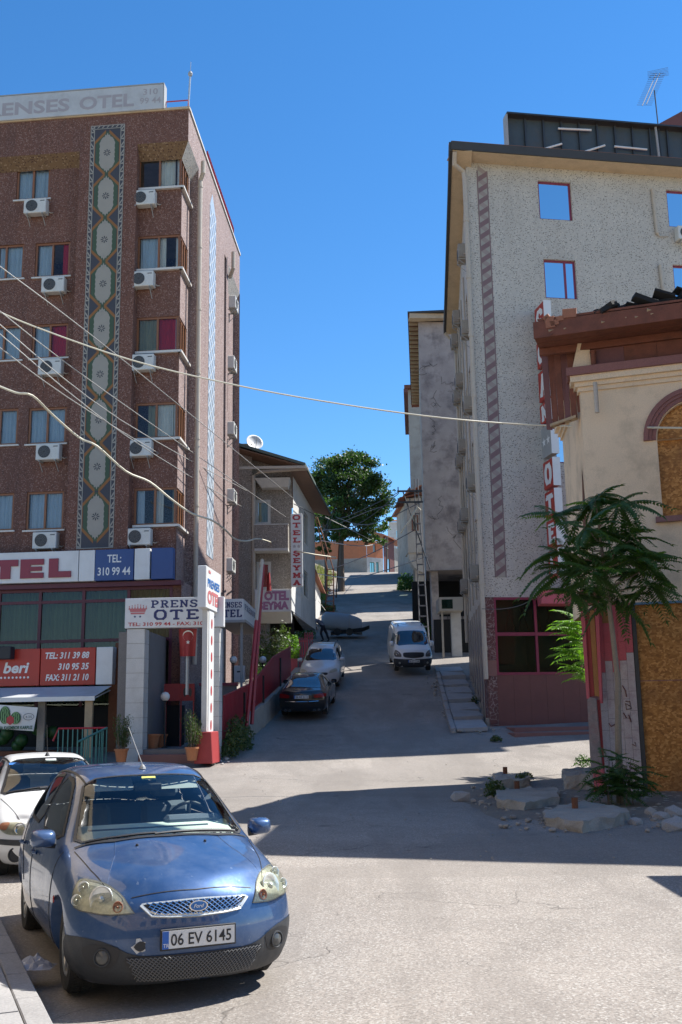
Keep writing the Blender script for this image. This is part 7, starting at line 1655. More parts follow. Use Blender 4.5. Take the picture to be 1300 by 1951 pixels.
        for (wx, wy) in wheels:
            for sg in (-1, 1):
                T = Matrix.Translation((-wx, sg * wy, wr)) @ Matrix.Rotation(-PI / 2 * sg, 4, 'X')
                w_ = MB().lathe([(wr * .62, -ww), (wr * .9, -ww), (wr * .985, -ww * .9), (wr, -ww * .7), (wr, -ww * .22), (wr * .985, -.02), (wr * .93, 0), (wr * .68, 0), (wr * .63, -.015)], 40, 0, T, cap=False).build('wheel', 'tyre', s.t, smooth=False)
                if lod:
                    tr = MB()
                    for k in range(60):
                        a = k * PI / 30; c, q = math.cos(a), math.sin(a)
                        for (za, zb_, sh) in ((-.03, -.08, .03), (-.1, -.155, -.03)):
                            a2 = a + sh; tr.hexa([T @ Vector((wr * .998 * math.cos(a), wr * .998 * math.sin(a), za)), T @ Vector((wr * .998 * math.cos(a + .06), wr * .998 * math.sin(a + .06), za)), T @ Vector((wr * .998 * math.cos(a2 + .06), wr * .998 * math.sin(a2 + .06), zb_)), T @ Vector((wr * .998 * math.cos(a2), wr * .998 * math.sin(a2), zb_))],
                                [T @ Vector((wr * 1.018 * math.cos(a), wr * 1.018 * math.sin(a), za)), T @ Vector((wr * 1.018 * math.cos(a + .06), wr * 1.018 * math.sin(a + .06), za)), T @ Vector((wr * 1.018 * math.cos(a2 + .06), wr * 1.018 * math.sin(a2 + .06), zb_)), T @ Vector((wr * 1.018 * math.cos(a2), wr * 1.018 * math.sin(a2), zb_))])
                    tr.build('tread', 'tyre', w_)
                MB().lathe([(wr * .66, -.012), (wr * .62, -.004), (wr * .59, -.03), (wr * .56, -.09), (0, -.09)], 32, 0, T, cap=False).build('rim', 'rimm', w_, smooth=True)
                sp = MB(); ns = 9 if rim == 'multi' else 5
                for k in range(ns):
                    a = 2 * PI * k / ns + .1; hw = .16 if ns == 9 else .2; P = lambda r_, da_, z: T @ Vector((r_ * math.cos(a + da_), r_ * math.sin(a + da_), z))
                    sp.hexa([P(.05, -.5, -.075), P(.05, .5, -.075), P(wr * .6, hw * .55, -.05), P(wr * .6, -hw * .55, -.05)], [P(.05, -.5, -.022), P(.05, .5, -.022), P(wr * .6, hw * .55, -.012), P(wr * .6, -hw * .55, -.012)])
                sp.lathe([(.06, -.05), (.06, -.016), (.03, -.008), (0, -.008)], 16, 0, T, cap=False); sp.build('spokes', 'rimm', w_)
    def plate(s, x, z, txt, d=(-1, 0, 0), y=0, w_=.52, h=.11, tilt=0, eu=True):
        """number plate: faces +X (front) or -X (rear)"""
        fwd = d[0] < 0; fr = Matrix(((0, -1 if fwd else 1, 0, -x), (1 if fwd else -1, 0, 0, y), (0, 0, 1, z), (0, 0, 0, 1)))
        # local x runs to the viewer's right, local y into the car
        p = MB().box(-w_ / 2 - .012, w_ / 2 + .012, 0, .015, -h / 2 - .012, h / 2 + .012).build('plate_frame', 'black', s.t, fr, bev=.004); MB().box(-w_ / 2, w_ / 2, -.004, -.0005, -h / 2, h / 2).build('number_plate', 'plate', p, fr)
        if eu: MB().box(-w_ / 2, -w_ / 2 + .045, -.0065, -.0045, -h / 2, h / 2).build('blue_band', 'eu', p, fr); text('TR', 'lettering', 'wletter', p, fr, -w_ / 2 + .006, -h / 2 + .01, .025, -.0085)
        text(txt, 'lettering', 'black', p, fr, -w_ / 2 + .06, -h * .33, h * .68, -.0065, width=w_ - .085, bold=.012)
    def mirror(s, x, z, yb, sz=(.09, .22, .15), m=None, sides=(-1, 1)):
        for sg in sides:
            g = MB(); T = Matrix.Translation((-x, sg * (yb + .045), z)); n = 10; sx, sy, sz_ = sz
            prof = [(0, .02), (.55, .25), (.9, .6), (1, .85), (.98, 1.0)]
            V = []; N_ = 16
            for (r_, u) in [(.0, 0), (.55, .06), (.82, .25), (.96, .6), (1.0, .95), (.93, 1.0)]:
                for k in range(N_):
                    a = 2 * PI * k / N_; c, q = math.cos(a), math.sin(a); c = abs(c) ** .6 * (1 if c > 0 else -1); q = abs(q) ** .6 * (1 if q > 0 else -1); V.append(T @ Vector((sx * (1 - 1.6 * u) * .8 + .02, r_ * c * sy / 2, r_ * q * sz_ / 2)))
            g.add(V, [[i * N_ + k, i * N_ + (k + 1) % N_, (i + 1) * N_ + (k + 1) % N_, (i + 1) * N_ + k] for i in range(5) for k in range(N_)]); g.build('wing_mirror', m or s.paint, s.t, smooth=True)
            MB().tube([(-x - .01, sg * (yb - .05), z - .04), (-x, sg * (yb + .04), z - .03)], .04, 6).build('mirror_foot', 'black', s.t)
def place(t, x, y, yaw, pitch=0, z=None, dz=0):
    """yaw: direction of travel as an angle from +X; pitch: nose up"""
    z = (G(y) if z is None else z) + dz - .03
    t.matrix_world = Matrix.Translation((x, y, z)) @ Matrix.Rotation(yaw, 4, 'Z') @ Matrix.Rotation(-pitch, 4, 'Y')
def grille_mesh(c, xy0, w_, h, fn, m, name, nx, nz, r=.004, par=None):
    g = MB()
    for i in range(-nz, nx + nz):
        for sg in (-1, 1):
            pts = []
            for k in range(9):
                u = i + sg * nz * k / 8 if sg > 0 else i + nz - nz * k / 8 ; v = k / 8
                if -0.01 <= u / nx <= 1.01: pts.append(fn(u / nx, v))
            if len(pts) > 1: g.tube(pts, r, 4, cap=False)
    return g.build(name, m, par or c.t)
# ---- blue hatchback, nearest
W4 = [(.82, .785), (3.31, .785)]
HB = [
 (.0, [(.68, .14), (.76, .27), (.78, .42), (.76, .55), (.71, .66), (.60, .72)], .73, .27),
 (.22, [(.76, .13), (.835, .28), (.855, .45), (.845, .60), (.78, .73), (.61, .80)], .825, .22),
 (.60, [(.76, .17), (.835, .32), (.855, .48), (.85, .66), (.79, .82), (.64, .885)], .915, .16),
 (1.00, [(.77, .17), (.84, .33), (.86, .50), (.855, .70), (.82, .875), (.67, .965)], 1.0, .17),
 (1.30, [(.77, .17), (.84, .33), (.86, .50), (.855, .72), (.81, .925), (.63, 1.18)], 1.215, .15),
 (1.68, [(.77, .17), (.84, .33), (.86, .50), (.855, .74), (.80, .95), (.56, 1.405)], 1.44, .12),
 (2.20, [(.77, .17), (.84, .33), (.86, .50), (.855, .75), (.80, .965), (.56, 1.455)], 1.49, .04),
 (2.90, [(.77, .17), (.84, .33), (.86, .50), (.855, .76), (.80, .985), (.56, 1.44)], 1.475, 0),
 (3.50, [(.75, .20), (.83, .34), (.85, .52), (.84, .78), (.77, 1.0), (.54, 1.36)], 1.395, -.03),
 (3.80, [(.70, .25), (.79, .36), (.81, .54), (.80, .78), (.70, .98), (.55, 1.10)], 1.13, -.10),
 (3.92, [(.62, .30), (.72, .38), (.75, .54), (.74, .74), (.66, .90), (.56, .98)], 1.0, -.16)]
def blue_car():
    c = Car('parked_car', 'blue hatchback parked nearest the camera with a hole in its front bumper', 'car', HB, 'p_blue', W4, [.05, -.0, -.01, .01, .04, .10], [0, 0, 0, 0, 0, 0], sub=4, wr=.30)
    # windscreen: opening, glass, black frit, seal
    WS = [(-1.08, -.71, .985), (-.955, -.35, 1.0), (-.94, 0, 1.005), (-.955, .35, 1.0), (-1.08, .71, .985), (-1.42, .615, 1.225), (-1.74, .53, 1.415), (-1.66, 0, 1.44), (-1.74, -.53, 1.415), (-1.42, -.615, 1.225)]
    dW = (-.62, 0, -.78)
    c.patch(WS, dW, 'wglass', 'windscreen', off=.004, hole=True, round_=1, step=.08); c.patch(WS, dW, 'black', 'windscreen_seal', off=.006, inner=.022, round_=1, step=.05)
    # side windows
    for sg in (False, True):
        A = [(-1.30, .83, .955), (-1.62, .74, 1.19), (-1.93, .66, 1.375), (-2.36, .65, 1.415), (-2.36, .82, .985)]; B = [(-2.43, .82, .99), (-2.43, .65, 1.415), (-2.95, .65, 1.39), (-3.10, .71, 1.28), (-3.24, .82, 1.02)]
        for q in (A, B): c.patch(q, (0, -1, -.12), 'wglass', 'side_window', off=.004, hole=True, round_=1, flip=sg, step=.09); c.patch(q, (0, -1, -.12), 'black', 'window_seal', off=.006, inner=.028, round_=1, flip=sg, step=.06)
        c.line([(-1.16, .86, .90), (-1.20, .86, .6), (-1.25, .86, .25)], (0, -1, 0), 'black', flip=sg); c.line([(-2.40, .86, .95), (-2.40, .86, .6), (-2.36, .86, .22)], (0, -1, 0), 'black', flip=sg); c.line([(-3.22, .86, .98), (-3.16, .86, .8), (-2.95, .86, .66), (-2.86, .86, .5)], (0, -1, 0), 'black', flip=sg)
        c.line([(-1.25, .86, .25), (-2.86, .86, .25)], (0, -1, 0), 'black', flip=sg)
        for x in (-2.18, -3.02): 
            p = c.proj((x, .9, .80), (0, -1 if not sg else 1, 0)) if not sg else c.proj((x, -.9, .80), (0, 1, 0)); s_ = 1 if not sg else -1; MB().tube([p + Vector((.09, .01 * s_, 0)), p + Vector((.05, .035 * s_, 0)), p + Vector((-.05, .035 * s_, 0)), p + Vector((-.09, .01 * s_, 0))], .013, 6).build('door_handle', 'p_blue', c.t)
        p = c.proj((-.98, .9 if not sg else -.9, .60), (0, -1 if not sg else 1, 0)); MB().lathe([(0, .01), (.02, .008), (.028, 0)], 12, 0, Matrix.Translation(p) @ Matrix.Rotation(-PI / 2 * (1 if not sg else -1), 4, 'X'), cap=False).build('side_marker', 'redlamp', c.t)
        # roof channel strip
        c.line([(-1.72, .535, 1.42), (-2.4, .545, 1.46), (-3.2, .535, 1.43), (-3.5, .52, 1.38)], (0, -.3, -1), 'black', r=.012, name='roof_strip', flip=sg)
        # A pillar and bonnet shut line
        c.line([(-.30, .60, .79), (-.60, .665, .86), (-1.02, .72, .95)], (0, -.35, -1), 'black', r=.004, flip=sg)
        c.line([(-.36, .58, .80), (-.7, .46, .93), (-1.0, .40, .98)], (0, 0, -1), 'p_blue', r=.012, name='bonnet_crease', flip=sg, off=-.009)
    c.line([(-.12, -.44, .73), (-.07, 0, .74), (-.12, .44, .73)], (-1, 0, -.8), 'black', r=.004); 
    # headlights: bowl, reflectors, amber bulb, clear lens
    H = [(-.08, .44, .60), (-.10, .445, .615), (-.17, .52, .715), (-.30, .62, .785), (-.46, .73, .80), (-.52, .77, .79), (-.50, .80, .68), (-.40, .79, .60), (-.18, .62, .585)]
    dH = (-.85, -.45, -.25)
    for sg in (False, True):
        b = c.patch(H, dH, 'lensin', 'headlight', off=.003, flip=sg, step=.04, round_=1); f_ = -1 if sg else 1
        dd = Vector((-.85, -.45 * f_, -.25)).normalized()
        for (x, y, z, r_, m_, nm) in ((-.24, .655, .685, .082, 'refl', 'reflector'), (-.155, .545, .640, .034, 'amber', 'indicator'), (-.42, .745, .745, .038, 'refl', 'side_bulb'), (-.42, .775, .66, .035, 'refl', 'corner_reflector')):
            p = c.proj((x, y * f_, z), dd, .006); T = Matrix.Translation(p) @ (-dd).to_track_quat('Z', 'Y').to_matrix().to_4x4(); g = MB()
            g.lathe([(r_ * .3, -.012), (r_ * .75, -.004), (r_, .012), (r_ * 1.06, .010), (r_ * 1.06, 0)], 24, 0, T, cap=False); g.lathe([(r_ * .3, -.01), (r_ * .26, .012), (0, .02)], 14, 0, T, cap=False); g.build(nm, m_, b, smooth=True)
        c.patch(H, dH, 'lens', 'lens', off=.024, flip=sg, step=.05, par=b, round_=1); c.patch(H, dH, 'fangrey', 'lens_edge', off=.008, inner=.007, flip=sg, step=.04, par=b, round_=1)
    # upper grille
    GU = [(-.06, -.38, .655), (-.02, 0, .672), (-.06, .38, .655), (-.05, .385, .64), (-.03, .31, .582), (.0, 0, .568), (-.03, -.31, .582), (-.05, -.385, .64)]
    c.patch(GU, (-1, 0, 0), 'black', 'grille_back', off=.004, step=.05); gr = c.patch(GU, (-1, 0, 0), 'refl', 'grille_surround', off=.008, inner=.009, step=.03)
    c.line([(-.05, -.39, .64), (-.03, -.32, .578), (.0, -.2, .568), (.0, 0, .563), (.0, .2, .568), (-.03, .32, .578), (-.05, .39, .64)], (-1, 0, 0), 'refl', r=.009, name='grille_lip', off=.006)
    def fn(u, v): y = -.35 + .70 * u; return c.proj((0, y * (.86 + .14 * v), .585 + .066 * v - .01 * (1 - abs(y) / .36) * (1 - v) + .008 * v * (1 - (y / .36) ** 2)), (-1, 0, 0), .010)
    grille_mesh(c, 0, 0, 0, fn, 'chrome', 'upper_mesh', 16, 3, .004)
    p = c.proj((0, 0, .618), (-1, 0, 0), .026); T = Matrix.Translation(p) @ Matrix(((0, 0, 1, 0), (1, 0, 0, 0), (0, 1, 0, 0), (0, 0, 0, 1))) @ Matrix.Scale(2.0, 4, (1, 0, 0)); e = MB().lathe([(.034, -.01), (.034, .002), (.0, .004)], 28, 0, T, cap=False).build('badge', 'chrome', c.t)
    MB().lathe([(.029, .0), (.029, .0045), (.0, .006)], 28, 0, T, cap=False).build('badge_face', 'blueL', e); fr = Matrix(((0, -1, 0, p.x + .0075), (1, 0, 0, p.y), (0, 0, 1, p.z), (0, 0, 0, 1))); text('Ford', 'lettering', 'wletter', e, fr, -.037, -.010, .024, 0, width=.075, bold=.02, shear=.3)
    # lower dark bumper, lower grille, fog lights
    LB = [(-.34, -.80, .455), (-.16, -.62, .44), (-.06, -.50, .36), (-.0, -.42, .335), (0, 0, .335), (-.0, .42, .335), (-.06, .50, .36), (-.16, .62, .44), (-.34, .80, .455), (-.47, .86, .42), (-.44, .86, .20), (-.2, .60, .165), (-.05, 0, .15), (-.2, -.60, .165), (-.44, -.86, .20), (-.47, -.86, .42)]
    for sg in (False, True):
        c.patch([(-.50, .86, .44), (-.30, .77, .455), (-.14, .62, .425), (-.05, .46, .345), (-.02, .25, .33), (-.01, -.01, .325), (-.03, -.01, .11), (-.12, .40, .115), (-.30, .68, .12), (-.50, .86, .15)], (-.92, -.38, 0), 'plastic', 'lower_bumper', off=.006, flip=sg, round_=1, step=.04)
    GL_ = [(-.02, -.47, .335), (.0, 0, .34), (-.02, .47, .335), (-.10, .50, .31), (-.08, .40, .19), (-.02, 0, .17), (-.08, -.40, .19), (-.10, -.50, .31)]
    c.patch(GL_, (-1, 0, 0), 'black', 'lower_grille', off=.012, step=.05)
    def fn2(u, v): y = -.48 + .96 * u; return c.proj((0, y * (.84 + .16 * v), .185 + .145 * v), (-1, 0, 0), .018)
    grille_mesh(c, 0, 0, 0, fn2, 'fangrey', 'lower_mesh', 32, 6, .0035)
    for sg in (1, -1):
        d = Vector((-.9, -.42 * sg, 0)).normalized(); c.patch([(-.13, .50, .395), (-.25, .66, .415), (-.34, .74, .385), (-.27, .70, .27), (-.14, .56, .265)], (-.9, -.42, 0), 'black', 'fog_light_recess', off=.010, flip=sg < 0, step=.04)
        p = c.proj((-.2, .62 * sg, .335), d, .014); T = Matrix.Translation(p) @ (-d).to_track_quat('Z', 'Y').to_matrix().to_4x4(); f = MB().lathe([(.058, -.01), (.058, .012), (.05, .014), (.046, .004)], 24, 0, T, cap=False).build('fog_light', 'plastic', c.t); MB().lathe([(.046, .004), (.03, .014), (0, .018)], 24, 0, T, cap=False).build('lens', 'lensdark', f, smooth=True)
    c.plate(-c.proj((0, -.005, .435), (-1, 0, 0), .02).x, .435, '06 EV 6145', y=-.005)
    # hole in bumper
    p = c.proj((-.1, -.40, .40), (-1, 0, 0), .008); g = MB(); 
    P = [(p.x + .003, p.y + .05 * (1 + .3 * math.sin(i * 2.3)) * math.cos(i * PI / 6), p.z + .045 * (1 + .3 * math.cos(i * 1.7)) * math.sin(i * PI / 6)) for i in range(12)]; g.poly(P[::-1]); g.build('bare_rim', 'white_side', c.t, fix=False)
    P = [(p.x + .006, p.y + .034 * (1 + .3 * math.sin(i * 1.3)) * math.cos(i * PI / 6), p.z + .032 * math.sin(i * PI / 6)) for i in range(12)]; MB().poly(P[::-1]).build('hole', 'black', c.t, fix=False)
    for (a, b, cc) in ((-.60, .58, .56), (-.62, .62, .54)): q = c.proj((-.3, .6, .56), (-1, -.4, 0), .004)
    # mirrors, wipers, washer nozzles, aerial
    c.mirror(1.33, .985, .86, m='p_blue', sz=(.10, .20, .135))
    for (pts) in ([(-.95, -.10, .99), (-.975, .2, 1.0), (-1.01, .42, 1.005), (-1.06, .60, 1.0)], [(-1.04, -.62, .975), (-.985, -.38, .99), (-.965, -.08, .995)]):
        c.line(pts, dW, 'black', r=.009, name='wiper', off=.012)
    c.patch([(-.93, -.42, .99), (-.895, 0, .99), (-.93, .42, .99), (-1.05, .70, .975), (-1.07, .70, .98), (-.95, .35, 1.0), (-.925, 0, 1.005), (-.95, -.35, 1.0), (-1.07, -.70, .98), (-1.05, -.70, .975)], (-.2, 0, -1), 'black', 'cowl', off=.007, round_=0, step=.04)
    for y in (-.27, .27): p = c.proj((-.80, y, .96), (0, 0, -1), .002); MB().lathe([(.012, 0), (.01, .01), (0, .014)], 8, 0, Matrix.Translation(p), cap=False).build('washer_jet', 'black', c.t)
    p = c.proj((-1.86, 0, 1.46), (0, 0, -1), 0); MB().lathe([(.03, 0), (.022, .02), (.01, .035)], 10, 0, Matrix.Translation(p)).tube([p + Vector((0, 0, .03)), p + Vector((-.34, -.06, .34))], .0035, 5).build('aerial', 'steelmatt', c.t)
    # cabin
    I = MB(); I.box(-3.5, -1.0, -.72, .72, .28, .36); I.build('cabin_floor', 'seat', c.t)
    D = MB(); D.hexa([(-1.40, -.74, .70), (-1.40, .74, .70), (-1.12, .70, .70), (-1.12, -.70, .70)], [(-1.52, -.66, 1.045), (-1.52, .66, 1.045), (-1.13, .60, .985), (-1.13, -.60, .985)]); D.build('dashboard', 'dash', c.t, bev=.015)
    MB().box(-1.60, -1.46, .12, .60, .95, 1.09).build('instrument_hood', 'seat', c.t, bev=.03); MB().box(-1.36, -1.33, -.55, .45, 1.00, 1.026).build('dash_vent', 'seat', c.t)
    T = Matrix.Translation((-1.68, .36, 1.01)) @ Matrix.Rotation(math.radians(-65), 4, 'Y'); w_ = MB()
    P = [T @ Vector((.185 * math.cos(i * PI / 12), .185 * math.sin(i * PI / 12), 0)) for i in range(25)]; w_.tube(P, .015, 6); w_.tube([T @ Vector((-.18, 0, 0)), T @ Vector((.18, 0, 0))], .02, 6); w_.tube([T @ Vector((0, 0, 0)), T @ Vector((0, -.18, 0))], .02, 6); w_.lathe([(0, -.03), (.07, -.02), (.07, .02), (0, .03)], 14, 0, T); w_.build('steering_wheel', 'black', c.t, smooth=True)
    for y in (-.37, .37):
        s = MB().box(-2.35, -1.82, y - .25, y + .25, .42, .58).build('seat', 'seat', c.t, bev=.05); MB().hexa([(-2.42, y - .25, .5), (-2.28, y - .25, .5), (-2.28, y + .25, .5), (-2.42, y + .25, .5)], [(-2.60, y - .22, 1.13), (-2.48, y - .22, 1.13), (-2.48, y + .22, 1.13), (-2.60, y + .22, 1.13)]).build('backrest', 'seat', s, bev=.04); MB().box(-2.62, -2.52, y - .13, y + .13, 1.17, 1.36).build('headrest', 'seat', s, bev=.03)
    MB().hexa([(-3.1, -.68, .45), (-2.95, -.68, .45), (-2.95, .68, .45), (-3.1, .68, .45)], [(-3.3, -.62, 1.08), (-3.2, -.62, 1.08), (-3.2, .62, 1.08), (-3.3, .62, 1.08)]).build('rear_seat', 'seat', c.t, bev=.04)
    MB().prism([(-1.86, -.42, 1.385), (-1.86, .42, 1.385), (-3.4, .45, 1.33), (-3.4, -.45, 1.33)], (0, 0, .01)).build('roof_lining', 'head', c.t)
    for y in (-.28, .28): MB().hexa([(-1.66, y - .17, 1.29), (-1.66, y + .17, 1.29), (-1.68, y + .17, 1.29), (-1.68, y - .17, 1.29)], [(-1.82, y - .17, 1.38), (-1.82, y + .17, 1.38), (-1.84, y + .17, 1.38), (-1.84, y - .17, 1.38)]).build('sun_visor', 'head', c.t)
    MB().box(-1.68, -1.63, -.12, .12, 1.28, 1.34).build('rear_view_mirror', 'black', c.t, bev=.01); q = c.proj((-1.62, 0, 1.36), dW, .007); MB().poly([(q.x, -.06, q.z - .01), (q.x, .06, q.z - .01), (q.x - .03, .06, q.z + .015), (q.x - .03, -.06, q.z + .015)]).build('yellow_sticker', 'mustardl', c.t, fix=False)
    c.patch([(-3.57, -.5, 1.31), (-3.57, .5, 1.31), (-3.80, .6, 1.05), (-3.80, -.6, 1.05)], (.85, 0, -.5), 'wglass', 'rear_window', off=.004, hole=True, round_=1, step=.08)
    c.finish(W4, .30, .19)
    x0, y0, yaw = -1.046, 7.62, .413
    place(c.t, x0, y0, yaw - PI / 2, 0, z=-.075); c.t.matrix_world = c.t.matrix_world @ Matrix.Diagonal((1, 1, 1.055, 1))
    return c
M['mustardl'] = plain('yellow_sticker', (.6, .55, .1), .5); M['lensdark'] = plain('fog_lens', (.09, .09, .085), .1)
BC = blue_car()
# ---- white saloon behind it
def white_car():
    ST = [(.0, [(.60, .20), (.68, .32), (.70, .46), (.69, .57), (.64, .66), (.52, .70)], .71, .34)] + [
     (.25, [(.72, .18), (.80, .32), (.82, .47), (.81, .60), (.74, .71), (.58, .765)], .79, .24),
     (.65, [(.74, .18), (.82, .33), (.84, .50), (.83, .67), (.77, .80), (.62, .86)], .89, .16),
     (1.15, [(.75, .18), (.83, .33), (.85, .52), (.84, .70), (.80, .86), (.65, .945)], .985, .17),
     (1.45, [(.75, .18), (.83, .33), (.85, .52), (.84, .72), (.79, .90), (.60, 1.16)], 1.20, .14),
     (1.86, [(.75, .18), (.83, .33), (.85, .52), (.84, .73), (.78, .92), (.53, 1.37)], 1.405, .10),
     (2.6, [(.75, .18), (.83, .33), (.85, .52), (.84, .74), (.78, .93), (.53, 1.40)], 1.435, 0),
     (3.2, [(.75, .18), (.83, .33), (.85, .52), (.84, .75), (.78, .94), (.50, 1.34)], 1.375, 0),
     (3.65, [(.74, .20), (.82, .34), (.84, .54), (.83, .76), (.77, .92), (.58, 1.02)], 1.05, 0),
     (4.1, [(.68, .25), (.77, .36), (.79, .54), (.78, .74), (.70, .88), (.56, .95)], .97, -.1), (4.19, [(.6, .3), (.7, .38), (.73, .54), (.72, .7), (.65, .8), (.55, .86)], .88, -.15)]
    W_ = [(.82, .78), (3.26, .78)]
    c = Car('parked_car', 'white saloon car parked behind the blue hatchback and cut by the left edge', 'car', ST, 'p_white', W_, [.05, 0, 0, .03, .07, .12], [0] * 6, sub=4)
    WS = [(-1.22, -.68, .965), (-1.10, -.33, .98), (-1.08, 0, .985), (-1.10, .33, .98), (-1.22, .68, .965), (-1.58, .58, 1.19), (-1.91, .50, 1.375), (-1.84, 0, 1.40), (-1.91, -.50, 1.375), (-1.58, -.58, 1.19)]
    dW = (-.6, 0, -.8); c.patch(WS, dW, 'wglass', 'windscreen', hole=True, round_=1, step=.08); c.patch(WS, dW, 'black', 'windscreen_seal', off=.006, inner=.035, round_=1, step=.05)
    for sg in (False, True):
        for q in ([(-1.46, .81, .93), (-1.78, .72, 1.15), (-2.1, .64, 1.33), (-2.5, .64, 1.35), (-2.5, .8, .95)], [(-2.57, .8, .955), (-2.57, .64, 1.35), (-3.0, .64, 1.33), (-3.3, .74, 1.12), (-3.36, .79, .97)]):
            c.patch(q, (0, -1, -.12), 'wglass', 'side_window', hole=True, round_=1, flip=sg, step=.09); c.patch(q, (0, -1, -.12), 'black', 'window_seal', off=.006, inner=.028, round_=1, flip=sg, step=.06)
        c.line([(-1.88, .52, 1.38), (-2.5, .53, 1.42), (-3.1, .51, 1.38)], (0, -.3, -1), 'black', r=.016, name='roof_strip', flip=sg); c.line([(-.40, .56, .80), (-.7, .62, .87), (-1.15, .69, .95)], (0, -.35, -1), 'black', flip=sg)
        c.line([(-1.3, .86, .88), (-1.32, .86, .6), (-1.35, .86, .25)], (0, -1, 0), 'black', flip=sg); c.line([(-2.53, .86, .92), (-2.53, .86, .24)], (0, -1, 0), 'black', flip=sg)
        H = [(-.10, .40, .57), (-.13, .45, .655), (-.25, .60, .70), (-.42, .75, .68), (-.43, .77, .61), (-.28, .70, .55), (-.15, .5, .54)]
        b = c.patch(H, (-.85, -.45, -.2), 'lensin', 'headlight', off=.003, flip=sg, step=.04); c.patch([(-.34, .69, .585), (-.33, .66, .69), (-.42, .75, .68), (-.43, .77, .61)], (-.85, -.45, -.2), 'amber', 'indicator', off=.008, flip=sg, step=.04, par=b)
        f_ = -1 if sg else 1; dd = Vector((-.85, -.45 * f_, -.2)).normalized(); p = c.proj((-.2, .56 * f_, .62), dd, .004); T = Matrix.Translation(p) @ (-dd).to_track_quat('Z', 'Y').to_matrix().to_4x4(); MB().lathe([(.02, -.01), (.05, .0), (.065, .012), (.07, .008)], 20, 0, T, cap=False).build('reflector', 'chrome', b, smooth=True)
        c.patch(H, (-.85, -.45, -.2), 'lens', 'lens', off=.022, flip=sg, step=.05, par=b)
        c.patch([(-.06, -.01, .485), (-.08, .4, .485), (-.2, .66, .485), (-.42, .8, .49), (-.42, .8, .43), (-.2, .66, .42), (-.08, .4, .42), (-.06, -.01, .42)], (-.92, -.38, 0), 'plastic', 'bumper_strip', off=.008, flip=sg, round_=1, step=.05)
        p = c.proj((-.2, .60 * f_, .315), Vector((-.9, -.42 * f_, 0)), .004); T = Matrix.Translation(p) @ Vector((.9, .42 * f_, 0)).to_track_quat('Z', 'Y').to_matrix().to_4x4(); MB().lathe([(.085, -.01), (.085, .008), (.07, .01), (.065, 0), (0, 0)], 24, 0, T, cap=False).build('fog_light', 'black', c.t)
    c.patch([(-.02, -.38, .62), (-.0, 0, .63), (-.02, .38, .62), (-.02, .35, .54), (0, 0, .53), (-.02, -.35, .54)], (-1, 0, 0), 'black', 'grille', off=.006, step=.05); c.patch([(-.02, -.45, .36), (0, 0, .36), (-.02, .45, .36), (-.04, .4, .25), (0, 0, .24), (-.04, -.4, .25)], (-1, 0, 0), 'black', 'lower_grille', off=.006, step=.05)
    c.plate(-c.proj((0, 0, .45), (-1, 0, 0), .02).x, .45, '06 AB 310') if False else None
    c.line([(-1.13, -.2, .98), (-1.17, .1, 1.0), (-1.2, .45, 1.0)], dW, 'black', r=.011, name='wiper', off=.015); c.line([(-1.2, -.6, .97), (-1.15, -.4, .99), (-1.16, -.1, 1.0)], dW, 'black', r=.011, name='wiper', off=.015)
    c.mirror(1.5, .97, .84, m='p_white', sz=(.1, .19, .13)); p = c.proj((-1.98, 0, 1.42), (0, 0, -1), 0); MB().lathe([(.035, 0), (.02, .03), (.008, .05)], 8, 0, Matrix.Translation(p)).tube([p + Vector((0, 0, .03)), p + Vector((-.16, 0, .42))], .004, 5).build('aerial', 'black', c.t)
    MB().box(-3.4, -1.1, -.7, .7, .28, .36).build('cabin_floor', 'seat', c.t); MB().hexa([(-1.5, -.72, .7), (-1.5, .72, .7), (-1.25, .68, .7), (-1.25, -.68, .7)], [(-1.58, -.7, .91), (-1.58, .7, .91), (-1.24, .62, .945), (-1.24, -.62, .945)]).build('dashboard', 'seat', c.t, bev=.015)
    for y in (-.36, .36): s = MB().hexa([(-2.5, y - .25, .4), (-2.35, y - .25, .4), (-2.35, y + .25, .4), (-2.5, y + .25, .4)], [(-2.66, y - .22, 1.1), (-2.54, y - .22, 1.1), (-2.54, y + .22, 1.1), (-2.66, y + .22, 1.1)]).build('seat', 'seat', c.t, bev=.04); MB().box(-2.68, -2.58, y - .13, y + .13, 1.13, 1.3).build('headrest', 'seat', s, bev=.03)
    MB().box(-1.83, -1.79, -.11, .11, 1.25, 1.31).build('rear_view_mirror', 'black', c.t); q = c.proj((-1.8, 0, 1.3), dW, .007)
    for (y, dx, m_, w2) in ((.02, .02, 'white', .07), (-.45, .06, 'blueL', .07)): q = c.proj((-1.78, y, 1.3), dW, .008); MB().poly([(q.x, y - w2, q.z - .012), (q.x, y + w2, q.z - .012), (q.x - .035, y + w2, q.z + .015), (q.x - .035, y - w2, q.z + .015)]).build('sticker', m_, c.t, fix=False)
    c.patch([(-3.3, -.46, 1.3), (-3.3, .46, 1.3), (-3.68, .56, 1.04), (-3.68, -.56, 1.04)], (.6, 0, -.8), 'wglass', 'rear_window', hole=True, round_=1, step=.08)
    c.finish(W_, .29, .18, lod=0); return c
WC = white_car(); 
def solve_pose(): pass
place(WC.t, -3.28, 12.62, .42 - PI / 2, 0, dz=-.03)
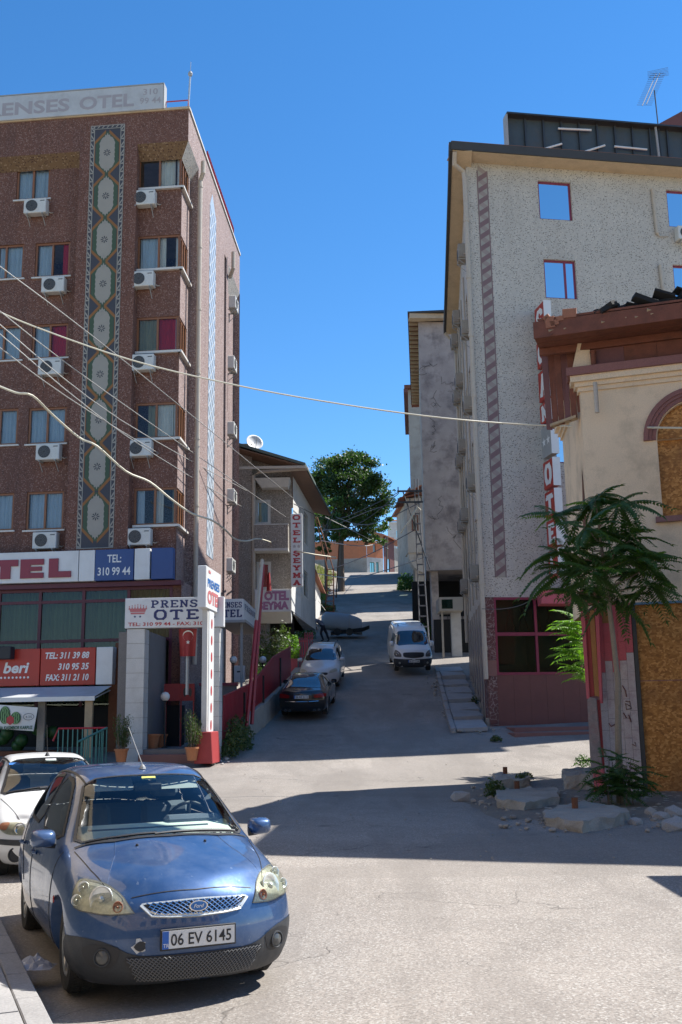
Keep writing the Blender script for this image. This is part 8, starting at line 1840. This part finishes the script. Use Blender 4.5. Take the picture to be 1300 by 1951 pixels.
# ---- black saloon seen from behind
def black_car():
    ST = [(.0, [(.62, .22), (.72, .34), (.75, .48), (.74, .60), (.68, .68), (.56, .72)], .73, .34), (.3, [(.78, .18), (.86, .33), (.88, .48), (.87, .62), (.80, .74), (.64, .79)], .81, .22), (.8, [(.8, .18), (.88, .34), (.9, .52), (.89, .7), (.83, .82), (.68, .88)], .90, .14),
     (1.5, [(.8, .18), (.88, .34), (.91, .54), (.9, .74), (.84, .88), (.70, .96)], .98, .14), (2.2, [(.8, .18), (.88, .34), (.91, .54), (.9, .76), (.83, .92), (.56, 1.36)], 1.39, .08), (2.9, [(.8, .18), (.88, .34), (.91, .54), (.9, .77), (.83, .93), (.56, 1.40)], 1.425, 0), (3.5, [(.8, .18), (.88, .34), (.91, .54), (.9, .78), (.83, .94), (.55, 1.34)], 1.365, 0),
     (4.15, [(.79, .2), (.87, .35), (.9, .55), (.89, .78), (.82, .95), (.62, 1.02)], 1.035, -.06), (4.55, [(.74, .24), (.83, .36), (.86, .56), (.85, .78), (.78, .93), (.64, .99)], 1.01, -.16), (4.70, [(.66, .28), (.76, .38), (.79, .56), (.78, .74), (.72, .88), (.62, .95)], .97, -.24)]
    W_ = [(.9, .84), (3.71, .84)]
    c = Car('parked_car', 'glossy black saloon parked along the wall, seen from behind', 'car', ST, 'p_black', W_, [.05, 0, 0, .03, .07, .12], [-.1, -.02, 0, -.0, -.02, -.06], wr=.32)
    RW = [(-3.50, -.50, 1.34), (-3.46, 0, 1.36), (-3.50, .50, 1.34), (-3.85, .60, 1.16), (-4.14, .64, 1.03), (-4.2, 0, 1.045), (-4.14, -.64, 1.03), (-3.85, -.60, 1.16)]
    c.patch(RW, (.5, 0, -.85), 'dglassb', 'rear_window', off=.006, round_=1, step=.1)
    for sg in (False, True):
        for q in ([(-1.75, .86, .93), (-2.1, .74, 1.18), (-2.4, .66, 1.33), (-2.85, .64, 1.36), (-2.85, .85, .96)], [(-2.93, .85, .965), (-2.93, .64, 1.36), (-3.35, .66, 1.32), (-3.75, .78, 1.13), (-3.9, .84, 1.0)]): c.patch(q, (0, -1, -.12), 'dglassb', 'side_window', off=.005, round_=1, flip=sg, step=.1)
        c.line([(-1.7, .86, .92), (-2.4, .7, 1.34), (-2.9, .67, 1.39), (-3.4, .66, 1.35), (-3.95, .82, 1.0), (-1.7, .87, .92)], (0, -1, -.2), 'chrome', r=.008, name='chrome_trim', flip=sg, off=.006)
        b = c.patch([(-4.6, .42, .84), (-4.58, .42, .74), (-4.45, .75, .73), (-4.25, .88, .78), (-4.25, .88, .85), (-4.5, .7, .88)], (.9, -.45, 0), 'redlamp', 'tail_lamp', off=.008, flip=sg, step=.06)
        c.line([(-2.89, .9, .95), (-2.89, .9, .25)], (0, -1, 0), 'dark', flip=sg); c.line([(-3.3, .9, .85), (-1.9, .9, .80)], (0, -1, 0), 'chrome', r=.004, name='door_handle', flip=sg)
        for yy in (.44, .60): p = c.proj((-4.6, yy * (-1 if sg else 1), .30), (1, 0, 0), .01); MB().lathe([(.04, 0), (.04, .06), (.03, .06), (.03, 0)], 14, 0, Matrix.Translation(p) @ Matrix.Rotation(-PI / 2, 4, 'Y'), cap=False).build('exhaust', 'chrome', c.t)
    c.plate(-c.proj((-4.7, 0, .78), (1, 0, 0), .02).x, .79, '06 AE 3112', d=(1, 0, 0)); c.line([(-4.65, -.6, .62), (-4.72, 0, .62), (-4.65, .6, .62)], (1, 0, 0), 'chrome', r=.012, name='chrome_strip', off=.006)
    c.mirror(1.95, .98, .88, m='p_black'); c.finish(W_, .32, .21, 'five', lod=0); return c
M['dglassb'] = plain('dark_car_glass', (.015, .02, .025), .05); M['dglassb'].node_tree.nodes['Principled BSDF'].inputs['Coat Weight'].default_value = 1; M['dglassb'].node_tree.nodes['Principled BSDF'].inputs['Specular IOR Level'].default_value = .9
BK = black_car()
# black car: rear left corner at ground (535,1370), right rear wheel near (623,1373)
place(BK.t, -1.50 + .085 * 4.5, 37.15 + 4.7, PI / 2 - .085, .165, z=G(37.15 + 4.7 - .9) + .15 + .0)
# ---- silver estate facing downhill behind the black car
def silver_car():
    ST = [(.0, [(.62, .24), (.72, .36), (.74, .50), (.73, .64), (.68, .76), (.56, .82)], .84, .28), (.25, [(.76, .2), (.84, .36), (.86, .52), (.85, .68), (.79, .82), (.62, .89)], .91, .2), (.65, [(.78, .2), (.85, .36), (.87, .54), (.86, .74), (.8, .9), (.66, .96)], .98, .14), (1.05, [(.78, .2), (.85, .36), (.87, .56), (.86, .78), (.82, .95), (.68, 1.04)], 1.07, .15),
     (1.7, [(.78, .2), (.85, .36), (.87, .56), (.86, .8), (.8, 1.0), (.60, 1.55)], 1.58, .1), (2.5, [(.78, .2), (.85, .36), (.87, .56), (.86, .8), (.8, 1.02), (.60, 1.6)], 1.63, 0), (3.6, [(.78, .2), (.85, .36), (.87, .56), (.86, .8), (.8, 1.02), (.60, 1.56)], 1.59, 0), (4.0, [(.76, .24), (.83, .38), (.85, .56), (.84, .8), (.78, 1.02), (.62, 1.3)], 1.33, -.05), (4.15, [(.7, .3), (.78, .4), (.8, .56), (.79, .8), (.72, 1.0), (.62, 1.1)], 1.12, -.1)]
    W_ = [(.85, .80), (3.4, .80)]
    c = Car('parked_car', 'silver white estate car with roof rails facing down the street behind the black saloon', 'car', ST, 'p_silver', W_, [.05, 0, 0, .02, .04, .1], [0] * 6)
    c.patch([(-1.12, -.68, 1.06), (-1.02, 0, 1.09), (-1.12, .68, 1.06), (-1.72, .58, 1.52), (-1.66, 0, 1.55), (-1.72, -.58, 1.52)], (-.65, 0, -.75), 'dglassb', 'windscreen', off=.006, round_=1, step=.1)
    for sg in (False, True):
        for q in ([(-1.3, .84, 1.02), (-1.75, .72, 1.42), (-2.4, .69, 1.5), (-2.4, .84, 1.05)], [(-2.5, .84, 1.05), (-2.5, .69, 1.5), (-3.4, .69, 1.48), (-3.8, .78, 1.15)]): c.patch(q, (0, -1, -.12), 'dglassb', 'side_window', off=.005, round_=1, flip=sg, step=.12)
        s = -1 if sg else 1; MB().tube([(-1.85, .55 * s, 1.58), (-1.95, .55 * s, 1.64), (-3.4, .55 * s, 1.66), (-3.55, .55 * s, 1.6)], .022, 6).build('roof_rail', 'black', c.t)
        c.patch([(-.12, .42, .66), (-.16, .5, .78), (-.4, .76, .84), (-.42, .8, .72)], (-.85, -.45, 0), 'lensin', 'headlight', off=.006, flip=sg, step=.06)
    c.patch([(0, -.4, .72), (0, .4, .72), (0, .38, .6), (0, -.38, .6)], (-1, 0, 0), 'black', 'grille', off=.006); c.plate(-c.proj((0, 0, .45), (-1, 0, 0), .02).x, .45, '06 BK 472')if False else None
    c.mirror(1.4, 1.08, .86, m='p_silver'); c.finish(W_, .31, .2, lod=0); return c
SVC = silver_car(); place(SVC.t, -1.05, 43.0, -PI / 2 - .08, -.19, z=G(43.0) + .12)
# ---- white van
def van():
    ST = [(.0, [(.64, .28), (.76, .40), (.79, .54), (.78, .68), (.74, .86), (.60, .96)], .98, .24), (.22, [(.78, .24), (.86, .40), (.88, .56), (.88, .76), (.83, .96), (.66, 1.06)], 1.09, .18), (.62, [(.8, .22), (.87, .4), (.9, .58), (.9, .82), (.86, 1.05), (.72, 1.16)], 1.19, .16),
     (.95, [(.8, .22), (.87, .4), (.9, .58), (.9, .86), (.86, 1.12), (.72, 1.45)], 1.48, .14), (1.38, [(.8, .22), (.87, .4), (.9, .58), (.9, .88), (.87, 1.15), (.70, 1.86)], 1.89, .10), (1.9, [(.8, .22), (.87, .4), (.9, .58), (.9, .9), (.88, 1.2), (.74, 1.94)], 1.97, .03), (2.6, [(.8, .22), (.87, .4), (.9, .58), (.9, .9), (.88, 1.2), (.76, 1.97)], 2.0, 0), (3.9, [(.8, .22), (.87, .4), (.9, .58), (.9, .9), (.88, 1.2), (.76, 1.97)], 2.0, 0), (4.2, [(.78, .26), (.86, .4), (.89, .58), (.89, .9), (.87, 1.2), (.75, 1.93)], 1.96, 0), (4.28, [(.74, .3), (.82, .42), (.86, .58), (.86, .9), (.84, 1.2), (.72, 1.85)], 1.88, 0)]
    W_ = [(.85, .82), (3.5, .82)]
    c = Car('delivery_van', 'white high roof van parked facing down the street on the right', 'van', ST, 'p_white', W_, [.05, 0, 0, 0, .04, .1], [0] * 6, wr=.33)
    c.patch([(-.66, -.74, 1.20), (-.58, 0, 1.24), (-.66, .74, 1.20), (-1.32, .70, 1.78), (-1.26, 0, 1.83), (-1.32, -.70, 1.78)], (-.75, 0, -.6), 'dglassb', 'windscreen', off=.008, round_=1, step=.1)
    for sg in (False, True):
        c.patch([(-.95, .9, 1.16), (-1.35, .85, 1.62), (-1.95, .84, 1.66), (-1.95, .89, 1.16)], (0, -1, 0), 'dglassb', 'side_window', off=.006, round_=1, flip=sg, step=.12)
        b = c.patch([(-.14, .52, .72), (-.18, .55, .86), (-.30, .72, .99), (-.44, .84, 1.02), (-.42, .86, .80), (-.3, .82, .72)], (-.88, -.42, -.1), 'dlamp', 'headlight', off=.008, flip=sg, step=.05); s = -1 if sg else 1
        dd = Vector((-.88, -.42 * s, 0)); p = c.proj((-.28, .70 * s, .84), dd, .012); T = Matrix.Translation(p) @ (-dd).to_track_quat('Z', 'Y').to_matrix().to_4x4(); MB().lathe([(.02, 0), (.06, .004), (.08, .014), (.08, 0)], 18, 0, T, cap=False).build('reflector', 'chrome', b, smooth=True)
        p = c.proj((-.2, .6 * s, .46), dd, .012); T = Matrix.Translation(p) @ (-dd).to_track_quat('Z', 'Y').to_matrix().to_4x4(); MB().lathe([(.05, 0), (.05, .01), (0, .014)], 14, 0, T, cap=False).build('fog_light', 'lensin', c.t)
        MB().box(-2.0, -1.7, .55 * s - .02, .55 * s + .02, 1.97, 2.01).build('roof_mark', 'black', c.t)
    c.patch([(-.03, -.48, .92), (0, 0, .94), (-.03, .48, .92), (-.05, .46, .72), (0, 0, .68), (-.05, -.46, .72)], (-1, 0, 0), 'black', 'grille', off=.010, step=.06)
    for z in (.76, .83, .9): c.line([(0, -.44, z), (.02, 0, z), (0, .44, z)], (-1, 0, 0), 'plastic', r=.012, name='grille_bar', off=.018)
    for sg in (False, True): c.patch([(-.04, -.01, .64), (-.08, .4, .64), (-.2, .68, .64), (-.45, .86, .64), (-.5, .88, .32), (-.2, .66, .26), (-.06, .3, .25), (-.04, -.01, .25)], (-.92, -.38, 0), 'plastic', 'bumper', off=.01, flip=sg, round_=1, step=.07)
    c.plate(-c.proj((0, 0, .5), (-1, 0, 0), .03).x, .55, '06 ZT 7144'); c.mirror(1.02, 1.22, .88, m='p_white', sz=(.12, .2, .26)); c.finish(W_, .33, .2, lod=0); return c
M['dlamp'] = plain('smoked_lamp', (.10, .10, .10), .15)
VN = van(); place(VN.t, 3.17, 46.6, -PI / 2 + .03, -.19, z=G(46.6) + .16)
# ------------------------------------------------------------------ person bending behind a tipped hand cart
def person_and_cart():
    b = gnd(612, 1224); b = Vector((at(615, 1215, 59).x, 59, G(59)))
    t = thing('person', 'person in dark trousers and striped top bending over beside the tipped cart', 'person', b)
    J = {'pelvis': (0, 0, .92), 'belly': (-.10, -.02, 1.08), 'chest': (-.30, -.05, 1.24), 'neck': (-.42, -.08, 1.30), 'head': (-.52, -.1, 1.33),
         'hipL': (.03, -.1, .88), 'kneeL': (-.10, -.14, .48), 'footL': (.05, -.16, .08), 'toeL': (-.12, -.2, .04), 'hipR': (.04, .1, .88), 'kneeR': (.22, .14, .50), 'footR': (.36, .16, .10), 'toeR': (.24, .16, .04),
         'shL': (-.34, -.22, 1.22), 'elL': (-.42, -.30, .95), 'haL': (-.30, -.34, .75), 'shR': (-.30, .14, 1.24), 'elR': (-.2, .28, 1.02), 'haR': (.02, .32, .95)}
    E_ = [('pelvis', 'belly'), ('belly', 'chest'), ('chest', 'neck'), ('neck', 'head'), ('pelvis', 'hipL'), ('hipL', 'kneeL'), ('kneeL', 'footL'), ('footL', 'toeL'), ('pelvis', 'hipR'), ('hipR', 'kneeR'), ('kneeR', 'footR'), ('footR', 'toeR'), ('chest', 'shL'), ('shL', 'elL'), ('elL', 'haL'), ('chest', 'shR'), ('shR', 'elR'), ('elR', 'haR')]
    Rr = {'pelvis': .16, 'belly': .15, 'chest': .17, 'neck': .06, 'head': .07, 'hipL': .11, 'kneeL': .075, 'footL': .05, 'toeL': .04, 'hipR': .11, 'kneeR': .075, 'footR': .05, 'toeR': .04, 'shL': .075, 'elL': .052, 'haL': .035, 'shR': .075, 'elR': .052, 'haR': .035}
    nm = list(J); me = bpy.data.meshes.new('p'); me.from_pydata([Vector(J[k]) for k in nm], [(nm.index(a), nm.index(c)) for a, c in E_], [])
    o = bpy.data.objects.new('p', me); col.objects.link(o); o.modifiers.new('s', 'SKIN'); 
    for i, k in enumerate(nm): me.skin_vertices[0].data[i].radius = (Rr[k], Rr[k]); me.skin_vertices[0].data[i].use_root = (k == 'pelvis')
    s = o.modifiers.new('u', 'SUBSURF'); s.levels = 2; s.render_levels = 2
    dg = bpy.context.evaluated_depsgraph_get(); bpy.context.view_layer.update(); dg.update(); m2 = bpy.data.meshes.new_from_object(o.evaluated_get(dg)); bpy.data.objects.remove(o)
    m2.materials.clear()
    for m in ('trousers', 'shirt', 'skin'): m2.materials.append(M[m])
    for p in m2.polygons: p.use_smooth = True; c = p.center; p.material_index = 0 if c.z < .95 and not (c.x < -.15 and c.z > .6) and abs(c.y) < .26 else (2 if (c.x < -.44 and c.z > 1.1 and abs(c.y) < .2) or c.z < .10 or (c - Vector(J['haL'])).length < .12 or (c - Vector(J['haR'])).length < .12 else 1)
    bo = bpy.data.objects.new('body', m2); col.objects.link(bo); bo.parent = t
    bo.matrix_local = Matrix.Identity(4)
    H = MB(); T = Matrix.Translation(b + Vector((-.56, -.1, 1.33))) @ Matrix.Rotation(-1.1, 4, 'Y')
    H.lathe([(.03, -.13), (.075, -.09), (.095, -.01), (.09, .06), (.06, .11), (0, .13)], 16, 0, T, cap=False); H.build('head', 'skin', t, smooth=True)
    K = MB(); K.lathe([(.085, -.05), (.104, 0), (.1, .07), (.068, .125), (0, .145)], 16, 0, T @ Matrix.Translation((-.012, 0, 0)), cap=False); K.build('hair', 'black', t, smooth=True)
    for h, sg in (('haL', -1), ('haR', 1)):
        p = b + Vector(J[h]); f = MB()
        for k in range(4): f.tube([p + Vector((.02 * k - .03, 0, -.02)), p + Vector((.022 * k - .03, .01, -.06)), p + Vector((.022 * k - .025, .02 * sg, -.09 + .006 * abs(k - 1.5)))], [.010, .009, .007], 6)
        f.tube([p + Vector((-.03, 0, 0)), p + Vector((-.06, .01, -.03)), p + Vector((-.055, .02, -.055))], [.011, .010, .008], 6); f.build('fingers', 'skin', t)
    # tipped cart with a pale bulging sack body and a dark wheel tray
    c = Vector((at(650, 1215, 61).x, 61, G(61) + .05)); t = thing('hand_cart', 'large pale blue grey cart tipped on its side beside the bending person', 'cart', c)
    V = []; n = 20; prof = [(-1.15, .42, .85), (-.9, .62, .95), (-.2, .66, .85), (.5, .66, .72), (1.0, .60, .60), (1.25, .52, .50)]
    mb = MB(); 
    for (x, r_, z) in prof:
        for k in range(n): a = 2 * PI * k / n; q = abs(math.cos(a)) ** .7 * (1 if math.cos(a) > 0 else -1); w_ = abs(math.sin(a)) ** .7 * (1 if math.sin(a) > 0 else -1); V.append(c + Vector((x, r_ * q, z + r_ * .85 * w_ * (1 + .04 * math.sin(x * 7 + a * 3)))))
    mb.add(V, [[i * n + k, i * n + (k + 1) % n, (i + 1) * n + (k + 1) % n, (i + 1) * n + k] for i in range(len(prof) - 1) for k in range(n)] + [list(range(n))]); mb.build('sack', 'sack', t, smooth=True)
    MB().tube([V[3 * n + k] + (V[3 * n + k] - c - Vector((.5, 0, .72))) * .02 for k in range(n)] + [V[3 * n]], .03, 6).build('strap', 'steelmatt', t)
    MB().add([v for v in V[-n:]] + [c + Vector((1.0, 0, .45))], [[k, (k + 1) % n, n] for k in range(n)]).build('open_end', 'dark', t)
    MB().prism([c + Vector((-.6, -.7, .02)), c + Vector((1.3, -.7, .22)), c + Vector((1.7, -.1, .40)), c + Vector((1.3, .6, .3)), c + Vector((-.6, .6, .1))], (0, 0, .22)).build('tray', 'dark', t)
    for x in (-.2, .5): MB().lathe([(.06, -.04), (.2, -.04), (.22, 0), (.2, .04), (.06, .04)], 20, 0, Matrix.Translation(c + Vector((x, -.78, .2))) @ Matrix.Rotation(PI / 2, 4, 'X')).build('wheel', 'tyre', t)
    for y in (-.4, .4): MB().tube([c + Vector((-1.0, y, .5)), c + Vector((-1.9, y * .8, .95))], .03, 6).build('handle', 'steelmatt', t)
M['trousers'] = plain('dark_trousers', (.02, .02, .03), .9); M['skin'] = plain('skin', (.35, .20, .14), .6); M['sack'] = plain('pale_blue_sack', (.30, .34, .38), .8)
def shirt():
    m, n, b, tc = base('striped_shirt'); w_ = nd(n, 'ShaderNodeTexWave'); w_.inputs['Scale'].default_value = 9; w_.bands_direction = 'X'; n.links.new(tc.outputs['Object'], w_.inputs['Vector']); a = ramp(n, w_.outputs['Fac'], [(.5, (.03, .04, .10)), (.6, (.3, .3, .35))]).outputs[0]; n.links.new(a, b.inputs['Base Color']); return m
M['shirt'] = shirt()
person_and_cart()
# ------------------------------------------------------------------ overhead cables: each one hangs between real points
def cable(label, pts, r, m='wire', cat='cable', sub=5):
    P = [at(px, py, y) for px, py, y in pts]; Q = []
    for i in range(len(P) - 1):
        for k in range(sub): Q.append(catmull(P, i, k / sub))
    Q.append(P[-1]); o = MB().tube(Q, r, 5).build('overhead_cable', m, None); return tag(o, label, cat)
cable('long pale cable sagging across the whole view from left to right', [(-30, 580, 25), (60, 620, 25), (250, 686, 25), (450, 734, 25), (650, 770, 25), (850, 797, 25), (1030, 810, 25), (1330, 816, 20)], .022)
cable('thick wavy pale cable drooping from the left edge to the beige hotel', [(-20, 728, 26), (30, 748, 26), (62, 754, 26), (100, 790, 27), (150, 833, 28), (185, 850, 28), (240, 898, 29), (285, 918, 29.5), (325, 950, 30), (365, 978, 31), (405, 992, 32), (430, 1010, 34), (448, 1027, 36), (470, 1031, 38), (495, 1027, 40), (530, 1038, 50.3), (580, 1053, 46), (640, 1062, 50)], .032, sub=4)
for i, (a, b, c_) in enumerate((((-10, 500, 24), (240, 690, 28), (560, 950, 46)), ((-10, 585, 24), (200, 745, 28), (545, 985, 46)), ((-10, 610, 24), (230, 800, 28), (470, 935, 44)), ((-10, 628, 24), (240, 830, 28), (460, 965, 44)), ((-10, 655, 24), (180, 790, 28), (450, 950, 44)))):
    cable(['thin straight cable highest of the bundle crossing the red brown hotel', 'thin cable second from the top of the bundle over the carpet strip', 'thin cable in the middle of the bundle crossing the hotel front', 'thin cable fourth of the bundle crossing the hotel front', 'lowest thin cable of the bundle crossing the hotel front'][i], [a, b, c_], .014, 'wiregrey')
for i, (pts, m) in enumerate(((((614, 1010, 70), (680, 1000, 55), (760, 940, 50.3)), 'wired'), (((640, 985, 80), (700, 1000, 60), (800, 958, 50.3)), 'wired'), (((600, 1092, 70), (680, 1100, 60), (815, 1060, 50.3)), 'wiregrey'), (((560, 960, 47), (640, 990, 60), (760, 938, 50.3)), 'wired'), (((612, 1030, 70), (700, 1040, 70), (735, 1025, 121)), 'wiregrey'), (((620, 985, 70), (670, 1010, 80), (740, 1045, 121)), 'wiregrey'), (((640, 1000, 87), (700, 975, 60), (757, 957, 50.3)), 'wired'), (((630, 1085, 76), (700, 1058, 60), (790, 1010, 50.3)), 'wired'))):
    cable(['thin dark cable to the crossarm from the left mast', 'dark cable sagging in front of the large tree', 'pale cable low across the street by the mast', 'dark cable from the beige hotel eave to the crossarm', 'grey cable in front of the tree to the far pole', 'pale slanting cable over the large tree to the far pole', 'dark cable from the street lamp to the crossarm', 'dark cable rising from the lattice mast to the utility pole'][i], pts, .022 if m == 'wired' else .028, m)
cable('thin dark cable hanging along the foot of the grey hotel render', [(918, 1160, 35.6), (960, 1160, 35.5), (1000, 1150, 35.5), (1035, 1125, 35.4), (1075, 1105, 35.3)], .012, 'wired')
cable('steel guy wire at the left mast foot', [(600, 1135, 73), (620, 1163, 72)], .02, 'wiregrey')
